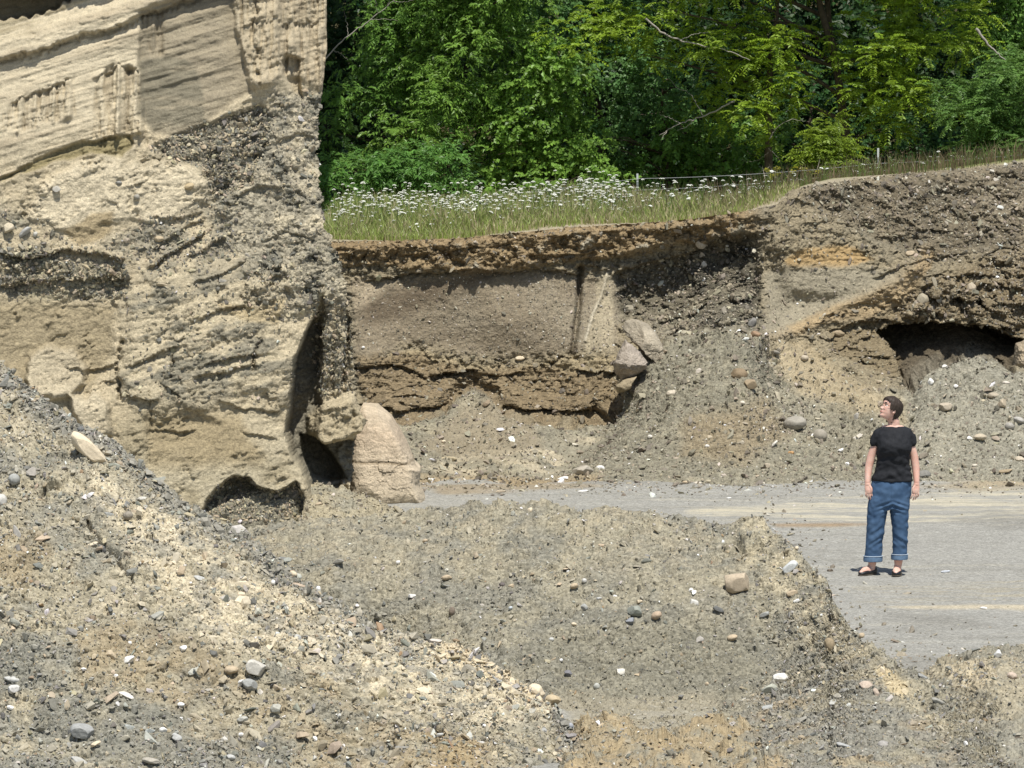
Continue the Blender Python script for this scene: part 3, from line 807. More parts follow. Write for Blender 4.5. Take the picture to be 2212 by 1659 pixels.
    fo = mixc(np.ones(base.shape) * np.array((.30, .25, .16)), (.43, .37, .255), sstep(0, .4, n1 + (V - 960) / 260))
    col = col * (1 - foot[..., None] * .85) + fo * foot[..., None] * .85
    col = mixc(col, (.325, .255, .15), pm(U, V, [(320, 900), (440, 885), (620, 895), (600, 935), (560, 1000), (320, 1010)], 20, n1, 20) * .7)
    col = mixc(col, (.48, .41, .285), pm(U, V, [(520, 890), (600, 900), (640, 960), (600, 1000), (540, 950)], 14, n2, 14) * .7)
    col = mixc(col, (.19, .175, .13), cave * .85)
    col = mixc(col, (.17, .155, .12), np.clip(cleft + undl, 0, 1) * .85)  # dark gravel tone that also paints deeper shade into cleft and under-lobe recess
    col = mixc(col, (.26, .235, .175), pil * sstep(-.1, .3, drip + .5 * n2) * .7)
    col = mixc(col, (.40, .33, .215), lobe * .8)
    g = np.maximum(g, np.maximum(cave, pil) * .8)
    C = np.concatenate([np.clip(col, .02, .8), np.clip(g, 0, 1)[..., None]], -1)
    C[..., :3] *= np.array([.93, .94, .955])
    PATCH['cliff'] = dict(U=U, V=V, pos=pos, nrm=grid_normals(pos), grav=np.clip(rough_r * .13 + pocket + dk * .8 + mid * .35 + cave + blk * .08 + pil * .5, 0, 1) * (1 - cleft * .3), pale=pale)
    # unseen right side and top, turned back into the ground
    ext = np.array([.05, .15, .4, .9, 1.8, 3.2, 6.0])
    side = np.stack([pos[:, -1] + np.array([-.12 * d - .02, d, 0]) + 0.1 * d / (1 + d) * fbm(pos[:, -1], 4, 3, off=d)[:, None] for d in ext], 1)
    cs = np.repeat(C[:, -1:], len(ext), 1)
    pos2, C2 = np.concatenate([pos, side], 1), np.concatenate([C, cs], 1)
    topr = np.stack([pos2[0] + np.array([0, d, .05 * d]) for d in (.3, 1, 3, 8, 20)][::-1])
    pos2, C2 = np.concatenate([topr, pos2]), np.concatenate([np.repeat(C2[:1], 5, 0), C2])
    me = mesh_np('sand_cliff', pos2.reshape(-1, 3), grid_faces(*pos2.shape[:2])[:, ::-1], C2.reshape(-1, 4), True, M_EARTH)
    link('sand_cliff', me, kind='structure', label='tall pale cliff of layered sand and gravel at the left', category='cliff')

build_cliff()

# ------------------------------------------------------------------ heaps of dug gravel in front
def heap(name, key, label, us, topc, bottom, cp, relief, colour, back_slope=.7):
    nr = int((bottom - min(topc(us))) / 1.35)
    T = np.linspace(0, 1, nr)[:, None] ** .82
    U = np.broadcast_to(us, (nr, len(us))).copy()
    V = topc(us)[None] * (1 - T) + bottom * T
    Y = tps(cp, 2e-3)(U, V)
    base = P(U, V, Y)
    nz = dict(n1=fbm(base, 1.6, 5), n2=fbm(base, 6, 5, .55, off=5), n3=fbm(base, 24, 4, .6, off=8), gl=fbm(base, 2.6, 4, off=77))
    off = relief(U, V, base, nz)
    off = off + 0.020 * nz['n2'] + 0.010 * nz['n3'] + 0.014 * facet(base, 7.0, .9) + .007 * facet(base, 20.0, 1.0, 4)
    nr0 = grid_normals(np.stack([blur(base[..., k], 6) for k in range(3)], -1))
    pos = roughen(base + nr0 * off[..., None], np.full(U.shape, .008), 12, 24)
    col, g = colour(U, V, base, nz)
    C = np.concatenate([np.clip(col, .02, .8), np.clip(g, 0, 1)[..., None]], -1)
    PATCH[key] = dict(U=U, V=V, pos=pos, nrm=grid_normals(pos), C=C)
    e = pos[0]
    rows, crow = [], []
    for d in (.02, .05, .09, .14, .2, .28, .38, .5, .65, .85, 1.1, 1.5, 2.0, 2.8, 4.0):
        p = e.copy()
        p[:, 1] += d
        p[:, 2] -= back_slope * d * d / (d + .22)
        p = p + 0.03 * min(1, d / .2) * fbm(p, 8, 4)[:, None] * np.array([0, 0, 1])
        p[:, 2] = np.maximum(p[:, 2], -.35)
        rows.append(p)
        crow.append(C[0])
    pos2 = np.concatenate([np.stack(rows[::-1]), pos])
    C2 = np.concatenate([np.stack(crow[::-1]), C])
    me = mesh_np(name, pos2.reshape(-1, 3), grid_faces(*pos2.shape[:2])[:, ::-1], C2.reshape(-1, 4), True, M_EARTH)
    link(name, me, kind='structure', label=label, category='gravel heap')

# left heap
def left_relief(U, V, b, z):
    n1, n2, n3 = z['n1'], z['n2'], z['n3']
    off = 0.05 * n1
    off -= 0.13 * np.exp(-(pline(U + 9 * n2 + 5 * n3, V + 6 * n3, [(188, 1118), (205, 1150), (222, 1180), (250, 1195), (268, 1225), (284, 1255)]) / 3.2) ** 2)
    off -= ledge(U, V, [(80, 1062), (105, 1045), (140, 1052)], .08, 10, 5 * n2)
    off -= ledge(U, V, [(196, 1165), (225, 1186), (262, 1204), (285, 1248)], .045, 9, 6 * n2 + 4 * n3)
    off -= ledge(U, V, [(630, 1470), (720, 1502), (800, 1555), (860, 1588)], .05, 22, 8 * n2)
    off -= ledge(U, V, [(925, 1580), (945, 1588), (965, 1590)], .10, 12, 3 * n2)
    off += 0.05 * np.exp(-(pline(U, V, [(215, 1100), (240, 1150), (275, 1185), (300, 1240)]) / 22) ** 2)
    off += 0.05 * np.exp(-(((U - 100) / 40) ** 2 + ((V - 1030) / 16) ** 2))
    off += .05 * pm(U, V, [(560, 1440), (640, 1460), (760, 1500), (820, 1540), (900, 1580), (1000, 1590), (1040, 1640), (960, 1640), (800, 1600), (640, 1510)], 14, n2, 14)
    off -= 0.05 * np.exp(-(pline(U + 8 * n2, V + 8 * n2, [(590, 1440), (640, 1475), (720, 1500), (790, 1545), (850, 1580), (935, 1585)]) / 7) ** 2)
    for k in range(4):
        off += .025 * np.sin((U * .57 - V * .82) / (37 + 9 * k) + 2.2 * n1 + k) * sstep(1150, 1300, V) * .5
    return off

def left_colour(U, V, b, z):
    n1, n2, n3, gl = z['n1'], z['n2'], z['n3'], z['gl']
    sl = (U * .82 - V * .57)
    flow = fbm(b, (2.0, 1.5, 5.0), 5, .6, off=14)
    col = mixc(np.ones(b.shape) * np.array((.39, .345, .25)), (.285, .265, .21), sstep(-.15, .35, gl + .2 * n2))
    col = mixc(col, (.50, .435, .315), sstep(.15, .55, n2 - .4 * gl) * .8)
    g = np.full(U.shape, .6)
    # grey slaty strip along the crest
    crest = LEFT_TOP(U)
    strip = sstep(70, 30, V - crest + 18 * n1) * sstep(-30, 40, U)
    col = mixc(col, (.245, .235, .20), strip * .8)
    # pale clayey sweep down the middle
    sweep = pm(U, V, [(150, 1010), (250, 1050), (420, 1140), (560, 1250), (760, 1350), (960, 1400), (1150, 1480), (1210, 1520), (1180, 1560), (950, 1560), (800, 1500), (640, 1430), (470, 1400), (360, 1300), (260, 1180)], 22, n2, 20)
    col = mixc(col, (.60, .52, .375), sweep * sstep(-.45, .15, n2 + .3 * flow) * .9)
    col = mixc(col, (.25, .24, .205), sweep * sstep(.05, .4, fbm(b, 4.5, 4, off=91)) * .6)
    # brown earth, grey lower left
    br = pm(U, V, [(0, 1150), (100, 1140), (110, 1200), (60, 1260), (-100, 1300)], 16, n1, 14) + pm(U, V, [(150, 1380), (300, 1330), (420, 1400), (560, 1480), (700, 1560), (880, 1590), (1060, 1600), (1060, 1760), (500, 1760), (300, 1560), (200, 1500)], 24, n1, 26)
    col = mixc(col, (.33, .26, .16), np.clip(br, 0, 1) * sstep(-.4, .3, n2 + .6 * n1) * .65)
    gy = pm(U, V, [(-200, 1330), (100, 1380), (250, 1480), (420, 1540), (640, 1600), (640, 1780), (-200, 1780)], 26, n1, 34)
    col = mixc(col, (.245, .235, .195), gy * sstep(-.35, .25, gl + .15) * .85)
    oc = pm(U, V, [(620, 1465), (700, 1490), (790, 1540), (760, 1560), (640, 1500)], 12, n2, 12) + pm(U, V, [(880, 1610), (960, 1590), (1030, 1610), (1060, 1660), (1060, 1760), (880, 1760)], 10, n2, 10)
    col = mixc(col, (.42, .31, .165), np.clip(oc, 0, 1) * sstep(-.4, .3, n2 + n1) * .5)
    cl = pm(U, V, [(940, 1375), (1030, 1410), (1120, 1470), (1190, 1500), (1150, 1520), (1040, 1470), (960, 1430)], 8, n2, 10)
    col = mixc(col, (.60, .50, .34), cl * .85)
    g = g * (1 - .5 * np.clip(oc + cl + .5 * br, 0, 1))
    return col, g

LEFT_TOP = curve([(-260, 590), (0, 778), (60, 835), (130, 885), (250, 955), (300, 1000), (400, 1082), (470, 1120), (560, 1172), (640, 1240), (700, 1290), (790, 1340), (900, 1372), (960, 1385), (1040, 1418), (1100, 1462), (1160, 1490), (1205, 1522), (1215, 1560), (1250, 1605), (1290, 1640), (1330, 1680), (1400, 1770)])
_cp = [(-200, 640, 42.4), (0, 779, 41.7), (130, 885, 41.3), (250, 955, 41.0), (400, 1082, 40.6), (560, 1172, 40.3), (700, 1290, 39.8), (900, 1372, 39.6), (1040, 1418, 39.5), (1160, 1490, 39.1), (1215, 1560, 38.7), (1290, 1640, 38.2), (1390, 1760, 37.0),
       (-200, 1000, 41.0), (0, 1000, 40.7), (0, 1200, 39.7), (150, 1120, 40.1), (300, 1250, 39.5), (150, 1350, 38.9), (0, 1450, 38.5), (300, 1450, 38.5), (500, 1350, 39.2), (600, 1480, 38.5), (800, 1480, 38.7), (900, 1560, 38.3), (1050, 1560, 38.3),
       (0, 1659, 37.6), (400, 1620, 37.8), (700, 1659, 37.6), (1000, 1659, 37.55), (-200, 1659, 37.7), (0, 1790, 36.4), (500, 1790, 36.3), (1000, 1790, 36.2), (-250, 1790, 36.5), (1250, 1760, 36.7)]
heap('gravel_heap', 'left', 'large sloping heap of pale earth and grey gravel filling the lower left', np.arange(-260, 1400, 2.3), LEFT_TOP, 1790, _cp, left_relief, left_colour)

# middle heap with its right arm
MID_TOP = curve([(430, 1175), (540, 1140), (600, 1128), (700, 1122), (760, 1114), (860, 1106), (930, 1094), (1000, 1089), (1100, 1084), (1180, 1088), (1250, 1096), (1330, 1099), (1400, 1106), (1500, 1118), (1570, 1135), (1600, 1122), (1640, 1119), (1655, 1132), (1690, 1165), (1720, 1192), (1760, 1225), (1790, 1262), (1800, 1300), (1830, 1345), (1870, 1385), (1930, 1430), (1990, 1460), (2060, 1510), (2110, 1560), (2150, 1610), (2200, 1680), (2260, 1770)])

def mid_relief(U, V, b, z):
    n1, n2, n3 = z['n1'], z['n2'], z['n3']
    off = 0.035 * n1
    crest = MID_TOP(U)
    off += 0.02 * sstep(60, 0, V - crest) * n2
    off -= 0.09 * np.exp(-(pline(U + 5 * n2, V + 5 * n2, [(1590, 1170), (1610, 1190), (1640, 1175)]) / 8) ** 2)
    off -= .05 * np.exp(-(((U - 1620) / 9) ** 2 + ((V - 1140) / 7) ** 2))
    off += .05 * np.exp(-(((U - 1610) / 30) ** 2 + ((V - 1150) / 22) ** 2))
    och = pm(U, V, [(1225, 1640), (1255, 1575), (1330, 1562), (1380, 1590), (1450, 1600), (1560, 1578), (1610, 1580), (1680, 1640), (1720, 1700), (1200, 1760)], 14, n2, 14)
    off += och * (.05 + .13 * fbm(b, 2.6, 3, .45, off=81) + .03 * facet(b, 5.0, .7, 3))
    off += .015 * fbm(b, (5, 5, 16), 4, off=60)
    return off

def mid_colour(U, V, b, z):
    n1, n2, n3, gl = z['n1'], z['n2'], z['n3'], z['gl']
    flow = fbm(b, (1.6, 2, 6.0), 5, .6, off=14)
    col = mixc(np.ones(b.shape) * np.array((.315, .285, .212)), (.245, .23, .185), sstep(-.2, .3, gl + .25 * n2))
    crest = MID_TOP(U)
    hi = sstep(240, 60, V - crest + 50 * n1) * sstep(1700, 1600, U)
    col = mixc(col, (.375, .325, .23), hi * sstep(-.2, .4, n2 + .2 * flow) * .7)
    g = np.full(U.shape, .7)
    ridge = pm(U, V, [(1590, 1130), (1650, 1130), (1720, 1200), (1790, 1270), (1800, 1330), (1860, 1400), (1960, 1480), (2060, 1580), (2040, 1600), (1900, 1500), (1800, 1430), (1720, 1380), (1700, 1300), (1620, 1240)], 18, n2, 22)
    col = mixc(col, (.44, .38, .265), ridge * sstep(-.35, .25, n2) * .75)
    hollow = pm(U, V, [(1080, 1400), (1500, 1330), (1660, 1380), (1640, 1480), (1540, 1530), (1240, 1530)], 26, n1, 24)
    col = mixc(col, (.22, .205, .158), hollow * .7)  # darker grey painted in so the hollow reads as shaded
    tr = pm(U, V, [(1190, 1505), (1540, 1500), (1570, 1560), (1250, 1590)], 12, n1, 14)
    col = mixc(col, (.325, .29, .215), tr * .85)
    arm = pm(U, V, [(1600, 1560), (1700, 1450), (1850, 1440), (2050, 1600), (2150, 1700), (1700, 1780), (1650, 1650)], 20, n1, 22)
    col = mixc(col, (.26, .245, .205), arm * sstep(-.3, .3, gl + .1) * .8)
    col = mixc(col, (.38, .285, .165), arm * sstep(.15, .5, n1) * .5)
    och = pm(U, V, [(1225, 1640), (1255, 1575), (1330, 1562), (1380, 1590), (1450, 1600), (1560, 1578), (1610, 1580), (1680, 1640), (1720, 1700), (1200, 1760)], 18, n2 + n1, 20)
    col = mixc(col, (.43, .32, .175), och * sstep(-.3, .35, n2 + .6 * n1 + .1) * .62)
    blob = pm(U, V, [(1895, 1450), (1930, 1445), (1960, 1490), (1950, 1520), (1920, 1500)], 7, n2, 8)
    col = mixc(col, (.56, .46, .29), blob * .85)
    g = g * (1 - .55 * np.clip(och + tr + blob, 0, 1))
    return col, g

F = lambda v, z=0.0: float(YF(v, z))
_cp = [(430, 1175, 45.2), (540, 1140, 45.2), (700, 1122, 45.2), (860, 1106, 45.1), (1000, 1089, 44.9), (1100, 1084, 44.7), (1250, 1096, 44.5), (1400, 1106, 44.4), (1520, 1120, 44.3), (1640, 1120, 44.0), (1720, 1192, 43.3), (1790, 1265, 42.6), (1830, 1345, 41.8), (1930, 1430, 40.7), (2060, 1510, 39.6), (2150, 1610, 38.2), (2250, 1750, F(1750, -.02)),
       (430, 1300, 44.2), (700, 1250, 43.7), (900, 1300, 43.1), (1100, 1250, 43.3), (1100, 1350, 42.5), (1300, 1250, 43.1), (1300, 1380, 42.1), (1500, 1250, 42.9), (1500, 1400, 41.9), (1650, 1300, 42.6), (1680, 1400, 42.0), (1150, 1450, 41.6),
       (1250, 1510, F(1510, .03)), (1400, 1500, F(1500, .06)), (1550, 1500, F(1500, .06)), (1250, 1560, F(1560, -.02)), (1400, 1560, F(1560, -.02)), (1540, 1555, F(1555, 0.0)),
       (1700, 1480, F(1480, .16)), (1800, 1450, F(1450, .28)), (1850, 1550, F(1550, .2)), (1700, 1570, F(1570, .13)), (2000, 1560, F(1560, .14)), (1950, 1640, F(1640, .1)), (1700, 1659, F(1659, .14)), (1500, 1620, F(1620, .08)), (1320, 1600, F(1600, .07)), (1500, 1680, F(1680, .12)), (1300, 1680, F(1680, .12)),
       (800, 1500, 42.6), (500, 1500, 43.0), (1200, 1790, F(1790, .0)), (1600, 1790, F(1790, .05)), (2000, 1790, F(1790, .0)), (600, 1790, 39), (2250, 1650, F(1650, -.03))]
heap('gravel_heap', 'mid', 'broad rounded gravel heap in front of the standing woman', np.arange(430, 2260, 2.3), MID_TOP, 1790, _cp, mid_relief, mid_colour)

# small heap at the right edge
RIGHT_TOP = curve([(1990, 1462), (2020, 1432), (2050, 1415), (2100, 1404), (2150, 1400), (2212, 1396), (2300, 1400), (2420, 1440)])

def right_relief(U, V, b, z):
    return 0.03 * z['n1']

def right_colour(U, V, b, z):
    n1, n2, gl = z['n1'], z['n2'], z['gl']
    col = mixc(np.ones(b.shape) * np.array((.37, .325, .235)), (.28, .26, .205), sstep(-.1, .3, gl + .2 * n2))
    col = mixc(col, (.56, .47, .32), pm(U, V, [(2050, 1440), (2140, 1430), (2150, 1480), (2100, 1500), (2050, 1480)], 12, n2, 14) * .7)
    col = mixc(col, (.29, .275, .225), sstep(1520, 1600, V + 30 * n1) * .8)
    return col, np.full(U.shape, .6)

_cp = [(1990, 1462, F(1462, .02)), (2050, 1415, 42.6), (2150, 1400, 42.2), (2300, 1400, 42.2), (2420, 1440, 42.0), (2020, 1500, F(1500, .05)), (2150, 1480, F(1480, .28)), (2212, 1550, F(1550, .17)), (2100, 1560, F(1560, .06)), (2150, 1640, F(1640, .02)), (2300, 1600, F(1600, .1)), (2050, 1700, F(1700, -.06)), (2250, 1700, F(1700, -.02)), (2400, 1640, F(1640, .03)), (2000, 1640, F(1640, -.08)), (2200, 1760, F(1760, -.06)), (2400, 1760, F(1760, -.05))]
heap('gravel_heap', 'right', 'small low gravel heap at the lower right edge', np.arange(1992, 2420, 2.3), RIGHT_TOP, 1770, _cp, right_relief, right_colour)

# spill at the cliff foot
APRON_TOP = curve([(600, 1180), (640, 1140), (660, 1085), (664, 1060), (670, 1046), (705, 1044), (755, 1058), (790, 1072), (840, 1092), (880, 1108), (930, 1120)])
def apron_colour(U, V, b, z):
    col = mixc(np.ones(b.shape) * np.array((.37, .32, .22)), (.29, .265, .20), sstep(-.2, .3, z['gl']))
    return col, np.full(U.shape, .5)
_cp = [(600, 1180, 52.6), (640, 1140, 53.5), (664, 1060, 54.7), (705, 1044, 54.85), (755, 1058, 54.85), (840, 1092, 54.8), (930, 1120, 54.3), (700, 1100, 53.9), (780, 1110, 53.9), (620, 1140, 53.5), (700, 1160, F(1160, .02)), (850, 1150, F(1150, .02)), (560, 1200, F(1200, .02)), (700, 1220, F(1220, -.2)), (900, 1220, F(1220, -.2)), (560, 1220, F(1220, -.1))]
heap('gravel_heap', 'apron', 'small earth spill between cliff foot and pinkish boulder', np.arange(600, 932, 2.3), APRON_TOP, 1215, _cp, lambda U, V, b, z: .02 * z['n1'], apron_colour)
# ================================================================== stones
import bmesh

def hull_template(seed, n=13, flat=.55, elong=1.3):
    r = np.random.default_rng(seed)
    p = r.normal(size=(n, 3))
    p /= np.linalg.norm(p, axis=1)[:, None]
    p *= r.uniform(.8, 1.0, (n, 1))
    p *= np.array([elong, 1.0, flat])
    bm = bmesh.new()
    for q in p:
        bm.verts.new(q)
    bmesh.ops.convex_hull(bm, input=bm.verts[:])
    loose = [v for v in bm.verts if not v.link_faces]
    if loose:
        bmesh.ops.delete(bm, geom=loose, context='VERTS')
    bmesh.ops.triangulate(bm, faces=bm.faces[:])
    bm.verts.index_update()
    v = np.array([x.co[:] for x in bm.verts])
    f = np.array([[x.index for x in fc.verts] for fc in bm.faces])
    bm.free()
    return v, f

TEMPL = [hull_template(100 + k, 11 + k % 4, (.28, .4, .55, .7)[k % 4], (1.0, 1.25, 1.5, 1.8)[(k // 4) % 4]) for k in range(16)]

def frames(nrm, rng):
    """orthonormal frames with z near the normals, random spin"""
    n = nrm / (np.linalg.norm(nrm, axis=1)[:, None] + 1e-9)
    a = rng.normal(size=n.shape)
    x = np.cross(n, a)
    x /= np.linalg.norm(x, axis=1)[:, None] + 1e-9
    y = np.cross(n, x)
    return np.stack([x, y, n], -1)          # columns

def scatter_gravel(name, key, weight, n, rmin, rmax, power, palette, label, seed=1, tilt=.5, sink=.34, soil=None, lie=0.0):
    rng = np.random.default_rng(seed)
    p = PATCH[key]
    pos, nrm, U, V = p['pos'], p['nrm'], p['U'], p['V']
    vis = (U > -60) & (U < 2270) & (V > -60) & (V < 1720)
    du = np.linalg.norm(np.gradient(pos, axis=1), axis=-1) * np.linalg.norm(np.gradient(pos, axis=0), axis=-1)
    wgt = (np.clip(weight, 0, None) * vis * np.minimum(du, np.percentile(du[vis], 97))).ravel()
    cdf = np.cumsum(wgt)
    idx = np.searchsorted(cdf, rng.random(n) * cdf[-1])
    idx = np.clip(idx, 0, wgt.size - 1)
    c = pos.reshape(-1, 3)[idx] + rng.normal(size=(n, 3)) * .006
    nn = nrm.reshape(-1, 3)[idx] + rng.normal(size=(n, 3)) * tilt + np.array([0, 0, lie])
    u = rng.random(n)
    r = rmin * (1 - u * (1 - (rmin / rmax) ** power)) ** (-1 / power)
    R = frames(nn, rng)
    pal = np.array([q[:3] for q in palette])
    pw = np.array([q[3] for q in palette], float)
    k = rng.choice(len(pal), n, p=pw / pw.sum())
    col = pal[k] * np.array([.95, .96, .95]) * rng.uniform(.75, 1.25, (n, 1)) * rng.uniform(.95, 1.05, (n, 3))
    if soil is not None:                     # clods carry the colour of the soil they lie on
        m = rng.random(n) < soil
        col[m] = p['C'].reshape(-1, 4)[idx[m], :3] * rng.uniform(.85, 1.2, (m.sum(), 1))
    # rare white stones are small
    t = rng.integers(0, len(TEMPL), n)
    VV, FF, CC = [], [], []
    base = 0
    for q in range(len(TEMPL)):
        s = np.where(t == q)[0]
        if not len(s):
            continue
        tv, tf = TEMPL[q]
        w3 = np.einsum('nij,vj->nvi', R[s], tv) * r[s][:, None, None]
        w3 += (c[s] + R[s][:, :, 2] * (r[s] * sink)[:, None])[:, None]
        VV.append(w3.reshape(-1, 3))
        FF.append((tf[None] + (np.arange(len(s)) * len(tv))[:, None, None] + base).reshape(-1, 3))
        CC.append(np.repeat(np.concatenate([col[s], np.ones((len(s), 1))], 1), len(tv), 0))
        base += len(s) * len(tv)
    me = mesh_np(name, np.concatenate(VV), np.concatenate(FF), np.clip(np.concatenate(CC), .02, .85), False, M_STONE)
    link(name, me, kind='stuff', label=label, category='gravel')

G_LIT = [(.165, .16, .14, 3), (.235, .225, .195, 6), (.315, .30, .26, 6), (.35, .29, .2, 4), (.42, .35, .24, 3), (.48, .45, .39, 1.6), (.74, .72, .67, .9), (.32, .22, .13, .5)]
G_DARK = [(.085, .08, .065, 3), (.14, .13, .105, 5), (.20, .185, .15, 5), (.26, .24, .2, 2), (.36, .31, .23, 1.5), (.6, .58, .54, .25)]
G_BROWN = [(.15, .13, .10, 4), (.22, .19, .145, 5), (.29, .25, .185, 5), (.38, .33, .24, 3), (.5, .46, .38, .8), (.7, .68, .62, .25)]

p = PATCH['left']
_b = fbm(p['pos'], 1.2, 4, off=33)
_crest = LEFT_TOP(p['U'])
scatter_gravel('gravel', 'left', 1.0 + 1.2 * sstep(0, .5, _b) + 2.2 * sstep(80, 20, p['V'] - _crest), 34000, .006, .05, 2.35, G_LIT, 'grey and tan gravel lying over the left gravel heap', 21, soil=.48)
p = PATCH['mid']
_b = fbm(p['pos'], 1.2, 4, off=34)
scatter_gravel('gravel', 'mid', 1.0 + 1.0 * sstep(0, .5, _b), 32000, .006, .032, 2.7, G_LIT, 'loose slaty gravel lying over the middle gravel heap', 22, soil=.55)
scatter_gravel('gravel', 'right', np.ones(PATCH['right']['U'].shape), 3000, .006, .035, 2.4, G_LIT, 'loose gravel on the low heap at the right edge', 23, soil=.4)
p = PATCH['bank']
_b = fbm(p['pos'], .9, 4, off=35)
scatter_gravel('gravel', 'bank', p['talus'] * (1 + sstep(0, .5, _b)), 15000, .008, .055, 2.3, G_BROWN + [(.72, .7, .66, .5)], 'gravel and cobbles spilled on the slope under the bank', 24)
scatter_gravel('gravel', 'bank', (1 - p['talus']) * (.5 + 1.8 * p['dark']) * (1 - .8 * p['panel']) * (1 - p['hol']), 12000, .009, .05, 2.4, G_BROWN, 'pebbles sticking out of the eroded bank face', 25, sink=.1)
scatter_gravel('gravel', 'bank', p['panel'], 3500, .005, .02, 2.8, G_BROWN + [(.55, .5, .42, 3)], 'small pebbles dotting the smooth cut panel', 29, sink=.05)
p = PATCH['cliff']
scatter_gravel('gravel', 'cliff', p['grav'] * (p['V'] < 1130), 12000, .008, .04, 2.5, G_DARK[1:] + [(.45, .38, .26, 8), (.36, .30, .2, 6)], 'pebbles sticking out of the gravel layers of the cliff', 26, sink=.1)
p = PATCH['floor']
scatter_gravel('gravel', 'apron', np.ones(PATCH['apron']['U'].shape), 2500, .007, .04, 2.4, G_BROWN + [(.7, .68, .62, .4)], 'gravel on the earth spill at the cliff foot', 28, soil=.4)
scatter_gravel('gravel', 'floor', np.ones(p['U'].shape), 12000, .005, .026, 2.8, G_LIT, 'fine pebbles strewn over the flat pit floor', 27, sink=.1)

_p = PATCH['floor']
_dm = MID_TOP(_p['U']) - _p['V']
_wt = np.where(_dm > -20, np.exp(-np.clip(_dm, 0, None) / 38), 0) * (_p['U'] > 1640) + 1.5 * np.exp(-np.abs(_p['V'] - 1052) / 9) + .6 * np.exp(-np.abs(_p['V'] - 1425) / 30) * (_p['U'] > 1900)
scatter_gravel('gravel', 'floor', _wt, 3200, .008, .05, 2.2, G_BROWN + [(.7, .68, .63, 1)], 'loose stones rolled onto the floor beside the heaps', 30, sink=.15)

# ------------------------------------------------------------------ single stones
_ico = {}
def ico(sub):
    if sub not in _ico:
        bm = bmesh.new()
        bmesh.ops.create_icosphere(bm, subdivisions=sub, radius=1)
        bm.verts.index_update()
        _ico[sub] = (np.array([v.co[:] for v in bm.verts]), np.array([[v.index for v in f.verts] for f in bm.faces]))
        bm.free()
    return _ico[sub]

def rock_mesh(seed, dims, kind, col, sub=4, mat=None):
    """dims = full width, depth, height in metres"""
    rng = np.random.default_rng(seed)
    v, f = ico(sub)
    v = v.copy()
    cuts, lo, hi = dict(round=(8, .76, .98), angular=(13, .58, .86), block=(9, .62, .85), slab=(8, .65, .9), clod=(7, .72, .95))[kind]
    for _ in range(cuts):
        n = rng.normal(size=3)
        n /= np.linalg.norm(n)
        if kind in ('block', 'slab') and _ < 6:
            n = np.eye(3)[_ // 2] * (1 if _ % 2 else -1) + rng.normal(size=3) * .16
            n /= np.linalg.norm(n)
        d = rng.uniform(lo, hi)
        s = v @ n
        over = s > d
        v[over] -= n * (s[over] - d)[:, None] * .93
    amp = dict(round=.06, angular=.03, block=.03, slab=.035, clod=.10)[kind]
    v += v * (amp * fbm(v, 2.2, 4, off=seed * 1.7))[:, None]
    v /= np.abs(v).max(0)
    v *= np.array(dims) / 2
    c = np.array(col) * (1 + .16 * fbm(v, 2.5 / max(dims), 4, off=seed))[:, None]
    c = np.concatenate([np.clip(c, .02, .82), np.ones((len(v), 1))], 1)
    return mesh_np('stone', v, f, c, kind in ('round', 'clod'), mat or M_STONE)

def surf_at(key, u, v):
    p = PATCH[key]
    k = int(np.argmin((p['U'] - u) ** 2 + (p['V'] - v) ** 2 + np.where(p['pos'][..., 1] < 20, 1e9, 0)))
    n = p['nrm'].reshape(-1, 3)[k]
    q = p['pos'].reshape(-1, 3)[k]
    return q, n

W, PG, MG, DG, CR, TN, BR, PK, OR = (.76, .74, .69), (.48, .475, .44), (.32, .32, .295), (.16, .16, .15), (.64, .54, .385), (.46, .37, .25), (.25, .185, .115), (.52, .42, .33), (.45, .27, .12)
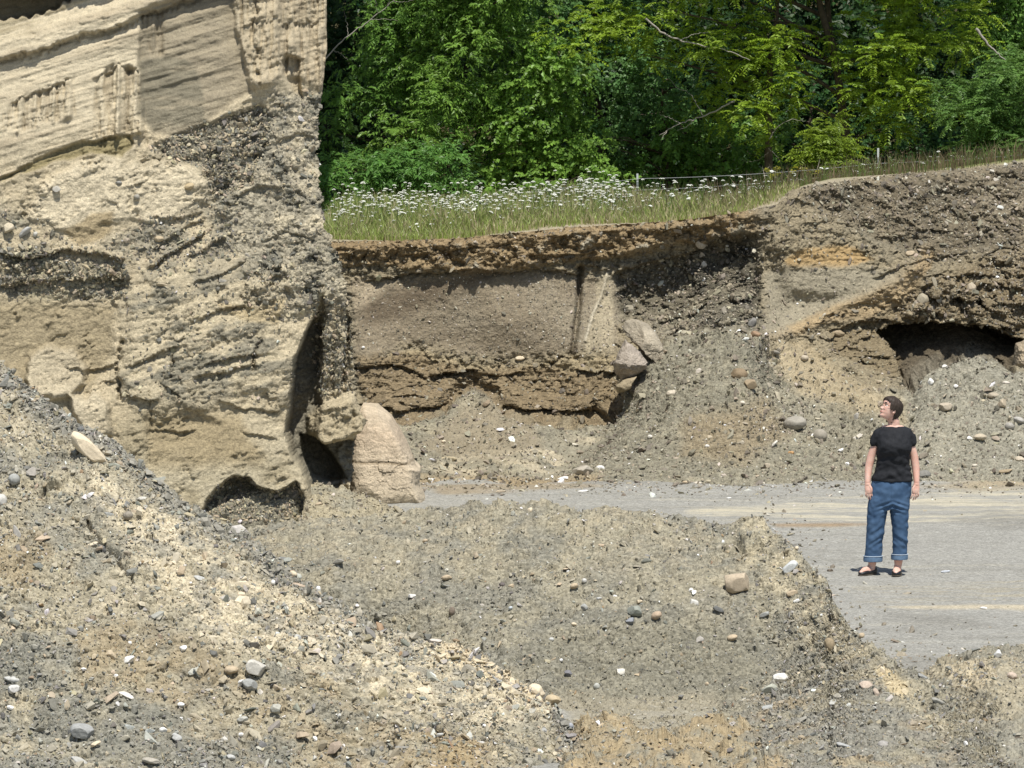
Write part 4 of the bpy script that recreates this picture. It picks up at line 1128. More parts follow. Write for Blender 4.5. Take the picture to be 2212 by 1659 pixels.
# surface, u, v, width, height (photograph pixels), turn in degrees, shape, colour, label
STONES = [
 ('left', 197, 985, 104, 36, -44, 'slab', CR, 'long cream slab lying diagonally near the top of the left heap'),
 ('left', 197, 1178, 16, 30, -70, 'angular', CR, 'upright cream chip beside the dark crack of the left heap'),
 ('left', 431, 1251, 29, 13, -15, 'slab', PG, 'flat pale grey flake in the pale sweep of the left heap'),
 ('left', 555, 1453, 44, 34, -20, 'block', (.55, .52, .45), 'big pale cobble with a dark shadow on the left heap'),
 ('left', 501, 1458, 33, 19, 0, 'round', TN, 'smooth tan oval pebble just left of the big pale cobble'),
 ('left', 541, 1487, 38, 28, -30, 'angular', MG, 'grey angular stone just under the big pale cobble'),
 ('left', 522, 1476, 16, 12, 30, 'angular', W, 'little whitish chip touching the grey angular stone'),
 ('left', 279, 1423, 26, 16, 20, 'angular', W, 'white wedge shaped chip on brown earth of the left heap'),
 ('left', 396, 1408, 18, 14, 20, 'angular', W, 'square white chip between the big pale cobble and white wedge'),
 ('left', 280, 1389, 9, 8, 0, 'block', W, 'tiny white cube shaped stone above the white wedge chip'),
 ('left', 269, 1509, 37, 13, -25, 'angular', (.66, .62, .54), 'long white splinter pointing down right on brown earth'),
 ('left', 25, 1461, 36, 16, -10, 'round', PG, 'pale grey oval cobble at the left border'),
 ('left', 28, 1487, 27, 20, 10, 'block', (.6, .58, .54), 'whitish block with a shadow under the pale grey oval cobble'),
 ('left', 172, 1640, 52, 26, -32, 'round', (.42, .41, .37), 'long rounded grey cobble at the bottom left corner'),
 ('left', 180, 1586, 52, 32, -15, 'slab', (.33, .33, .31), 'broad flat grey slab above the long rounded cobble'),
 ('left', 208, 1618, 27, 12, 25, 'angular', CR, 'small cream chip between flat grey slab and rounded cobble'),
 ('left', 351, 1584, 19, 13, 0, 'clod', W, 'pair of fused white pebbles near the bottom of the heap'),
 ('left', 382, 1605, 25, 15, -35, 'slab', PG, 'grey slanting flake right of the fused white pebbles'),
 ('left', 326, 1649, 42, 14, -8, 'round', (.36, .33, .27), 'long low greyish stone cut by the bottom edge'),
 ('left', 593, 1544, 27, 26, -40, 'angular', (.38, .37, .31), 'upright olive grey stone below the big pale cobble'),
 ('left', 524, 1552, 27, 14, 15, 'round', (.40, .39, .34), 'mottled grey pebble left of the upright olive stone'),
 ('left', 523, 1585, 12, 10, 0, 'round', W, 'small round white pebble below the mottled grey pebble'),
 ('left', 734, 1554, 12, 12, 0, 'round', PG, 'small round grey pebble alone on ochre earth'),
 ('left', 680, 1600, 10, 13, 20, 'angular', W, 'white speck sized chip on ochre earth near bottom'),
 ('left', 643, 1382, 17, 16, -40, 'angular', PG, 'pale grey upright chip on the lower crest slope'),
 ('left', 588, 1255, 10, 12, 0, 'round', W, 'white pebble high on the slaty crest strip'),
 ('left', 698, 1266, 11, 13, 10, 'round', W, 'egg shaped white pebble at the crest of the left heap'),
 ('left', 522, 1280, 18, 14, 10, 'angular', CR, 'cream lump stone in the middle of the pale sweep'),
 ('left', 633, 1242, 18, 13, -20, 'round', CR, 'cream pebble on the crest left of the egg shaped one'),
 ('left', 275, 1122, 23, 20, 10, 'round', (.27, .24, .19), 'brownish oval stone right of the long cream slab'),
 ('left', 235, 1118, 26, 11, -15, 'slab', MG, 'thin grey stone below the long cream slab'),
 ('left', 313, 1073, 25, 11, 0, 'round', (.5, .48, .42), 'pale oval pebble on the crest strip under the cliff foot'),
 ('left', 7, 1081, 26, 30, 0, 'round', (.5, .48, .43), 'big pale round cobble cut by the left border'),
 ('left', 33, 1045, 26, 26, 0, 'round', (.34, .34, .31), 'grey round cobble beside the cobble at the left border'),
 ('left', 174, 929, 16, 14, 0, 'round', DG, 'dark round pebble on the crest just above the cream slab'),
 ('left', 390, 1530, 16, 10, -5, 'round', W, 'white oval pebble right of the long white splinter'),
 ('left', 390, 1550, 10, 8, 0, 'angular', W, 'tiny white chip straight below the white oval pebble'),
 ('left', 251, 1459, 13, 10, 0, 'angular', W, 'white pebble between the white wedge and white splinter'),
 ('left', 281, 1568, 29, 15, -12, 'slab', (.33, .34, .31), 'thin grey flake below the long white splinter'),
 ('left', 268, 1606, 27, 13, 20, 'slab', (.37, .34, .26), 'tan grey flake right of the broad grey slab'),
 ('left', 181, 1453, 15, 8, 0, 'angular', W, 'thin white flake left of the white wedge chip'),
 ('left', 21, 1523, 17, 9, -20, 'slab', W, 'white splinter near the left border below the whitish block'),
 ('left', 942, 1597, 32, 10, 15, 'slab', PG, 'pale slab jutting over a dark hollow low on the left heap'),
 ('left', 1046, 1571, 9, 9, 0, 'round', W, 'small white pebble low on the right flank of the left heap'),
 ('left', 1038, 1602, 23, 11, 10, 'round', (.48, .46, .42), 'pale oval stone below the small white pebble'),
 ('left', 498, 1645, 21, 13, -15, 'round', PG, 'pale grey stone at the bottom edge under the ochre earth'),
 ('left', 1157, 1500, 42, 30, -25, 'clod', CR, 'big knobbly cream clod at the toe of the left heap'),
 ('left', 1188, 1527, 36, 24, -10, 'clod', (.48, .39, .25), 'tan crumbly clod right below the knobbly cream clod'),
 ('mid', 893, 1289, 18, 9, -8, 'block', W, 'white brick shaped chip on the shaded hollow slope'),
 ('mid', 967, 1256, 25, 14, 0, 'clod', TN, 'tan lump up the slope from the white brick shaped chip'),
 ('mid', 770, 1309, 9, 8, 0, 'angular', W, 'tiny white chip low on the slope near the left heap'),
 ('mid', 859, 1218, 11, 9, 20, 'angular', W, 'tiny white chip halfway up the middle heap at left'),
 ('mid', 1084, 1265, 14, 14, 0, 'angular', (.13, .11, .10), 'nearly black stone in the middle of the broad heap'),
 ('mid', 1106, 1268, 17, 11, 10, 'angular', TN, 'tan stone touching the nearly black stone'),
 ('mid', 730, 1228, 20, 25, 0, 'round', (.28, .27, .23), 'grey upright cobble at the left end of the broad heap'),
 ('mid', 1328, 1285, 12, 12, 0, 'angular', W, 'bright white cube like stone high on the broad heap'),
 ('mid', 1380, 1295, 14, 9, 0, 'block', CR, 'cream brick shaped stone right of the bright white cube'),
 ('mid', 1262, 1258, 12, 11, 0, 'round', (.55, .53, .48), 'pale round pebble left above the bright white cube'),
 ('mid', 1242, 1274, 19, 13, 20, 'round', TN, 'tan pebble beside the pale round pebble'),
 ('mid', 1375, 1328, 38, 25, -15, 'angular', (.27, .28, .235), 'large olive grey stone of a group of three'),
 ('mid', 1362, 1346, 25, 16, 25, 'angular', (.24, .25, .26), 'slate blue wedge below the large olive grey stone'),
 ('mid', 1416, 1333, 25, 18, 25, 'round', (.43, .33, .23), 'tan triangular stone right of the large olive grey stone'),
 ('mid', 1344, 1453, 19, 17, -10, 'block', (.74, .70, .6), 'white tooth shaped stone near the bottom of the hollow'),
 ('mid', 1196, 1423, 25, 8, 33, 'slab', TN, 'tan sliver pointing up right in the hollow'),
 ('mid', 1212, 1428, 8, 8, 0, 'round', W, 'white pea sized pebble by the tan sliver'),
 ('mid', 1225, 1459, 18, 15, -20, 'angular', (.19, .185, .19), 'dark slate stone in the bottom of the hollow'),
 ('mid', 1239, 1353, 13, 8, -15, 'round', CR, 'cream pebble in the upper part of the hollow'),
 ('mid', 1191, 1381, 12, 10, 0, 'round', PG, 'pale grey pebble left of the tooth shaped stone'),
 ('mid', 1103, 1321, 10, 8, 20, 'round', (.5, .54, .55), 'pale bluish pebble below the nearly black stone'),
 ('mid', 1294, 1294, 14, 7, 0, 'slab', PG, 'thin pale stone just left of the bright white cube'),
 ('mid', 1264, 1325, 16, 14, -40, 'angular', (.36, .36, .33), 'grey tilted stone below the tan pebble'),
 ('mid', 1291, 1486, 15, 16, 20, 'round', (.45, .45, .4), 'pale grey egg shaped stone at the edge of the trough'),
 ('mid', 978, 1325, 14, 20, 0, 'round', (.2, .16, .12), 'brown upright pebble right of the white brick shaped chip'),
 ('mid', 988, 1389, 17, 9, -8, 'round', BR, 'brown flat pebble above the cream crest of the left heap'),
 ('mid', 1148, 1109, 14, 14, 0, 'round', CR, 'cream pebble just under the crest of the broad heap'),
 ('mid', 926, 1129, 16, 9, 0, 'slab', (.28, .25, .2), 'brown flat stone at the crest of the broad heap left'),
 ('mid', 1434, 1120, 22, 9, 5, 'slab', (.33, .31, .26), 'flat grey stone on the crest left of the knob'),
 ('mid', 918, 1169, 13, 9, 20, 'round', TN, 'small tan pebble under the brown flat crest stone'),
 ('mid', 1588, 1269, 56, 44, 12, 'block', (.47, .385, .275), 'biggest tan boulder sitting on the broad heap'),
 ('mid', 1706, 1238, 38, 20, 38, 'block', (.55, .56, .54), 'white brick shaped block leaning on the heap shoulder'),
 ('mid', 1490, 1276, 11, 13, 0, 'round', W, 'white egg shaped pebble left of the biggest tan boulder'),
 ('mid', 1502, 1305, 20, 24, -10, 'block', (.58, .56, .5), 'whitish square stone below the white egg shaped pebble'),
 ('mid', 1721, 1300, 15, 9, 20, 'block', W, 'white chip below the leaning white block'),
 ('mid', 1708, 1284, 27, 13, 15, 'slab', TN, 'tan flat stone between leaning white block and white chip'),
 ('mid', 1686, 1470, 36, 24, 10, 'angular', (.74, .71, .64), 'bright white jagged rock on the right arm of the heap'),
 ('mid', 1667, 1500, 32, 19, 28, 'slab', (.42, .42, .34), 'greenish pale slab right under the white jagged rock'),
 ('mid', 1665, 1533, 36, 14, 8, 'slab', (.38, .385, .36), 'long grey slab two below the white jagged rock'),
 ('mid', 1873, 1486, 34, 18, 0, 'angular', PK, 'flat pinkish stone on the slope of the right arm'),
 ('mid', 1895, 1502, 13, 28, 25, 'slab', PK, 'narrow pinkish piece hanging from the flat pinkish stone'),
 ('mid', 1792, 1407, 25, 36, 25, 'clod', (.3, .235, .145), 'brown knobbly clod on the ridge of the right arm'),
 ('mid', 1871, 1361, 14, 13, 0, 'round', TN, 'round tan pebble on the outer edge of the heap'),
 ('right', 2157, 1423, 20, 20, 0, 'angular', (.6, .59, .56), 'white stone on the low heap at the right edge'),
 ('right', 2186, 1473, 23, 18, -20, 'round', PK, 'pinkish oval cobble on the low heap at the right edge'),
 ('mid', 1919, 1605, 44, 22, -22, 'slab', (.34, .32, .29), 'broad brownish grey slab near the bottom right'),
 ('mid', 1824, 1608, 36, 11, -18, 'slab', (.36, .36, .34), 'narrow grey slab left of the broad brownish slab'),
 ('floor', 2122, 1318, 17, 7, -8, 'angular', W, 'white stone alone on the floor near the thin sand streak'),
 ('floor', 2041, 1236, 22, 5, 5, 'slab', (.5, .52, .55), 'bluish flat stone on the floor right of the shoes'),
 ('mid', 1511, 1385, 17, 22, -40, 'angular', (.42, .39, .34), 'pinkish grey tilted stone below the biggest tan boulder'),
 ('mid', 1581, 1382, 25, 14, 15, 'round', TN, 'faint tan cobble sunk in the slope of the hollow'),
 ('mid', 1728, 1457, 14, 12, 0, 'round', CR, 'cream pebble right of the white jagged rock'),
 ('mid', 1996, 1453, 27, 9, -28, 'slab', (.27, .27, .25), 'dark grey splinter on the outer edge of the right arm'),
 ('mid', 2029, 1518, 31, 13, -20, 'slab', (.3, .29, .25), 'grey flat stone low on the outer side of the right arm'),
 ('mid', 1907, 1455, 13, 20, 30, 'angular', CR, 'cream pointed stone at the top of the pale clay patch'),
 ('mid', 2086, 1612, 10, 14, 20, 'angular', W, 'white chip at the far tip of the right arm'),
 ('mid', 1527, 1478, 10, 17, 30, 'angular', TN, 'small tan wedge at the upper rim of the trough'),
 ('right', 2116, 1562, 18, 9, 0, 'round', (.5, .5, .46), 'pale pebble at the foot of the right edge heap'),
 ('floor', 1574, 1078, 12, 4, 0, 'round', W, 'white flat pebble on the floor behind the broad heap'),
 ('mid', 1722, 1193, 10, 9, 0, 'round', CR, 'cream pebble perched on the shoulder outline of the heap'),
 ('mid', 1552, 1321, 27, 11, -22, 'slab', (.17, .17, .16), 'dark slate flake below the biggest tan boulder'),
 ('mid', 1651, 1328, 23, 11, 20, 'slab', MG, 'grey slate flake right of the dark slate flake'),
 ('left', 1260, 1559, 15, 14, 0, 'round', (.33, .34, .36), 'blue grey ball shaped pebble at the edge of the trough'),
 ('floor', 1303, 1532, 15, 6, 5, 'round', PK, 'pinkish flat pebble in the bottom of the trough'),
 ('bank', 1216, 1037, 27, 9, 8, 'round', W, 'long white stone left of the greyish rock at the bank foot'),
 ('bank', 1257, 1027, 46, 25, 8, 'angular', (.40, .36, .29), 'greyish tan rock at the foot of the far bank'),
 ('bank', 1296, 1012, 21, 15, 0, 'angular', (.68, .66, .62), 'white cobble right of the greyish rock at the bank foot'),
 ('bank', 1123, 775, 22, 10, 5, 'round', CR, 'pale stone over a small dark hole under the smooth panel'),
 ('bank', 1053, 873, 22, 11, 38, 'block', (.27, .21, .14), 'brown brick like lump on the smooth spill slope'),
 ('bank', 1049, 917, 15, 12, -20, 'round', (.2, .18, .14), 'dark round stone in the middle of the smooth spill slope'),
 ('bank', 960, 952, 12, 9, 0, 'round', CR, 'small cream pebble low on the smooth spill slope'),
 ('bank', 1450, 848, 25, 19, 10, 'round', (.5, .44, .34), 'pale cobble below the two tilted blocks'),
 ('bank', 967, 988, 46, 15, 5, 'clod', (.44, .37, .24), 'long sandy clod with a dark underside at the spill foot'),
 ('bank', 784, 752, 8, 7, 0, 'round', W, 'white dot stone low in the cut panel by the cliff'),
 ('bank', 1404, 948, 11, 9, 0, 'round', (.6, .56, .48), 'pale pebble on the lower cone slope'),
 ('floor', 1081, 1062, 25, 5, 4, 'slab', (.55, .47, .35), 'flat cream slab on the floor in front of the bank'),
 ('floor', 1257, 1062, 23, 4, 5, 'slab', W, 'thin white slab on the floor right of the flat cream slab'),
 ('bank', 1402, 1046, 17, 9, 0, 'round', (.5, .43, .33), 'cream pebble at the toe of the spill left of the woman'),
 ('bank', 1515, 527, 27, 24, -20, 'round', (.5, .45, .36), 'round pale cobble stuck in the brown crust under the meadow'),
 ('bank', 1624, 702, 16, 27, -35, 'round', (.22, .21, .19), 'dark oval cobble at the foot of the vertical edge'),
 ('bank', 1631, 721, 24, 17, -20, 'round', (.30, .2, .125), 'reddish brown cobble under the dark oval cobble'),
 ('bank', 1966, 550, 21, 14, 8, 'block', TN, 'tan flat cobble right of the ochre sand lens'),
 ('bank', 2018, 618, 12, 36, 15, 'slab', (.34, .30, .22), 'long upright stone standing in the cobble layer'),
 ('bank', 1993, 651, 28, 30, 0, 'round', (.34, .30, .22), 'round cobble left below the long upright stone'),
 ('bank', 2098, 626, 21, 23, 0, 'round', (.38, .32, .23), 'tan round cobble in the cobble layer above the hollow'),
 ('bank', 2030, 650, 14, 17, 0, 'round', (.38, .36, .3), 'small pale cobble right of the long upright stone'),
 ('bank', 1808, 726, 36, 18, -10, 'clod', (.33, .26, .165), 'tan lump stuck under the sandy shelf'),
 ('bank', 1678, 754, 18, 10, -15, 'round', (.24, .22, .18), 'dark flat cobble at the top of the sandy chute'),
 ('bank', 1740, 768, 18, 14, 0, 'clod', (.42, .36, .27), 'pale lump at the tip of the small earth column'),
 ('bank', 2034, 791, 14, 11, 10, 'angular', (.66, .63, .57), 'white stone on top of the right spill cone'),
 ('bank', 2011, 821, 14, 15, -10, 'angular', W, 'white triangular stone left of the right spill cone top'),
 ('bank', 2141, 849, 28, 16, 0, 'round', (.36, .31, .23), 'tan grey cobble on the right spill cone'),
 ('bank', 2037, 882, 28, 22, 10, 'block', (.42, .36, .27), 'tan square block on the right spill cone above the woman'),
 ('bank', 2157, 878, 21, 22, 0, 'angular', (.42, .35, .25), 'tan angular cobble below the tan grey cobble'),
 ('bank', 2193, 907, 26, 14, -20, 'round', (.40, .38, .34), 'grey oval cobble near the right border'),
 ('bank', 2177, 921, 22, 19, 0, 'round', (.33, .31, .27), 'grey round cobble touching the grey oval cobble'),
 ('bank', 2113, 950, 30, 16, 0, 'clod', (.48, .41, .3), 'pale crumbly clod low on the right spill cone'),
 ('bank', 2200, 987, 23, 14, -5, 'round', (.52, .45, .34), 'cream cobble near the right border above the floor'),
 ('bank', 1995, 1030, 30, 22, 10, 'round', (.21, .2, .175), 'dark grey boulder right behind the womans elbow'),
 ('bank', 1615, 832, 28, 20, 5, 'block', (.32, .25, .16), 'brown block with a dark underside on the central cone'),
 ('bank', 1598, 805, 38, 30, 0, 'clod', (.24, .18, .11), 'dark brown crumbly clod above the brown block'),
 ('bank', 1601, 867, 12, 10, 0, 'round', (.62, .56, .45), 'cream pebble under the brown block'),
 ('bank', 1715, 923, 52, 34, 5, 'round', (.31, .285, .235), 'large grey boulder half buried in the central cone'),
 ('bank', 1771, 932, 32, 30, 0, 'round', (.30, .27, .215), 'half buried boulder right of the large grey boulder'),
 ('bank', 1667, 962, 22, 6, 42, 'slab', (.68, .64, .56), 'white stick like splinter below the large grey boulder'),
 ('bank', 1817, 943, 17, 8, 25, 'angular', W, 'white curved chip left of the womans shoulder'),
 ('bank', 1710, 981, 13, 10, 0, 'block', OR, 'small orange stone on the central cone'),
 ('bank', 1656, 1014, 15, 12, 0, 'block', (.4, .34, .25), 'tan square stone near the toe of the central cone'),
 ('bank', 1527, 963, 11, 9, 0, 'round', (.66, .63, .57), 'white pebble in the middle of the central cone'),
 ('bank', 1508, 1044, 21, 11, 0, 'round', (.52, .47, .38), 'pale oval cobble at the toe of the central cone'),
 ('bank', 1481, 1047, 15, 8, 0, 'round', TN, 'tan pebble left of the pale oval toe cobble'),
 ('bank', 1968, 903, 24, 11, 30, 'slab', (.2, .16, .11), 'dark brown slab right of the womans neck'),
 ('bank', 1901, 828, 13, 6, 0, 'slab', CR, 'cream chip straight above the womans head'),
 ('bank', 2172, 1024, 32, 8, 8, 'slab', (.4, .32, .21), 'long tan slab at the toe near the right border'),
 ('bank', 2105, 1002, 15, 8, 0, 'round', (.55, .5, .4), 'pale pebble above the long tan slab'),
 ('bank', 2059, 832, 11, 9, 0, 'round', W, 'white pebble below the right spill cone top'),
 ('bank', 2168, 824, 17, 9, 0, 'round', (.55, .5, .42), 'pale oval pebble right of the spill cone top'),
 ('apron', 690, 1090, 18, 9, 10, 'clod', TN, 'tan clod on the earth spill left of the pinkish boulder'),
 ('cliff', 52, 505, 34, 12, 44, 'slab', (.40, .39, .36), 'grey blade shaped stone stuck in the cliff near the left border'),
 ('cliff', 76, 507, 10, 13, -20, 'round', (.5, .48, .42), 'pale pebble beside the grey blade in the cliff'),
 ('cliff', 120, 410, 20, 17, 0, 'angular', (.35, .33, .28), 'grey stone high in the pale layer of the cliff'),
 ('cliff', 256, 396, 15, 8, 0, 'round', (.27, .26, .23), 'dark oval pebble in the pale layer of the cliff'),
 ('cliff', 298, 429, 14, 14, -30, 'round', (.3, .28, .23), 'grey round pebble under the dark oval pebble in the cliff'),
 ('cliff', 411, 404, 22, 14, 20, 'round', (.44, .35, .21), 'ochre oval cobble in the pale layer of the cliff'),
 ('cliff', 345, 519, 21, 13, 0, 'round', (.42, .34, .22), 'tan oval cobble above the double shadow ledge'),
 ('cliff', 15, 497, 30, 24, 12, 'angular', (.46, .40, .29), 'big cream cobble in the cliff at the left border'),
 ('cliff', 473, 1054, 15, 6, 0, 'round', (.55, .5, .4), 'pale pebble on the rim of the small cave'),
]

def place_stone(i, key, u, v, wpx, hpx, turn, kind, col, label, name=None, dmul=.8, sink=.22, sub=4):
    q, n = surf_at(key, u, v)
    s = q[1] * KPX
    W_, H_ = wpx * s, hpx * s
    D_ = min(W_, H_ * 1.6) * dmul + .2 * W_
    me = rock_mesh(500 + i, (W_, D_, H_), kind, col, 3 if wpx < 20 else sub)
    nm = name or ('earth_clod' if kind == 'clod' else 'pebble' if wpx < 17 else 'stone')
    o = link(nm, me, label=label, category='clod of earth' if kind == 'clod' else 'stone', group='clods of earth fallen in the pit' if kind == 'clod' else 'single stones on the slopes')
    lift = (.5 - sink - (.12 if key == 'bank' and kind == 'round' else 0)) * min(H_, D_) * 1.5
    o.location = Vector(q) + Vector(n) * lift * .55 + Vector((0, 0, lift * .3))
    o.rotation_euler = (rad(RNG.uniform(-12, 4)), rad(-turn) , rad(RNG.uniform(-20, 20)))
    return o

for _i, _s in enumerate(STONES):
    place_stone(_i, *_s)

# ------------------------------------------------------------------ big fallen blocks (outlines given their own depth)
def block(name, label, cat, outline, Y, depth, col, seed, lean=.15, bands=None, step=4.0, cut=(.86, .96), ncut=7, rough=1.0):
    """solid block: front face bulging towards the viewer, thickness depth, real distance Y"""
    outline = np.array(outline, float)
    umin, vmin = outline.min(0)
    umax, vmax = outline.max(0)
    us, vs = np.arange(umin - step, umax + 2 * step, step), np.arange(vmin - step, vmax + 2 * step, step)
    # rings from outline to centre
    n = 260
    seg = np.linalg.norm(np.roll(outline, -1, 0) - outline, axis=1)
    cum = np.concatenate([[0], np.cumsum(seg)])
    t = np.linspace(0, cum[-1], n, endpoint=False)
    o2 = np.concatenate([outline, outline[:1]])
    ring = np.stack([np.interp(t, cum, o2[:, 0]), np.interp(t, cum, o2[:, 1])], -1)
    cen = outline.mean(0)
    fr = np.concatenate([np.linspace(0.02, .9, 60), [.93, .955, .975, .99, 1.0]])
    pts, dep = [], []
    for f in fr:
        pts.append(cen + (ring - cen) * f)
        dep.append(np.full(n, -(1 - f ** 9) * .5))
    for f, d in ((1.0, .15), (1.0, .4), (.97, .75), (.85, 1.0), (.5, 1.05), (.02, 1.05)):
        pts.append(cen + (ring - cen) * f)
        dep.append(np.full(n, d - .0))
    pts, dep = np.stack(pts), np.stack(dep)
    base = P(pts[..., 0], pts[..., 1], np.full(pts.shape[:2], Y))
    pos = base.copy()
    hgt = pos[..., 2] - pos[..., 2].min()
    pos[..., 1] += dep * depth + lean * hgt
    cpos = pos.mean((0, 1))
    r = np.random.default_rng(seed)
    d = pos - cpos
    dn = d / (np.linalg.norm(d, axis=-1, keepdims=True) + 1e-9)
    f1 = fbm(pos, 3.0, 5, off=seed)
    f2 = fbm(pos, (3, 3, 16), 5, .6, off=seed + 9)
    for _k in range(ncut):                                   # broken facets on the side towards the viewer
        nv = np.array([r.normal() * .6, -1.0, r.normal() * .6 + .2]); nv /= np.linalg.norm(nv)
        sd_ = (pos - cpos) @ nv
        lim = np.quantile(sd_, r.uniform(*cut))
        pos = pos - nv * (np.clip(sd_ - lim, 0, None) * .85)[..., None]
    for (v0, wd, bc, am) in (bands or [])[:1]:
        pos[..., 1] += .012 * np.exp(-((pts[..., 1] - v0 + 6 * f1) / wd) ** 2)
    f3 = fbm(pos, (1.2, 1.2, 24), 5, .65, off=seed + 30)
    pos += rough * dn * (.018 * f1 + .012 * f2 + .012 * f3 + .012 * facet(pos, 6, 1.0, seed) + .006 * facet(pos, 19, 1.0, seed + 2) + .006 * fbm(pos, 30, 4, .6, off=seed))[..., None] * np.minimum(1, 6 * np.linalg.norm(d, axis=-1, keepdims=True))
    c = np.array(col) * (1 + .18 * f1 + .2 * f2 + .3 * f3)[..., None]
    if bands:
        for (v0, wd, bc, am) in bands:
            m = np.exp(-((pts[..., 1] - v0 + 6 * f1) / wd) ** 2) * am
            c = mixc(c, bc, m)
    C = np.concatenate([np.clip(c, .03, .8), np.full(c.shape[:2] + (1,), .3)], -1)
    nr, nc = pts.shape[:2]
    i = np.arange(nr * nc).reshape(nr, nc)
    j = np.roll(i, -1, 1)
    faces = np.stack([i[:-1], j[:-1], j[1:], i[1:]], -1).reshape(-1, 4)
    me = mesh_np(name, pos.reshape(-1, 3), faces, C.reshape(-1, 4), True, M_EARTH)
    bm = bmesh.new(); bm.from_mesh(me)
    bmesh.ops.recalc_face_normals(bm, faces=bm.faces[:])
    bm.to_mesh(me); bm.free()
    return link(name, me, label=label, category=cat)

block('boulder', 'large pinkish layered sandstone boulder standing between cliff foot and heap', 'boulder',
      [(782, 880), (812, 882), (842, 905), (866, 942), (884, 980), (894, 1006), (908, 1018), (904, 1050), (916, 1078), (920, 1100), (850, 1105), (752, 1110), (750, 1000), (756, 940), (766, 900)],
      57.2, .75, (.56, .465, .345), 5, .25, cut=(.95, .99), ncut=3, rough=.6, bands=[(996, 3.2, (.24, .185, .12), .75), (940, 40, (.47, .36, .26), .5), (1070, 25, (.54, .46, .34), .5)])
block('boulder', 'upper of two tilted earth blocks leaning on the central spill cone', 'boulder',
      [(1352, 697), (1375, 694), (1400, 704), (1420, 725), (1432, 750), (1442, 785), (1430, 792), (1400, 770), (1375, 745), (1356, 728), (1345, 712)], 62.6, .45, (.38, .33, .255), 16, .3, cut=(.45, .8), ncut=9)
block('boulder', 'lower pointed pinkish block in front of the upper tilted block', 'boulder',
      [(1352, 738), (1366, 748), (1382, 762), (1400, 785), (1396, 800), (1378, 812), (1345, 822), (1332, 812), (1327, 790), (1340, 760)], 62.2, .4, (.38, .325, .27), 17, .3, cut=(.45, .8), ncut=9)
block('boulder', 'tall tan block cut by the right border above the spill cone', 'boulder',
      [(2198, 745), (2225, 735), (2250, 760), (2255, 810), (2215, 815), (2192, 800)], 62.3, .4, (.38, .31, .22), 8, .2)
block('boulder', 'broken tan lump at the left foot of the central cone under the dark notch', 'boulder',
      [(1345, 822), (1375, 815), (1362, 840), (1335, 850), (1330, 835)], 62.1, .2, (.33, .27, .18), 9, .2)
# ================================================================== plants
def leaf_mesh(base, dirn, nrm, length, width, fold=.25):
    """arrays (n,3); returns verts (n,4,3)"""
    d = dirn / (np.linalg.norm(dirn, axis=-1, keepdims=True) + 1e-9)
    s = np.cross(d, nrm)
    s /= np.linalg.norm(s, axis=-1, keepdims=True) + 1e-9
    up = np.cross(s, d)
    L, Wd = length[:, None], width[:, None]
    mid = base + d * L * .42
    return np.stack([base, mid + s * Wd * .5 + up * Wd * fold, base + d * L - up * L * .08, mid - s * Wd * .5 + up * Wd * fold], 1)

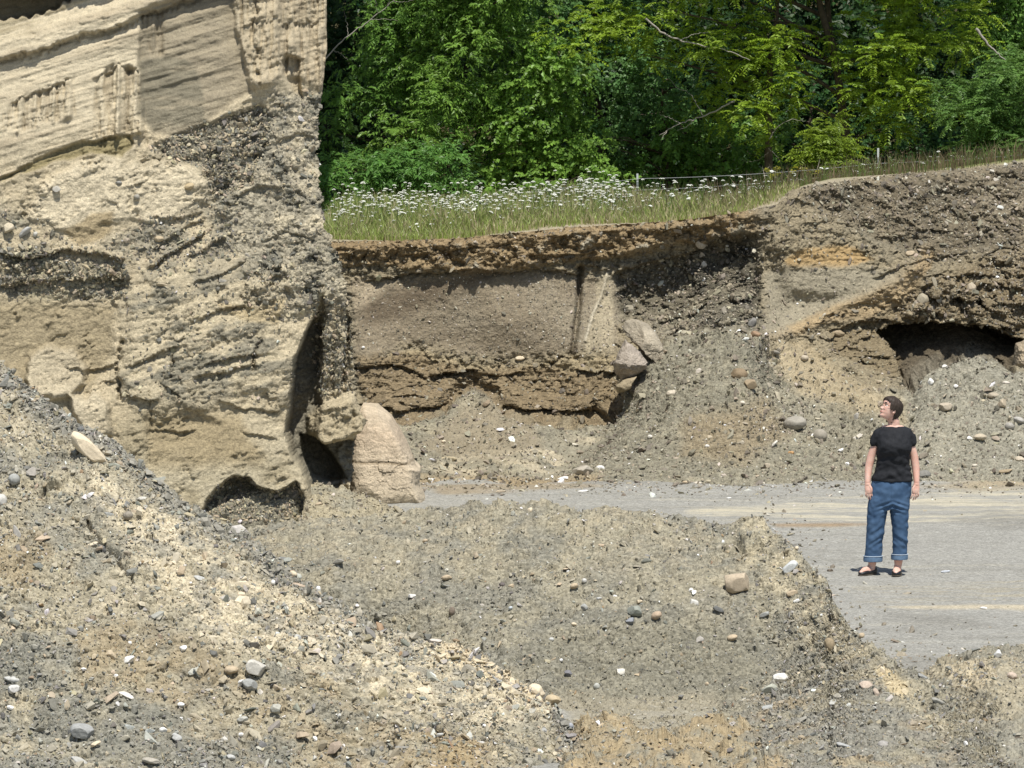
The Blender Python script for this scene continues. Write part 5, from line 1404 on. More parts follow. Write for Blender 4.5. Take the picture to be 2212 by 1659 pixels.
def foliage(blobs, kind, col, seed, dens=1.0, scale=1.0):
    rng = np.random.default_rng(seed)
    B = np.array(blobs)
    nt = np.maximum(4, (B[:, 3] ** 2 * 440 * dens / scale ** 1.6)).astype(int)
    bi = np.repeat(np.arange(len(B)), nt)
    n = len(bi)
    d = rng.normal(size=(n, 3)) + np.array([0, -.45, .5])
    d /= np.linalg.norm(d, axis=1)[:, None]
    R = B[bi, 3:4]
    start = B[bi, :3] + d * R * rng.uniform(.5, .95, (n, 1)) * np.array([1.15, 1, .85])
    head = d * .8 + rng.normal(size=(n, 3)) * .45
    head /= np.linalg.norm(head, axis=1)[:, None]
    tint = rng.normal(1, .13, (n, 1))
    yel = rng.normal(0, .10, (n, 1))
    if kind == 'pinnate':
        Lt, nl, lw, ll, droop = .28, 16, .027, .062, .3
    elif kind == 'lance':
        Lt, nl, lw, ll, droop = .20, 10, .028, .070, .22
    else:
        Lt, nl, lw, ll, droop = .22, 8, .052, .066, .3
    Lt, lw, ll = Lt * scale, lw * scale, ll * scale
    if kind == 'pinnate':
        head[:, 2] = head[:, 2] * .6 + .05
        t = np.repeat(np.linspace(.15, 1, nl // 2), 2)
        sg = np.tile([1., -1.], nl // 2)
    else:
        t = np.linspace(.15, 1, nl)
        sg = np.where(np.arange(nl) % 2, 1., -1.)
    T, S = t[None, :, None], sg[None, :, None]
    tl = rng.uniform(.7, 1.25, (n, 1, 1)) * Lt
    H = head[:, None, :]
    side = np.cross(head, [0, 0, 1.0])
    side /= np.linalg.norm(side, axis=1)[:, None] + 1e-6
    side = side[:, None, :]
    down = np.array([0, 0, -1.0])
    base = start[:, None, :] + H * tl * T + down * droop * tl * T ** 2
    axis = H + down * 2 * droop * T
    if kind == 'pinnate':
        ld = axis * .35 + side * S * .95 + down * .25 + rng.normal(size=(n, nl, 3)) * .12
        nm = np.array([0, -.3, .8]) + rng.normal(size=(n, 1, 3)) * .5 + rng.normal(size=(n, nl, 3)) * .3
    else:
        ld = axis * .6 + side * S * .8 + down * (.35 if kind == 'lance' else .3) + rng.normal(size=(n, nl, 3)) * .3
        nm = np.array([0, -.6, .9]) + d[:, None, :] * .5 + rng.normal(size=(n, nl, 3)) * .42
    lm = rng.uniform(.7, 1.25, n * nl) * ll
    wm = rng.uniform(.75, 1.2, n * nl) * lw
    vv = leaf_mesh(base.reshape(-1, 3), ld.reshape(-1, 3), nm.reshape(-1, 3), lm, wm)
    c = np.array(col)[None, None] * tint[:, None, :] * rng.normal(1, .12, (n, nl, 1))
    c = c + yel[:, None, :] * np.array([.05, .03, -.01])
    c = np.clip(c.reshape(-1, 3), .008, .5)
    return vv.reshape(-1, 3), np.repeat(c, 4, 0)

def leaf_faces(nleaf):
    k = np.arange(nleaf)[:, None] * 4
    return np.concatenate([k + np.array([[0, 1, 2]]), k + np.array([[0, 2, 3]])], 0)

def tube(pts, radii, ns=7):
    pts = np.array(pts, float)
    radii = np.array(radii, float)
    m = len(pts)
    tan = np.gradient(pts, axis=0)
    tan /= np.linalg.norm(tan, axis=1)[:, None] + 1e-9
    ref = np.array([0.31, .2, .93]) if abs(tan[:, 2]).mean() < .8 else np.array([1.0, .1, 0])
    a = np.cross(tan, ref); a /= np.linalg.norm(a, axis=1)[:, None] + 1e-9
    b = np.cross(tan, a)
    th = np.linspace(0, 2 * np.pi, ns, endpoint=False)
    v = pts[:, None] + radii[:, None, None] * (np.cos(th)[None, :, None] * a[:, None] + np.sin(th)[None, :, None] * b[:, None])
    i = np.arange(m * ns).reshape(m, ns)
    j = np.roll(i, -1, 1)
    f = np.stack([i[:-1], j[:-1], j[1:], i[1:]], -1).reshape(-1, 4)
    return v.reshape(-1, 3), f

def resample(pts, n, wob=0.0, rng=None):
    pts = np.array(pts, float)
    s = np.concatenate([[0], np.cumsum(np.linalg.norm(np.diff(pts, axis=0), axis=1))])
    t = np.linspace(0, s[-1], n)
    o = np.stack([np.interp(t, s, pts[:, k]) for k in range(3)], -1)
    for _ in range(2):
        o[1:-1] = (o[:-2] + 2 * o[1:-1] + o[2:]) / 4
    if wob and rng is not None:
        o[1:-1] += rng.normal(size=(n - 2, 3)) * wob
    return o

class Tubes:
    def __init__(s):
        s.v, s.f, s.n = [], [], 0
    def add(s, pts, radii, ns=7):
        v, f = tube(pts, radii, ns)
        s.v.append(v); s.f.append(f + s.n); s.n += len(v)
    def mesh(s, name, mat, smooth=True):
        return mesh_np(name, np.concatenate(s.v), np.concatenate(s.f), None, smooth, mat)

M_BARK = plain_material('bark', (.09, .07, .05), .9, .4, 14)
M_PALEBARK = plain_material('pale_bark', (.36, .32, .27), .85, .3, 20)
M_DEAD = plain_material('dead_wood', (.30, .275, .235), .8, .2, 20)

def ground_z(Y):
    return 1.1 + max(0, Y - 77) * .62 if Y > 77 else 1.6

TREE_N = [0]
def tree(name, label, ells, Y, kind, col, trunk, thick=1.0, dens=1.0, scale=1.0, seed=0, trunk_r=.07, bark=None, extra_trunks=(), cat='tree'):
    """ells: (u, v, ru, rv, number of clumps, clump radius px); trunk: photograph polyline from ground up"""
    rng = np.random.default_rng(900 + seed)
    blobs = []
    for (u, v, ru, rv, nb, br) in ells:
        for _ in range(nb):
            while True:
                a, b = rng.uniform(-1, 1, 2)
                if a * a + b * b < 1:
                    break
            dep = math.sqrt(max(0, 1 - a * a - b * b))
            y = Y - dep * thick * rng.uniform(.2, 1.0) + rng.uniform(-.2, .5) * thick
            p = P(u + a * ru, v + b * rv, y)
            blobs.append((p[0], p[1], p[2], br * rng.uniform(.65, 1.25) * y * KPX))
    vv, cc = foliage(blobs, kind, col, 50 + seed, dens, scale)
    tp = [P(u, v, Y + .35 * thick) for (u, v) in trunk]
    tp[0][2] = min(tp[0][2], ground_z(Y)) - .3
    root = bpy.data.objects.new(name, None)
    COL.objects.link(root)
    bx = tp[0].copy()
    root.location = bx
    root['label'], root['category'], root['group'] = label, cat, 'trees and shrubs behind the meadow'
    tb = Tubes()
    m = resample(tp, 14, .015, rng)
    tb.add(m - bx, np.linspace(trunk_r, trunk_r * .35, 14), 9)
    B = np.array(blobs)
    for k in rng.choice(len(B), min(len(B), 16), replace=False):
        q = B[k, :3]
        j = int(np.argmin(np.abs(m[:, 2] - (q[2] - .35 * abs(q[0] - m[7, 0]))) + .0))
        midp = (m[j] + q) / 2 + np.array([0, 0, .1]) + rng.normal(size=3) * .05
        tb.add(resample([m[j], midp, q], 8, .012, rng) - bx, np.linspace(trunk_r * .38, trunk_r * .1, 8), 6)
    for et in extra_trunks:
        ep = [P(u, v, Y + .1 * thick) for (u, v) in et]
        tb.add(resample(ep, 10, .01, rng) - bx, np.linspace(trunk_r * .7, trunk_r * .3, 10), 7)
    link('trunk', tb.mesh('trunk', bark or M_BARK), root)
    nl = len(vv) // 4
    me = mesh_np('crown', vv - bx, leaf_faces(nl), np.concatenate([cc, np.ones((len(cc), 1))], 1), False, M_LEAF)
    link('crown', me, root)
    return root

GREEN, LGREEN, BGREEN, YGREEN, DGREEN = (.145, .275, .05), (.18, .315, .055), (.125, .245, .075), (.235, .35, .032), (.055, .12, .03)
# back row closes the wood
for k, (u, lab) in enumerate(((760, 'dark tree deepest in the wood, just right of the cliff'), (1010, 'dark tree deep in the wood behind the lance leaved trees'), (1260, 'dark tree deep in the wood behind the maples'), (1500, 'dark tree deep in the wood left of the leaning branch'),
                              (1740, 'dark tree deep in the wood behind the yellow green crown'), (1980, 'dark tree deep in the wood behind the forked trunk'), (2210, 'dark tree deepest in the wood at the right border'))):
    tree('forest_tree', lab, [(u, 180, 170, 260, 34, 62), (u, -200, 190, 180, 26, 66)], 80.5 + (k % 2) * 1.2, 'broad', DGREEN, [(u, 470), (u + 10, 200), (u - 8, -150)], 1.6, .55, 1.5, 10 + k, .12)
tree('forest_tree', 'tall mid green lance leaved tree right beside the cliff', [(800, 260, 100, 150, 26, 42), (880, 120, 90, 140, 22, 42), (960, 40, 120, 120, 26, 44), (880, -140, 190, 160, 40, 52)], 75.0, 'lance', GREEN, [(905, 450), (900, 330), (930, 180), (960, 0), (960, -150)], 1.3, 1.0, 1.0, 1, .07)
tree('forest_tree', 'lance leaved tree with drooping tips in the left middle of the wood', [(930, 240, 90, 110, 20, 40), (1010, 130, 110, 110, 24, 40), (1040, 20, 120, 80, 22, 42), (1060, -140, 160, 130, 30, 52)], 74.2, 'lance', LGREEN, [(980, 460), (975, 330), (1000, 200), (1030, 40), (1040, -120)], 1.2, 1.0, 1.0, 2, .06)
tree('shrub', 'low bright green shrub with long drooping leaves at the meadow edge by the cliff', [(740, 395, 60, 42, 9, 34), (830, 378, 60, 48, 12, 34), (920, 375, 60, 50, 12, 34), (985, 405, 40, 26, 6, 26)], 72.6, 'lance', (.125, .26, .055), [(860, 470), (862, 420), (868, 370)], .6, 1.2, 1.05, 3, .03, cat='shrub')
tree('forest_tree', 'mid green maple with sunlit clusters in the centre of the wood', [(1150, 250, 100, 110, 22, 36), (1220, 330, 90, 60, 14, 34), (1080, 330, 70, 70, 12, 34), (1170, 160, 80, 70, 10, 36)], 74.3, 'broad', LGREEN, [(1165, 460), (1160, 330), (1150, 200), (1170, 120)], 1.0, 1.0, 1.0, 4, .05)
tree('forest_tree', 'bluish green maple reaching above the frame in the centre', [(1220, 90, 110, 120, 22, 38), (1330, 150, 110, 90, 18, 36), (1380, 260, 110, 70, 14, 34), (1290, -90, 180, 120, 30, 50)], 75.8, 'broad', BGREEN, [(1310, 460), (1300, 300), (1280, 100), (1290, -100)], 1.2, .95, 1.0, 5, .07)
tree('forest_tree', 'shaded dark green maple at the meadow edge right of centre', [(1400, 350, 110, 50, 13, 32), (1540, 340, 110, 60, 13, 32), (1640, 330, 80, 70, 10, 32), (1470, 300, 120, 50, 10, 32)], 75.4, 'broad', GREEN, [(1500, 470), (1500, 380), (1490, 300)], .9, .9, 1.0, 6, .04)
tree('forest_tree', 'big yellow green walnut with feathery leaves and a dark forked trunk', [(1300, 70, 100, 50, 9, 28), (1420, 60, 130, 70, 14, 32), (1570, 100, 120, 90, 17, 32), (1590, 200, 70, 60, 7, 28), (1690, 150, 60, 120, 10, 30), (1640, 280, 40, 40, 4, 24), (1900, 110, 120, 110, 24, 34), (2020, 60, 90, 70, 15, 34), (1990, 190, 70, 50, 7, 30), (1900, 240, 60, 40, 6, 28), (1930, 280, 40, 24, 3, 24), (1620, -90, 300, 90, 40, 48), (1920, -110, 220, 110, 40, 50)],
     73.9, 'pinnate', YGREEN, [(1855, 440), (1835, 300), (1805, 160), (1790, 0), (1770, -140)], 1.1, .95, 1.0, 7, .085, None, [[(1800, 110), (1775, 30), (1755, -80)], [(1660, 380), (1662, 300), (1655, 215), (1672, 90), (1680, -30)]])
tree('sapling', 'bright yellow green sapling at the fence between the two right posts', [(1790, 290, 42, 32, 9, 24), (1770, 345, 34, 40, 9, 24), (1815, 340, 44, 34, 9, 24), (1800, 375, 60, 18, 7, 22)], 71.2, 'pinnate', (.20, .285, .03), [(1800, 440), (1800, 390), (1795, 320)], .4, 1.3, .85, 8, .018, cat='sapling')
tree('shrub', 'small yellowish sprout low at the fence left of the yellow green sapling', [(1720, 385, 60, 14, 6, 16)], 70.9, 'broad', (.28, .27, .03), [(1722, 430), (1722, 400), (1720, 380)], .2, .9, .7, 9, .008, cat='shrub')
tree('forest_tree', 'fresh green bushy tree filling the right border', [(2110, 230, 80, 70, 18, 36), (2190, 200, 80, 90, 18, 36), (2140, 310, 90, 50, 14, 32), (2240, 300, 80, 60, 12, 34)], 73.0, 'pinnate', (.14, .255, .06), [(2170, 430), (2165, 330), (2150, 220)], .9, 1.05, .8, 20, .045)
tree('forest_tree', 'tall mid green tree at the top right corner', [(2150, 60, 80, 90, 16, 38), (2230, 80, 90, 110, 16, 40), (2200, -130, 150, 120, 28, 52)], 75.4, 'broad', GREEN, [(2210, 440), (2210, 250), (2200, 40), (2200, -120)], 1.2, 1.0, 1.0, 21, .06)
tree('forest_tree', 'dark leafy tree behind the forked trunk right of centre', [(1750, 260, 110, 100, 14, 36), (1950, 310, 110, 60, 12, 34), (2030, 330, 60, 50, 6, 32)], 76.4, 'broad', (.045, .11, .026), [(1740, 450), (1745, 300), (1760, 180)], 1.0, .9, 1.1, 22, .06)
tree('shrub', 'low shrub with light green leaves behind the fence in the centre', [(1180, 415, 60, 22, 6, 26), (1290, 405, 60, 24, 7, 26), (1080, 425, 40, 16, 4, 22)], 72.6, 'broad', LGREEN, [(1200, 470), (1202, 440), (1205, 410)], .4, 1.0, .9, 23, .02, cat='shrub')
tree('forest_tree', 'slender leafy tree hanging over the dark gap in the upper centre', [(1420, 180, 60, 40, 6, 30), (1510, 200, 50, 36, 6, 28), (1320, 300, 60, 40, 6, 30)], 74.8, 'broad', BGREEN, [(1450, 460), (1440, 330), (1430, 180)], .7, 1.0, 1.0, 24, .035)

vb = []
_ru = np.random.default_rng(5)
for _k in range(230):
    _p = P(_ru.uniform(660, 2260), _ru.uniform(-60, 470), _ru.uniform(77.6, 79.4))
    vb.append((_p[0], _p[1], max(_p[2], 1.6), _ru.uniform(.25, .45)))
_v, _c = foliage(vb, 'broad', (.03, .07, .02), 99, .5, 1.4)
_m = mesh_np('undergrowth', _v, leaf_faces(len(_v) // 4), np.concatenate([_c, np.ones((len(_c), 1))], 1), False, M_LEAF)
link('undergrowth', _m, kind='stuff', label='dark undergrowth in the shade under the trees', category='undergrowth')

# bare and dead branches
def bare(name, label, lines, Y, mat, r0=.02):
    rng = np.random.default_rng(abs(hash(label)) % 1000 if False else len(label))
    root_p = P(*lines[0][0], Y)
    tb = Tubes()
    for k, ln in enumerate(lines):
        pts = [P(u, v, Y + (.12 * math.sin(k * 1.7)) * (j > 0)) - root_p for j, (u, v) in enumerate(ln)]
        r = r0 * .55 * (1 if k == 0 else .4)
        n = 5 * len(ln)
        tb.add(resample(pts, n, .006, rng), np.linspace(r, r * .3, n), 6)
    link(name, tb.mesh(name, mat), None, root_p, label=label, category='branch', group='bare branches among the trees')

bare('bare_branch', 'long whitish bare branch rising from the cliff top edge', [[(690, 140), (720, 108), (752, 78), (790, 50), (835, 15), (880, -30)], [(752, 78), (748, 40), (742, 20)], [(800, 42), (830, 40), (860, 45)], [(815, 30), (812, 5), (806, -20)], [(720, 108), (740, 118), (752, 130)], [(850, 2), (880, 5), (905, -5)], [(835, 15), (846, -8), (850, -30)]], 73.4, M_DEAD, .018)
bare('bare_branch', 'grey crooked bare branch with a forked tip in the dark gap', [[(1590, 215), (1545, 240), (1500, 258), (1470, 266), (1440, 282), (1424, 292)], [(1470, 266), (1445, 255), (1424, 246)], [(1500, 258), (1480, 276), (1462, 282)], [(1440, 282), (1430, 300)], [(1520, 250), (1490, 200), (1460, 190), (1445, 168)]], 73.5, M_DEAD, .024)
bare('bare_branch', 'pale arched limb in the upper part of the walnut', [[(1395, 40), (1430, 72), (1470, 88), (1520, 100), (1570, 108), (1620, 130)], [(1470, 88), (1500, 72), (1540, 70)]], 73.0, M_DEAD, .026)
bare('bare_branch', 'straight broken grey limb at the upper right', [[(2108, 62), (2130, 90), (2150, 112), (2172, 130)]], 72.2, M_DEAD, .035)
bare('bare_branch', 'thin curved bare twig under the walnut', [[(1662, 300), (1680, 272), (1705, 258), (1740, 262)], [(1660, 330), (1640, 345), (1620, 350), (1600, 345)], [(1660, 320), (1680, 340), (1686, 350)], [(1662, 360), (1640, 372), (1622, 384)]], 73.3, M_DEAD, .012)

# ------------------------------------------------------------------ meadow: grass, weeds and white umbels
MP, ME = PATCH['meadow']['pos'], PATCH['meadow']['e']
def meadow_pt(u, d):
    """points on the meadow: photograph column of the edge and metres behind the edge"""
    eu = UV(ME)[0]
    x = np.interp(u, eu, np.arange(len(eu)))
    ix = np.clip(x.astype(int), 0, len(eu) - 2)
    fx = x - ix
    dr = np.interp(d, np.concatenate([np.linspace(0, 8, 60), np.linspace(8.6, 14, 16)]), np.arange(76))
    ir = np.clip(dr.astype(int), 0, 74)
    fr = (dr - ir)[:, None]
    a = MP[ir, ix] * (1 - fx)[:, None] + MP[ir, ix + 1] * fx[:, None]
    b = MP[ir + 1, ix] * (1 - fx)[:, None] + MP[ir + 1, ix + 1] * fx[:, None]
    return a * (1 - fr) + b * fr

def blades(name, label, u, d, h, wdt, col, seed, lean=.25):
    rng = np.random.default_rng(seed)
    n = len(u)
    b = meadow_pt(u, d)
    dr = rng.normal(size=(n, 3)) * lean
    dr[:, 2] = 1
    dr /= np.linalg.norm(dr, axis=1)[:, None]
    sd = np.cross(dr, rng.normal(size=(n, 3)))
    sd /= np.linalg.norm(sd, axis=1)[:, None]
    bend = rng.normal(size=(n, 3)) * np.array([.3, .3, 0])
    H, Wd = h[:, None], wdt[:, None]
    m = b + dr * H * .55
    t = b + (dr + bend * .6) * H
    v = np.stack([b - sd * Wd * .5 - [0, 0, .03], m - sd * Wd * .45, t, m + sd * Wd * .45, b + sd * Wd * .5 - [0, 0, .03]], 1)
    k = np.arange(n)[:, None] * 5
    f = np.concatenate([k + [[0, 1, 3]], k + [[0, 3, 4]], k + [[1, 2, 3]]], 0)
    c = np.repeat(np.concatenate([np.clip(col, .01, .6), np.ones((n, 1))], 1), 5, 0)
    me = mesh_np(name, v.reshape(-1, 3), f, c, False, M_GRASS)
    return link(name, me, kind='stuff', label=label, category='grass')

rg = np.random.default_rng(77)
n = 46000
u = rg.uniform(690, 1730, n)
d = rg.uniform(.03, 1, n) ** 1.2 * 7.5
cl = fbm(np.stack([u / 60, d * 1.2, d * 0], -1), 1.0, 3)
h = rg.uniform(.10, .26, n) * np.clip(.35 + d / 1.2, .35, 1.15) * (1 + .4 * cl) * np.interp(u, [690, 1300, 1600, 1740], [1.1, 1.0, .7, .4])
gc = np.array([.27, .34, .09]) * rg.uniform(.7, 1.3, (n, 1))
dry = (rg.random(n) < np.interp(u, [690, 1100, 1500, 1740], [.3, .42, .5, .55]) + .25 * cl)
gc[dry] = np.array([.42, .37, .21]) * rg.uniform(.65, 1.2, (dry.sum(), 1))
blades('grass', 'yellow green grass of the meadow on top of the bank', u, d, h, rg.uniform(.005, .012, n), gc, 3)
n = 5200
u = np.concatenate([rg.uniform(1560, 2280, n - 1800), rg.uniform(1150, 1700, 1800)])
d = rg.uniform(.1, 1, n) * np.interp(u, [1150, 1600, 1760, 2280], [7, 6.5, 4.5, 3.5])
h = rg.uniform(.12, .5, n) ** 1.3 * np.interp(u, [1150, 1700, 1760, 2280], [1.1, 1.0, .75, .8])
gc = np.array([.17, .13, .075]) * rg.uniform(.6, 1.4, (n, 1))
gr = rg.random(n) < .4
gc[gr] = np.array([.11, .15, .04]) * rg.uniform(.7, 1.3, (gr.sum(), 1))
blades('weeds', 'dry brown and green weed stalks along the fence line', u, d, h, rg.uniform(.004, .010, n), gc, 4, .18)

M_WHITE = plain_material('umbel_white', (.78, .79, .72), .8, .06, 60)
M_STEM = plain_material('flower_stem', (.13, .19, .05), .7, .2, 30)

def umbel_mesh(seed, height, rad_):
    rng = np.random.default_rng(seed)
    V_, F_, mi = [], [], []
    n0 = 0
    tilt = rng.normal(size=2) * .12
    top = np.array([rng.normal() * .03, rng.normal() * .03, height])
    sv, sf = tube(resample([(0, 0, -.04), (top[0] * .3, top[1] * .3, height * .5), top], 5), [.0035] * 3 + [.003] * 2, 5)
    V_.append(sv); F_ += [tuple(q) for q in sf]; mi += [1] * len(sf); n0 += len(sv)
    for k in range(17):
        rr = rad_ * math.sqrt((k + .5) / 17)
        a = k * 2.39996
        c = top + np.array([rr * math.cos(a), rr * math.sin(a), .014 + tilt[0] * rr * math.cos(a) + tilt[1] * rr * math.sin(a) + .010 * (1 - (rr / rad_) ** 2)])
        s = rad_ * .27
        th = np.linspace(0, 2 * np.pi, 6, endpoint=False) + k
        ring = c + np.stack([np.cos(th) * s, np.sin(th) * s, np.zeros(6)], -1)
        vv = np.concatenate([ring, [c + [0, 0, s * .45], c - [0, 0, s * .45]]])
        V_.append(vv)
        for q in range(6):
            F_ += [(n0 + q, n0 + (q + 1) % 6, n0 + 6), (n0 + (q + 1) % 6, n0 + q, n0 + 7)]
            mi += [0, 0]
        n0 += 8
        if k % 3 == 0:
            vv, ff = tube([top - [0, 0, .015], c], [.0015, .0015], 3)
            V_.append(vv); F_ += [tuple(x + n0 for x in q) for q in ff]; mi += [1] * len(ff); n0 += len(vv)
    me = bpy.data.meshes.new('white_umbel')
    me.from_pydata([tuple(x) for x in np.concatenate(V_)], [], [tuple(int(i) for i in f) for f in F_])
    me.materials.append(M_WHITE); me.materials.append(M_STEM)
    me.polygons.foreach_set('material_index', mi)
    me.update()
    return me

UMB = [umbel_mesh(k, h_, r_) for k, (h_, r_) in enumerate(((.22, .021), (.27, .016), (.24, .025), (.17, .015), (.30, .022), (.20, .013), (.13, .014), (.33, .018)))]
nf = 1500
fu = np.concatenate([rg.uniform(700, 1370, 1180), rg.uniform(1250, 1690, 280), rg.uniform(1680, 2200, 40)])
fd = np.where(rg.random(nf) < .72, rg.uniform(2.0, 7.4, nf), rg.uniform(.6, 3, nf))
fd = np.where(fu > 1650, rg.uniform(.5, 4.0, nf), fd)
fp = meadow_pt(fu, fd)
order = np.argsort(fp[:, 1] - 3 * (fu > 1600))
near, far = order[:300], order[300:]
for k in near:
    o = link('white_wildflower', UMB[k % len(UMB)], None, Vector(fp[k]), label='white flat topped umbel flower on a thin stem in the meadow', category='flower', group='white umbel flowers of the meadow')
    s = rg.uniform(.6, 1.3)
    o.scale = (s, s, s * np.interp(fu[k], [700, 1600, 1750, 2200], [1.05, .95, .6, .6]))
    o.rotation_euler = (rg.normal() * .22, rg.normal() * .22, rg.uniform(0, 6.28))
VV, FF, MI, nb = [], [], [], 0
for k in far:
    m = UMB[k % len(UMB)]
    v = np.zeros(len(m.vertices) * 3, np.float32); m.vertices.foreach_get('co', v)
    v = v.reshape(-1, 3)
    s = rg.uniform(.75, 1.2)
    a = rg.uniform(0, 6.28)
    R = np.array([[math.cos(a), -math.sin(a), 0], [math.sin(a), math.cos(a), 0], [0, 0, np.interp(fu[k], [700, 1600, 1750, 2200], [1.05, .95, .6, .6])]]) * s
    VV.append(v @ R.T + fp[k])
    FF += [tuple(i + nb for i in q.vertices) for q in m.polygons]
    MI += [q.material_index for q in m.polygons]
    nb += len(v)
me = bpy.data.meshes.new('white_wildflowers')
me.from_pydata(np.concatenate(VV).tolist(), [], FF)
me.materials.append(M_WHITE); me.materials.append(M_STEM)
me.polygons.foreach_set('material_index', MI); me.update()
link('white_wildflowers', me, kind='stuff', label='farther white umbel flowers at the back of the meadow', category='flowers')

# ------------------------------------------------------------------ wire fence
M_POST = plain_material('post_paint', (.22, .25, .24), .6, .2, 25)
M_TIP = plain_material('post_tip', (.52, .54, .53), .5, .08, 25)
M_WIRE = plain_material('wire_metal', (.30, .31, .31), .5, .1, 25, metallic=.3)
YW = 70.4
fence = link('wire_fence', None, None, P(1377, 430, YW), label='thin two strand wire fence on steel posts along the meadow', category='fence')
f0 = np.array(fence.location)
def post_mesh(top, bottom):
    bm = bmesh.new()
    for (x0, x1, y0, y1) in ((-.012, .012, -.004, .004), (-.004, .004, .004, .030)):
        bmesh.ops.create_cube(bm, size=1, matrix=Matrix.Translation(((x0 + x1) / 2, (y0 + y1) / 2, (top + bottom) / 2)) @ Matrix.Diagonal((x1 - x0, y1 - y0, top - bottom, 1)))
    z = bottom + .08
    while z < top - .04:
        bmesh.ops.create_cube(bm, size=1, matrix=Matrix.Translation((0, -.007, z)) @ Matrix.Diagonal((.010, .006, .018, 1)))
        z += .055
    me = bpy.data.meshes.new('post'); bm.to_mesh(me); bm.free()
    return me
POSTS = [(808, 428, 441, 462), (1377, 375, 386, 411), (1897, 320, 353, 369), (2420, 285, 312, 328), (300, 470, 482, 505)]
for (pu, pv, w1_, w2_) in POSTS:
    t = P(pu, pv, YW)
    gz = 2.0 if pu < 1700 else 2.6
    tipz = .11 if pu != 1377 else .10
    me = post_mesh(t[2] - tipz, gz - .2)
    me.materials.append(M_POST)
    me.transform(Matrix.Translation((t[0] - f0[0], t[1] - f0[1], -f0[2])))
    po = link('post', me, fence)
    me = post_mesh(t[2], t[2] - tipz)
    me.materials.append(M_TIP)
    me.transform(Matrix.Translation((t[0] - f0[0], t[1] - f0[1], -f0[2])))
    tip = link('painted_tip', me, po)
order_ = sorted(POSTS)
for j in (2, 3):
    pts = []
    for a, b in zip(order_[:-1], order_[1:]):
        pa, pb = P(a[0], a[j], YW - .012), P(b[0], b[j], YW - .012)
        for t in np.linspace(0, 1, 12, endpoint=False):
            q = pa * (1 - t) + pb * t
            q[2] -= .035 * 4 * t * (1 - t)
            pts.append(q)
    pts.append(P(order_[-1][0], order_[-1][j], YW - .012))
    tb = Tubes(); tb.add(np.array(pts) - f0, [.0030] * len(pts), 5)
    link('wire', tb.mesh('wire', M_WIRE), fence)
# ================================================================== the standing woman
PX = 50.0 * KPX                       # metres per photograph pixel at her distance
PU, PV = 1921.0, 1241.0
_foot = P(PU, PV, float(YF(PV)))
def pp(u, v, y=0.0):
    """photograph point on her -> local metres (x right, y away, z up)"""
    return np.array([(u - PU) * PX, y, (PV - v) * PX])

def loft(rings, ns=24, cap=True):
    """rings: (centre xyz, rx, ry, axis-x, axis-y) -> closed tube"""
    th = np.linspace(0, 2 * np.pi, ns, endpoint=False)
    V_ = []
    for c, rx, ry, ax, ay, pw in rings:
        cx, sx = np.cos(th), np.sin(th)
        e = 2.0 / pw
        cx, sx = np.sign(cx) * np.abs(cx) ** e, np.sign(sx) * np.abs(sx) ** e
        V_.append(np.array(c)[None] + rx * cx[:, None] * np.array(ax)[None] + ry * sx[:, None] * np.array(ay)[None])
    V_ = np.concatenate(V_)
    m = len(rings)
    i = np.arange(m * ns).reshape(m, ns)
    j = np.roll(i, -1, 1)
    F_ = [tuple(q) for q in np.stack([i[:-1], j[:-1], j[1:], i[1:]], -1).reshape(-1, 4).tolist()]
    if cap:
        F_.append(tuple(i[0][::-1].tolist())); F_.append(tuple(i[-1].tolist()))
    return V_, F_

def vloft(data, ns=28, n=None, pw=2.0):
    """vertical stack: (u, v, half width px, half depth px, y px) interpolated"""
    a = np.array(data, float)
    n = n or len(a) * 4
    t = np.linspace(0, len(a) - 1, n)
    s = np.stack([np.interp(t, np.arange(len(a)), a[:, k]) for k in range(5)], -1)
    for _ in range(2):
        s[1:-1] = (s[:-2] + 2 * s[1:-1] + s[2:]) / 4
    return loft([(pp(q[0], q[1], q[4] * PX), q[2] * PX, q[3] * PX, (1, 0, 0), (0, 1, 0), pw) for q in s], ns)

def limb(pts, radii, ns=18, flat=1.0, n=24):
    """pts local xyz, radii metres"""
    pts = np.array(pts, float)
    c = resample(pts, n)
    s = np.concatenate([[0], np.cumsum(np.linalg.norm(np.diff(pts, axis=0), axis=1))])
    r = np.interp(np.linspace(0, s[-1], n), s, radii)
    tan = np.gradient(c, axis=0); tan /= np.linalg.norm(tan, axis=1)[:, None]
    ax = np.cross(tan, [0, 1.0, .01]); ax /= np.linalg.norm(ax, axis=1)[:, None]
    ay = np.cross(ax, tan)
    rings = [(c[0] - tan[0] * r[0] * .6, r[0] * .5, r[0] * .5 * flat, ax[0], ay[0], 2)] + [(c[k], r[k], r[k] * flat, ax[k], ay[k], 2) for k in range(n)] + [(c[-1] + tan[-1] * r[-1] * .6, r[-1] * .55, r[-1] * .55 * flat, ax[-1], ay[-1], 2)]
    return loft(rings, ns)

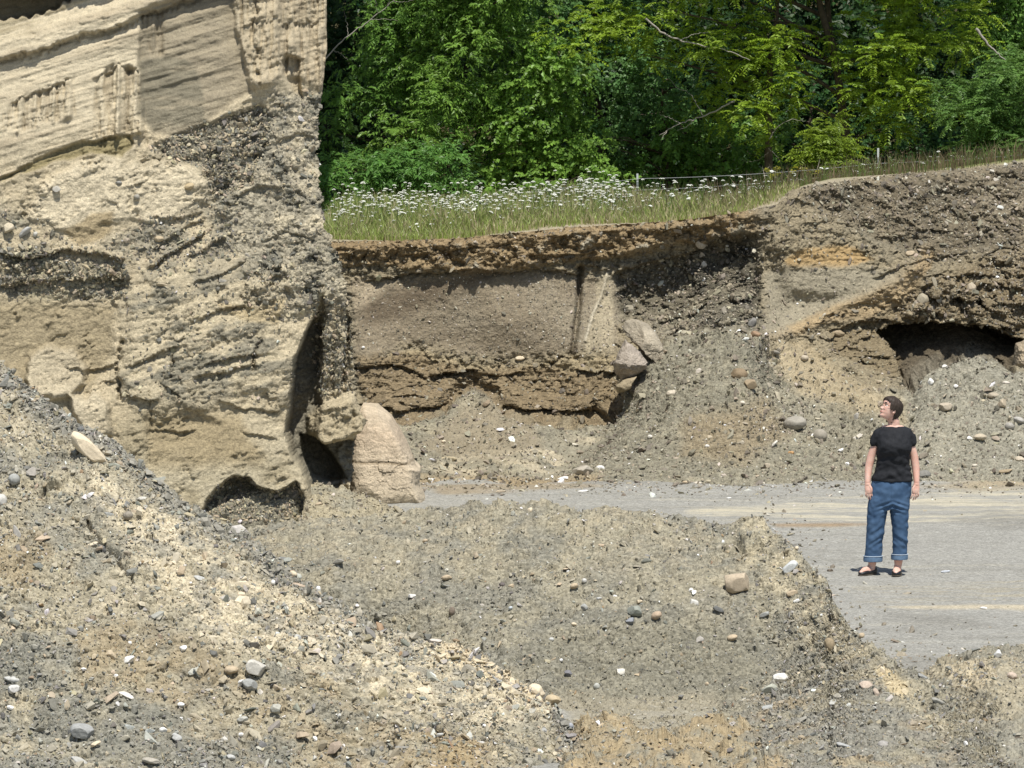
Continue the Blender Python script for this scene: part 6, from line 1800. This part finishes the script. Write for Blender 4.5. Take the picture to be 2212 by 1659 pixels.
class Solid:
    def __init__(s):
        s.v, s.f, s.n = [], [], 0
    def add(s, vf):
        v, f = vf
        s.v.append(np.asarray(v)); s.f += [tuple(int(i) + s.n for i in q) for q in f]; s.n += len(v)
    def fuse(s, name, voxel, smooth=4):
        me = bpy.data.meshes.new(name + '_raw')
        me.from_pydata(np.concatenate(s.v).tolist(), [], s.f)
        bm = bmesh.new(); bm.from_mesh(me); bmesh.ops.recalc_face_normals(bm, faces=bm.faces[:]); bm.to_mesh(me); bm.free()
        o = bpy.data.objects.new(name + '_raw', me)
        COL.objects.link(o)
        m = o.modifiers.new('r', 'REMESH'); m.mode = 'VOXEL'; m.voxel_size = voxel; m.use_smooth_shade = True
        if smooth:
            k = o.modifiers.new('s', 'SMOOTH'); k.iterations = smooth; k.factor = .5
        dg = bpy.context.evaluated_depsgraph_get()
        out = bpy.data.meshes.new_from_object(o.evaluated_get(dg))
        out.name = name
        bpy.data.objects.remove(o)
        bpy.data.meshes.remove(me)
        out.polygons.foreach_set('use_smooth', np.ones(len(out.polygons), bool))
        return out

def ell(c, r, rot=None, ns=3):
    v, f = ico(ns)
    v = v * np.array(r)
    if rot is not None:
        v = v @ np.array(rot).T
    return v + np.array(c), [tuple(q) for q in f.tolist()]

def displace(me, fn):
    v = np.zeros(len(me.vertices) * 3, np.float32); me.vertices.foreach_get('co', v)
    nn = np.zeros(len(me.vertices) * 3, np.float32); me.vertices.foreach_get('normal', nn)
    v, nn = v.reshape(-1, 3).astype(float), nn.reshape(-1, 3)
    v = v + nn * fn(v)[:, None]
    me.vertices.foreach_set('co', v.astype(np.float32).ravel()); me.update()
    return me

person = link('person', None, None, _foot, label='woman in black t-shirt and rolled blue jeans looking up to the left', category='person')

# ---- head frame: face turned to the left of the picture and lifted
yaw, up_ = rad(66), rad(24)
fdir = np.array([-math.sin(yaw) * math.cos(up_), -math.cos(yaw) * math.cos(up_), math.sin(up_)])
sdir = np.cross([0, 0, 1.0], fdir); sdir /= np.linalg.norm(sdir)        # towards her left ear
hdir = np.cross(fdir, sdir)
HR = np.stack([fdir, sdir, hdir], 1)
HC = pp(1921.5, 880, 0)
HR0 = HR
HR = HR * .91                                                   # middle of the head

def head_grid(kind='skin', off=0.0, nphi=64, nh=44):
    """rings over h from chin (-.105) to crown (.105) in head frame"""
    hs = np.concatenate([np.linspace(-.108, .06, nh - 16), .06 + .052 * np.sin(np.linspace(0, np.pi / 2, 17)[1:])])
    ph = np.linspace(-np.pi, np.pi, nphi, endpoint=False)
    front = curve([(-.115, .055), (-.108, .070), (-.098, .082), (-.085, .082), (-.075, .076), (-.062, .083), (-.052, .084), (-.042, .082), (-.030, .084), (0, .080), (.022, .084), (.032, .088), (.05, .086), (.07, .078), (.09, .058), (.105, .028), (.1125, .004)])
    back = curve([(-.115, .01), (-.10, .015), (-.085, .03), (-.06, .065), (-.03, .088), (0, .098), (.04, .100), (.07, .088), (.09, .068), (.105, .036), (.1125, .004)])
    half = curve([(-.115, .020), (-.108, .032), (-.095, .042), (-.075, .052), (-.05, .061), (-.02, .068), (.02, .0735), (.05, .073), (.075, .062), (.092, .048), (.105, .026), (.1125, .003)])
    pts = np.zeros((len(hs), nphi, 3))
    for k, h in enumerate(hs):
        c, s = np.cos(ph), np.sin(ph)
        fx = np.where(c > 0, front(h) * np.abs(c) ** .85, -back(h) * np.abs(c) ** .9)
        sy = half(h) * np.sign(s) * np.abs(s) ** .9
        if kind == 'skin':
            a = ph
            # nose, eye sockets, lips, chin
            nose = np.interp(h, [-.045, -.036, -.028, -.010, .012, .026], [0, .017, .026, .015, .005, 0]) * np.exp(-(sy / .0125) ** 2)
            ala = .008 * np.exp(-((h + .032) / .008) ** 2) * np.exp(-((np.abs(sy) - .014) / .007) ** 2)
            sock = -.012 * np.exp(-((h - .010) / .012) ** 2) * np.exp(-((np.abs(sy) - .031) / .016) ** 2)
            lips = .006 * (np.exp(-((h + .057) / .004) ** 2) + np.exp(-((h + .067) / .004) ** 2)) * np.exp(-(sy / .022) ** 2)
            cheek = .006 * np.exp(-((h + .022) / .02) ** 2) * np.exp(-((np.abs(sy) - .042) / .018) ** 2)
            fx = fx + (c > 0) * (nose + ala + sock + lips + cheek)
        pts[k] = np.stack([fx, sy, np.full(nphi, h)], -1)
    return pts, hs, ph

body = Solid()
hp, hs, ph = head_grid()
hv = hp.reshape(-1, 3) @ HR.T + HC
i = np.arange(hp.shape[0] * hp.shape[1]).reshape(hp.shape[:2])
j = np.roll(i, -1, 1)
hf = [tuple(q) for q in np.stack([i[:-1], j[:-1], j[1:], i[1:]], -1).reshape(-1, 4).tolist()] + [tuple(i[0][::-1].tolist()), tuple(i[-1].tolist())]
body.add((hv, hf))
for sg in (1, -1):                                                    # ears
    c = np.array([-.012, sg * .073, -.012])
    body.add(ell(HR @ c + HC, (.016, .008, .030), HR @ np.array([[math.cos(.25), 0, math.sin(.25)], [0, 1, 0], [-math.sin(.25), 0, math.cos(.25)]])))
    body.add(ell(HR @ (c + [.006, sg * .004, -.022]) + HC, (.009, .007, .010), HR))
# neck and trunk
body.add(limb([HC + HR @ np.array([-.022, 0, -.055]), pp(1930, 908, .016), pp(1929, 922, .02), pp(1928, 936, .02)], [.047, .049, .053, .066], 20))
body.add(vloft([(1928, 916, 19, 13, 5), (1929, 923, 33, 16, 5), (1930, 940, 37, 20, 3), (1930, 965, 31, 25, 0), (1930, 1000, 29, 21, 2), (1929, 1040, 36, 23, 3), (1926, 1070, 38, 25, 5), (1925, 1084, 30, 20, 5)]))
for (x0, x1, x2, x3, ft) in ((1899, 1892, 1886, 1883, -1), (1942, 1943, 1942, 1940, 1)):
    body.add(limb([pp(x0, 1085, .02), pp(x1, 1150, .0), pp(x2, 1195, .015), pp(x3, 1228, .02)], [.072, .052, .048, .029]))
# arms: shoulder, elbow, wrist
ARM = {-1: [pp(1898, 938, .018), pp(1881, 984, .03), pp(1875, 1010, .02), pp(1872.5, 1040, -.02)],
       1: [pp(1960, 938, .018), pp(1974, 984, .03), pp(1978, 1010, .02), pp(1979, 1040, -.02)]}
for sg in (-1, 1):
    body.add(limb(ARM[sg], [.034, .037, .035, .025], 18))
    wr = np.array(ARM[sg][-1])
    inn = -sg                                                          # towards the thigh
    palm_c = wr + np.array([inn * .004, -.008, -.045])
    body.add(limb([ARM[sg][-2] * .4 + wr * .6, wr, wr + [inn * .002, -.005, -.022]], [.029, .0255, .027], 18, .85))
    # the back of the hand faces forward and outward
    body.add(limb([wr + [0, 0, .01], wr + [inn * .002, -.006, -.025], palm_c + [inn * .004, -.004, -.022], palm_c + [inn * .008, -.006, -.045]], [.024, .029, .033, .028], 16, .62))
    for k, (dx, ln, rr) in enumerate(((.026, .060, .0072), (.009, .073, .0076), (-.0085, .066, .0072), (-.025, .048, .0064))):
        # fingers hang, curled a little to the thigh; k = 0 is the index finger
        b = palm_c + np.array([inn * (dx + .006), -.006 - .004 * k * .3, -.038])
        m1 = b + np.array([inn * (.004 - .0022 * k), -.004 - .006 * (1 - k / 3), -ln * .45])
        m2 = m1 + np.array([inn * (.006 - .001 * k), .004 + .003 * k, -ln * .32])
        e = m2 + np.array([inn * (.006 + .001 * k), .008 + .004 * k, -ln * .24])
        body.add(limb([b + [0, 0, .012], b, m1, m2, e], [rr, rr * 1.03, rr, rr * .92, rr * .78], 10, 1, 14))
    tb0 = wr + np.array([inn * .022, -.012, -.022])
    body.add(limb([tb0 - [inn * .012, 0, 0], tb0 + [inn * .010, -.010, -.026], tb0 + [inn * .013, -.014, -.046], tb0 + [inn * .012, -.012, -.066]], [.013, .0115, .0100, .0080], 10, 1, 14))
# feet
FEET = {-1: (pp(1881, 1226, .02), pp(1866, 1240, -.06)), 1: (pp(1939, 1226, .02), pp(1936, 1240, -.07))}
for sg in (-1, 1):
    a, t = FEET[sg]
    d = (t - a) * np.array([1, 1, 0]); d /= np.linalg.norm(d)
    heel = a * np.array([1, 1, 0]) - d * .045 + [0, 0, .034]
    toe = a * np.array([1, 1, 0]) + d * .150 + [0, 0, .020]
    body.add(limb([a + [0, 0, .02], a * np.array([1, 1, 0]) + [0, 0, .045]], [.030, .036], 16, 1.1))
    body.add(limb([heel, a * np.array([1, 1, 0]) + d * .03 + [0, 0, .042], a * np.array([1, 1, 0]) + d * .10 + [0, 0, .030], toe], [.030, .036, .040, .026], 18, .85))
bm_ = body.fuse('body', .003, 2)

m, t, b = nodemat('skin')
b.inputs['Base Color'].default_value = (.66, .40, .31, 1)
b.inputs['Roughness'].default_value = .5
b.inputs['Subsurface Weight'].default_value = .12
b.inputs['Subsurface Radius'].default_value = (.02, .008, .005)
b.inputs['Subsurface Scale'].default_value = .4
tc = t.nodes.new('ShaderNodeTexCoord'); nz_ = t.nodes.new('ShaderNodeTexNoise'); nz_.inputs['Scale'].default_value = 14; nz_.inputs['Detail'].default_value = 4
cr = t.nodes.new('ShaderNodeValToRGB')
cr.color_ramp.elements[0].position, cr.color_ramp.elements[0].color = .3, (.60, .33, .25, 1)
cr.color_ramp.elements[1].position, cr.color_ramp.elements[1].color = .7, (.68, .45, .36, 1)
t.links.new(tc.outputs['Object'], nz_.inputs['Vector']); t.links.new(nz_.outputs['Fac'], cr.inputs[0]); t.links.new(cr.outputs[0], b.inputs['Base Color'])
M_SKIN = m
bm_.materials.append(M_SKIN)
link('body', bm_, person)

# ---- black t-shirt
shirt = Solid()
shirt.add(vloft([(1929, 918.5, 22, 15, 6), (1929, 920, 29, 18, 5), (1930, 924, 36, 21, 4), (1930, 931, 39, 24, 3), (1930, 944, 38, 29, 0), (1930, 958, 37.5, 34, -3), (1930, 968, 38, 34, -3), (1929, 982, 36, 29, 0), (1929, 1000, 36.5, 27, 2), (1927, 1018, 41, 29, 3), (1926.5, 1032, 44.5, 31, 4), (1926.5, 1037, 44.8, 31.5, 4)], 36, None, 2.25))
for sg in (-1, 1):
    s0, s1 = (pp(1901, 930, .015), pp(1887, 957, .025)) if sg < 0 else (pp(1957, 930, .015), pp(1970, 956, .025))
    shirt.add(limb([s0, (s0 + s1) / 2 + [sg * .008, 0, .004], s1], [.048, .050, .047], 22))
sm_ = shirt.fuse('t_shirt', .006, 5)
def shirt_folds(v):
    z = v[:, 2]
    q = np.stack([v[:, 0] * 9, v[:, 1] * 5, z * 20 + v[:, 0] * 8 * np.sign(v[:, 0])], -1)
    lowm = sstep(1.22, 1.0, z)
    f = .016 * lowm * perlin(q) + .005 * perlin(v * 26) + .007 * perlin(np.stack([v[:, 0] * 20, v[:, 1] * 8, z * 9], -1))
    neck = np.sqrt((v[:, 0] - (1929 - PU) * PX) ** 2 + (v[:, 1] - .02) ** 2)
    return f
displace(sm_, shirt_folds)
sm_.materials.append(plain_material('black_cotton', (.017, .018, .021), .85, .25, 60, .25))
ts = link('t_shirt', sm_, person)
col_v, col_f = tube(np.array([[(1929 - PU) * PX + .060 * math.cos(a), .020 + .050 * math.sin(a), (PV - 919) * PX + .008 * math.sin(a)] for a in np.linspace(0, 2 * np.pi, 37)]), [.006] * 37, 8)
me = mesh_np('collar', col_v, col_f, None, True, sm_.materials[0])
link('collar', me, ts)

# ---- jeans
jeans = Solid()
jeans.add(vloft([(1926.5, 1026, 41, 28, 4), (1926, 1036, 43, 30, 4), (1923, 1056, 45.5, 33, 5), (1921.5, 1075, 45.5, 33, 6), (1920.5, 1090, 42, 30, 6), (1920, 1101, 32, 23, 5)], 36, None, 2.2))
jeans.add(vloft([(1900, 1070, 23, 28, 5), (1896, 1095, 23, 27, 4), (1892.5, 1120, 20.5, 23, 2), (1889.5, 1150, 18.3, 20, 1), (1887, 1180, 18, 19.5, 3), (1886, 1211, 19, 20, 4)], 28))
jeans.add(vloft([(1944, 1070, 22.5, 28, 5), (1942.5, 1095, 21.5, 27, 4), (1943, 1120, 19, 23, 2), (1943.8, 1150, 17, 20, 1), (1943.5, 1180, 16.3, 19, 3), (1943.3, 1207, 16.6, 19, 4)], 28))
jm_ = jeans.fuse('jeans', .006, 4)
def jeans_folds(v):
    x, y, z = v.T
    leg = np.where(x < (1927 - PU) * PX, -1, 1)
    kn = np.exp(-((z - .33) / .11) ** 2)
    q = np.stack([x * 7, y * 5, z * 24 + leg * x * 16], -1)
    f = .013 * kn * perlin(q) + .006 * perlin(np.stack([x * 9, y * 9, z * 16], -1)) + .004 * perlin(v * 24)
    cr_ = np.exp(-((z - .60) / .045) ** 2) * np.exp(-((x - .02) / .10) ** 2)
    f += .012 * cr_ * np.sin(z * 150 + np.abs(x - .02) * 60)
    seam = np.exp(-((x - (1921 - PU) * PX) / .006) ** 2) * (z > .58) * (y < 0)
    return f - .004 * seam
displace(jm_, jeans_folds)
m, t, b = nodemat('denim')
b.inputs['Roughness'].default_value = .9
b.inputs['Specular IOR Level'].default_value = .1
tc = t.nodes.new('ShaderNodeTexCoord'); nz_ = t.nodes.new('ShaderNodeTexNoise'); nz_.inputs['Scale'].default_value = 9; nz_.inputs['Detail'].default_value = 6
cr = t.nodes.new('ShaderNodeValToRGB')
cr.color_ramp.elements[0].position, cr.color_ramp.elements[0].color = .3, (.040, .078, .145, 1)
cr.color_ramp.elements[1].position, cr.color_ramp.elements[1].color = .72, (.078, .135, .225, 1)
t.links.new(tc.outputs['Object'], nz_.inputs['Vector']); t.links.new(nz_.outputs['Fac'], cr.inputs[0]); t.links.new(cr.outputs[0], b.inputs['Base Color'])
M_DENIM = m
jm_.materials.append(M_DENIM)
jn = link('jeans', jm_, person)
M_CUFF = plain_material('denim_inside', (.125, .195, .29), .9, .15, 50, .1)
M_THREAD = plain_material('thread', (.55, .62, .68), .8, .1, 60)
for (uc, vt, vb, hw, hd, yc) in ((1886, 1200, 1213, 20.6, 21, 4), (1943.5, 1196, 1208.5, 18, 20.5, 4)):
    cv, cf = vloft([(uc, vt, hw - .8, hd - .8, yc), (uc, vt + 1, hw, hd, yc), (uc - .3, (vt + vb) / 2, hw + .4, hd + .3, yc), (uc - .5, vb - 1, hw + .2, hd + .2, yc), (uc - .5, vb, hw - .6, hd - .6, yc)], 32)
    me = bpy.data.meshes.new('cuff'); me.from_pydata(cv.tolist(), [], cf); me.materials.append(M_CUFF)
    me.polygons.foreach_set('use_smooth', np.ones(len(me.polygons), bool))
    displace(me, lambda v: .002 * perlin(v * 30))
    cu = link('cuff', me, jn)
    th = np.linspace(0, 2 * np.pi, 41)
    ring = np.array([pp(uc, vt + .6, 0) + [(hw + .35) * PX * math.cos(a), (yc + (hd + .35) * math.sin(a)) * PX, 0] for a in th])
    v, f = tube(ring, [.0026] * 41, 6)
    me = mesh_np('cuff_seam', v, f, None, True, M_THREAD)
    link('cuff_seam', me, jn)
wb = np.array([pp(1928, 1034.5, 0) + [43.9 * PX * math.cos(a), (4 + 30.6 * math.sin(a)) * PX, 0] for a in np.linspace(0, 2 * np.pi, 49)])

# ---- shoes
M_SHOE = plain_material('black_leather', (.012, .012, .013), .35, .2, 40, .5)
M_SOLE = plain_material('shoe_sole', (.10, .085, .065), .8, .2, 40)
for sg in (-1, 1):
    a, t_ = FEET[sg]
    a = a * np.array([1, 1, 0])
    d = (t_ - a) * np.array([1, 1, 0]); d /= np.linalg.norm(d)
    s = np.cross([0, 0, 1.0], d)
    ou = curve([(-.085, .004), (-.075, .022), (-.05, .034), (0, .036), (.06, .041), (.10, .046), (.14, .040), (.165, .024), (.176, .005)])
    rim = curve([(-.085, .052), (-.06, .054), (-.02, .045), (.03, .036), (.07, .036), (.10, .041), (.14, .034), (.176, .022)])
    rings, outer = [], []
    xs = np.linspace(-.084, .1755, 30)
    S_ = Solid()
    # upper: closed shell following the foot, open over the instep is hinted by the low vamp
    rr = []
    for x in xs:
        w_, hgt = ou(x), rim(x)
        rr.append((a + d * x + [0, 0, .006 + hgt / 2], w_, hgt / 2, s, np.array([0, 0, 1.0]), 2.6))
    S_.add(loft(rr, 20))
    me = S_.fuse('shoe', .004, 2)
    me.materials.append(M_SHOE)
    sh = link('shoe', me, person)
    sr = [(a + d * x + [0, 0, .004], ou(x) + .003, .005, s, np.array([0, 0, 1.0]), 4) for x in xs]
    v, f = loft(sr, 16)
    me = bpy.data.meshes.new('sole'); me.from_pydata(v.tolist(), [], f); me.materials.append(M_SOLE)
    link('sole', me, sh)

# ---- hair: short, dark brown, to the nape, fringe over the forehead
def hair_mesh():
    hs = np.linspace(-.135, .124, 60)
    phi = np.linspace(-np.pi, np.pi, 120, endpoint=False)
    front = curve([(-.135, .02), (-.06, .075), (0, .086), (.03, .093), (.06, .094), (.085, .086), (.105, .062), (.118, .034), (.124, .004)])
    back = curve([(-.135, .056), (-.11, .068), (-.08, .088), (-.04, .108), (0, .118), (.04, .120), (.08, .106), (.105, .072), (.118, .042), (.124, .004)])
    half = curve([(-.135, .040), (-.11, .052), (-.08, .064), (-.04, .076), (0, .083), (.04, .086), (.075, .079), (.10, .058), (.116, .032), (.124, .004)])
    Hh, PHI = np.meshgrid(hs, phi, indexing='ij')
    c, s = np.cos(PHI), np.sin(PHI)
    f = np.where(c > 0, front(Hh) * np.abs(c) ** .9, -back(Hh) * np.abs(c) ** .9)
    y = half(Hh) * np.sign(s) * np.abs(s) ** .9
    p = np.stack([f, y, Hh], -1)
    ap = np.abs(PHI)
    jag = .010 * perlin(np.stack([PHI.ravel() * 7, Hh.ravel() * 0, Hh.ravel() * 0], -1)).reshape(Hh.shape) + .006 * np.sin(PHI * 23)
    p = p * (1 + .035 * perlin(np.stack([PHI.ravel() * 2.2, Hh.ravel() * 26, Hh.ravel() * 0 + 5], -1)).reshape(Hh.shape))[..., None]
    low = np.interp(ap, [0, .45, .9, 1.15, 1.42, 1.75, 1.95, 2.3, 3.15], [.070, .064, .050, -.016, -.016, -.006, -.070, -.112, -.128]) + jag
    strand = perlin(np.stack([PHI.ravel() * 16, Hh.ravel() * 9, Hh.ravel() * 0 + 2], -1)).reshape(Hh.shape)
    n = p / (np.linalg.norm(p, axis=-1, keepdims=True) + 1e-6)
    keep = Hh > low
    outer = p + n * (.004 * strand * 1.6 + .003)[..., None]
    # pull the lowest kept points onto the hairline
    outer[..., 2] = np.where(keep, outer[..., 2], np.minimum(low, .124))
    outer_low = ~keep
    inner = p * .86
    inner[..., 2] = np.where(keep, p[..., 2] * .97, np.minimum(low, .12))
    W_ = lambda q: q.reshape(-1, 3) @ HR.T + HC
    nr, nc = Hh.shape
    i = np.arange(nr * nc).reshape(nr, nc); j = np.roll(i, -1, 1)
    kq = (keep[1:] & np.roll(keep, -1, 1)[1:])
    F1 = np.stack([i[:-1], j[:-1], j[1:], i[1:]], -1)[kq]
    v = np.concatenate([W_(outer), W_(inner)])
    F2 = F1[:, ::-1] + nr * nc
    # rim between shells
    from collections import Counter
    ed = Counter()
    for q in F1.tolist():
        for a, b in zip(q, q[1:] + q[:1]):
            ed[(a, b)] += 1
    rim = [(b, a, a + nr * nc, b + nr * nc) for (a, b) in ed if (b, a) not in ed]
    return v, np.concatenate([F1, F2, np.array(rim)])
hv_, hf_ = hair_mesh()
m, t, b = nodemat('brown_hair')
b.inputs['Roughness'].default_value = .62
b.inputs['Specular IOR Level'].default_value = .3
tc = t.nodes.new('ShaderNodeTexCoord'); mp = t.nodes.new('ShaderNodeMapping'); mp.inputs['Scale'].default_value = (60, 60, 8)
nz_ = t.nodes.new('ShaderNodeTexNoise'); nz_.inputs['Scale'].default_value = 3; nz_.inputs['Detail'].default_value = 6
cr = t.nodes.new('ShaderNodeValToRGB')
cr.color_ramp.elements[0].position, cr.color_ramp.elements[0].color = .3, (.020, .015, .011, 1)
cr.color_ramp.elements[1].position, cr.color_ramp.elements[1].color = .75, (.062, .043, .031, 1)
t.links.new(tc.outputs['Object'], mp.inputs[0]); t.links.new(mp.outputs[0], nz_.inputs['Vector']); t.links.new(nz_.outputs['Fac'], cr.inputs[0]); t.links.new(cr.outputs[0], b.inputs['Base Color'])
me = mesh_np('hair', hv_, hf_, None, True, m)
link('hair', me, person)

# ---- face details: eyes, brows, mouth, glasses
M_EYE = plain_material('eye_white', (.7, .68, .64), .3, .05)
M_IRIS = plain_material('iris', (.05, .04, .03), .2, .05)
M_LIP = plain_material('lips', (.45, .19, .16), .5, .1)
M_RIM = plain_material('glasses_wire', (.13, .09, .06), .35, .1, 30, .5, .6)
for sg in (-1, 1):
    v, f = ell(HR @ np.array([.062, sg * .031, .009]) + HC, (.011, .015, .009), HR)
    e = link('eye', mesh_np('eye', v, np.array(f), None, True, M_EYE), person)
    v, f = ell(HR @ np.array([.0712, sg * .030, .009]) + HC, (.0025, .0055, .0055), HR)
    link('iris', mesh_np('iris', v, np.array(f), None, True, M_IRIS), e)
    br_ = np.array([HR @ np.array([.0865 - .009 * k ** 2, sg * (.014 + .034 * k), .030 + .006 * math.sin(k * 2.6)]) + HC for k in np.linspace(0, 1, 9)])
    v, f = tube(br_, [.003, .0042, .0045, .0045, .0042, .004, .0035, .003, .002], 6)
    link('eyebrow', mesh_np('eyebrow', v, f, None, True, m), person)
lp = np.array([HR @ np.array([.0905 - .012 * (k / .02) ** 2 * .6, k, -.0615 + .001 * abs(k) / .02]) + HC for k in np.linspace(-.021, .021, 11)])
v, f = tube(lp, [.001, .003, .0042, .0048, .005, .005, .005, .0048, .0042, .003, .001], 6)
link('mouth', mesh_np('mouth', v, f, None, True, M_LIP), person)
gl = Tubes()
gl_root = None
for sg in (-1, 1):
    th = np.linspace(0, 2 * np.pi, 33)
    ring = []
    for a in th:
        cx, sz = math.copysign(abs(math.cos(a)) ** .6, math.cos(a)), math.copysign(abs(math.sin(a)) ** .6, math.sin(a))
        y_ = sg * (.033 + .023 * cx)
        ring.append(HR @ np.array([.097 - .10 * max(0, abs(y_) - .012) ** 1.35, y_, .008 + .0135 * sz]) + HC)
    gl.add(ring, [.0016] * 33, 6)
    gl.add([HR @ np.array(q) + HC for q in ((.0905, sg * .056, .013), (.06, sg * .074, .014), (.0, sg * .079, .012), (-.02, sg * .078, .004))], [.0016] * 4, 6)
gl.add([HR @ np.array(q) + HC for q in ((.0965, -.011, .011), (.1005, 0, .013), (.0965, .011, .011))], [.0016] * 3, 6)
link('glasses', gl.mesh('glasses', M_RIM), person)
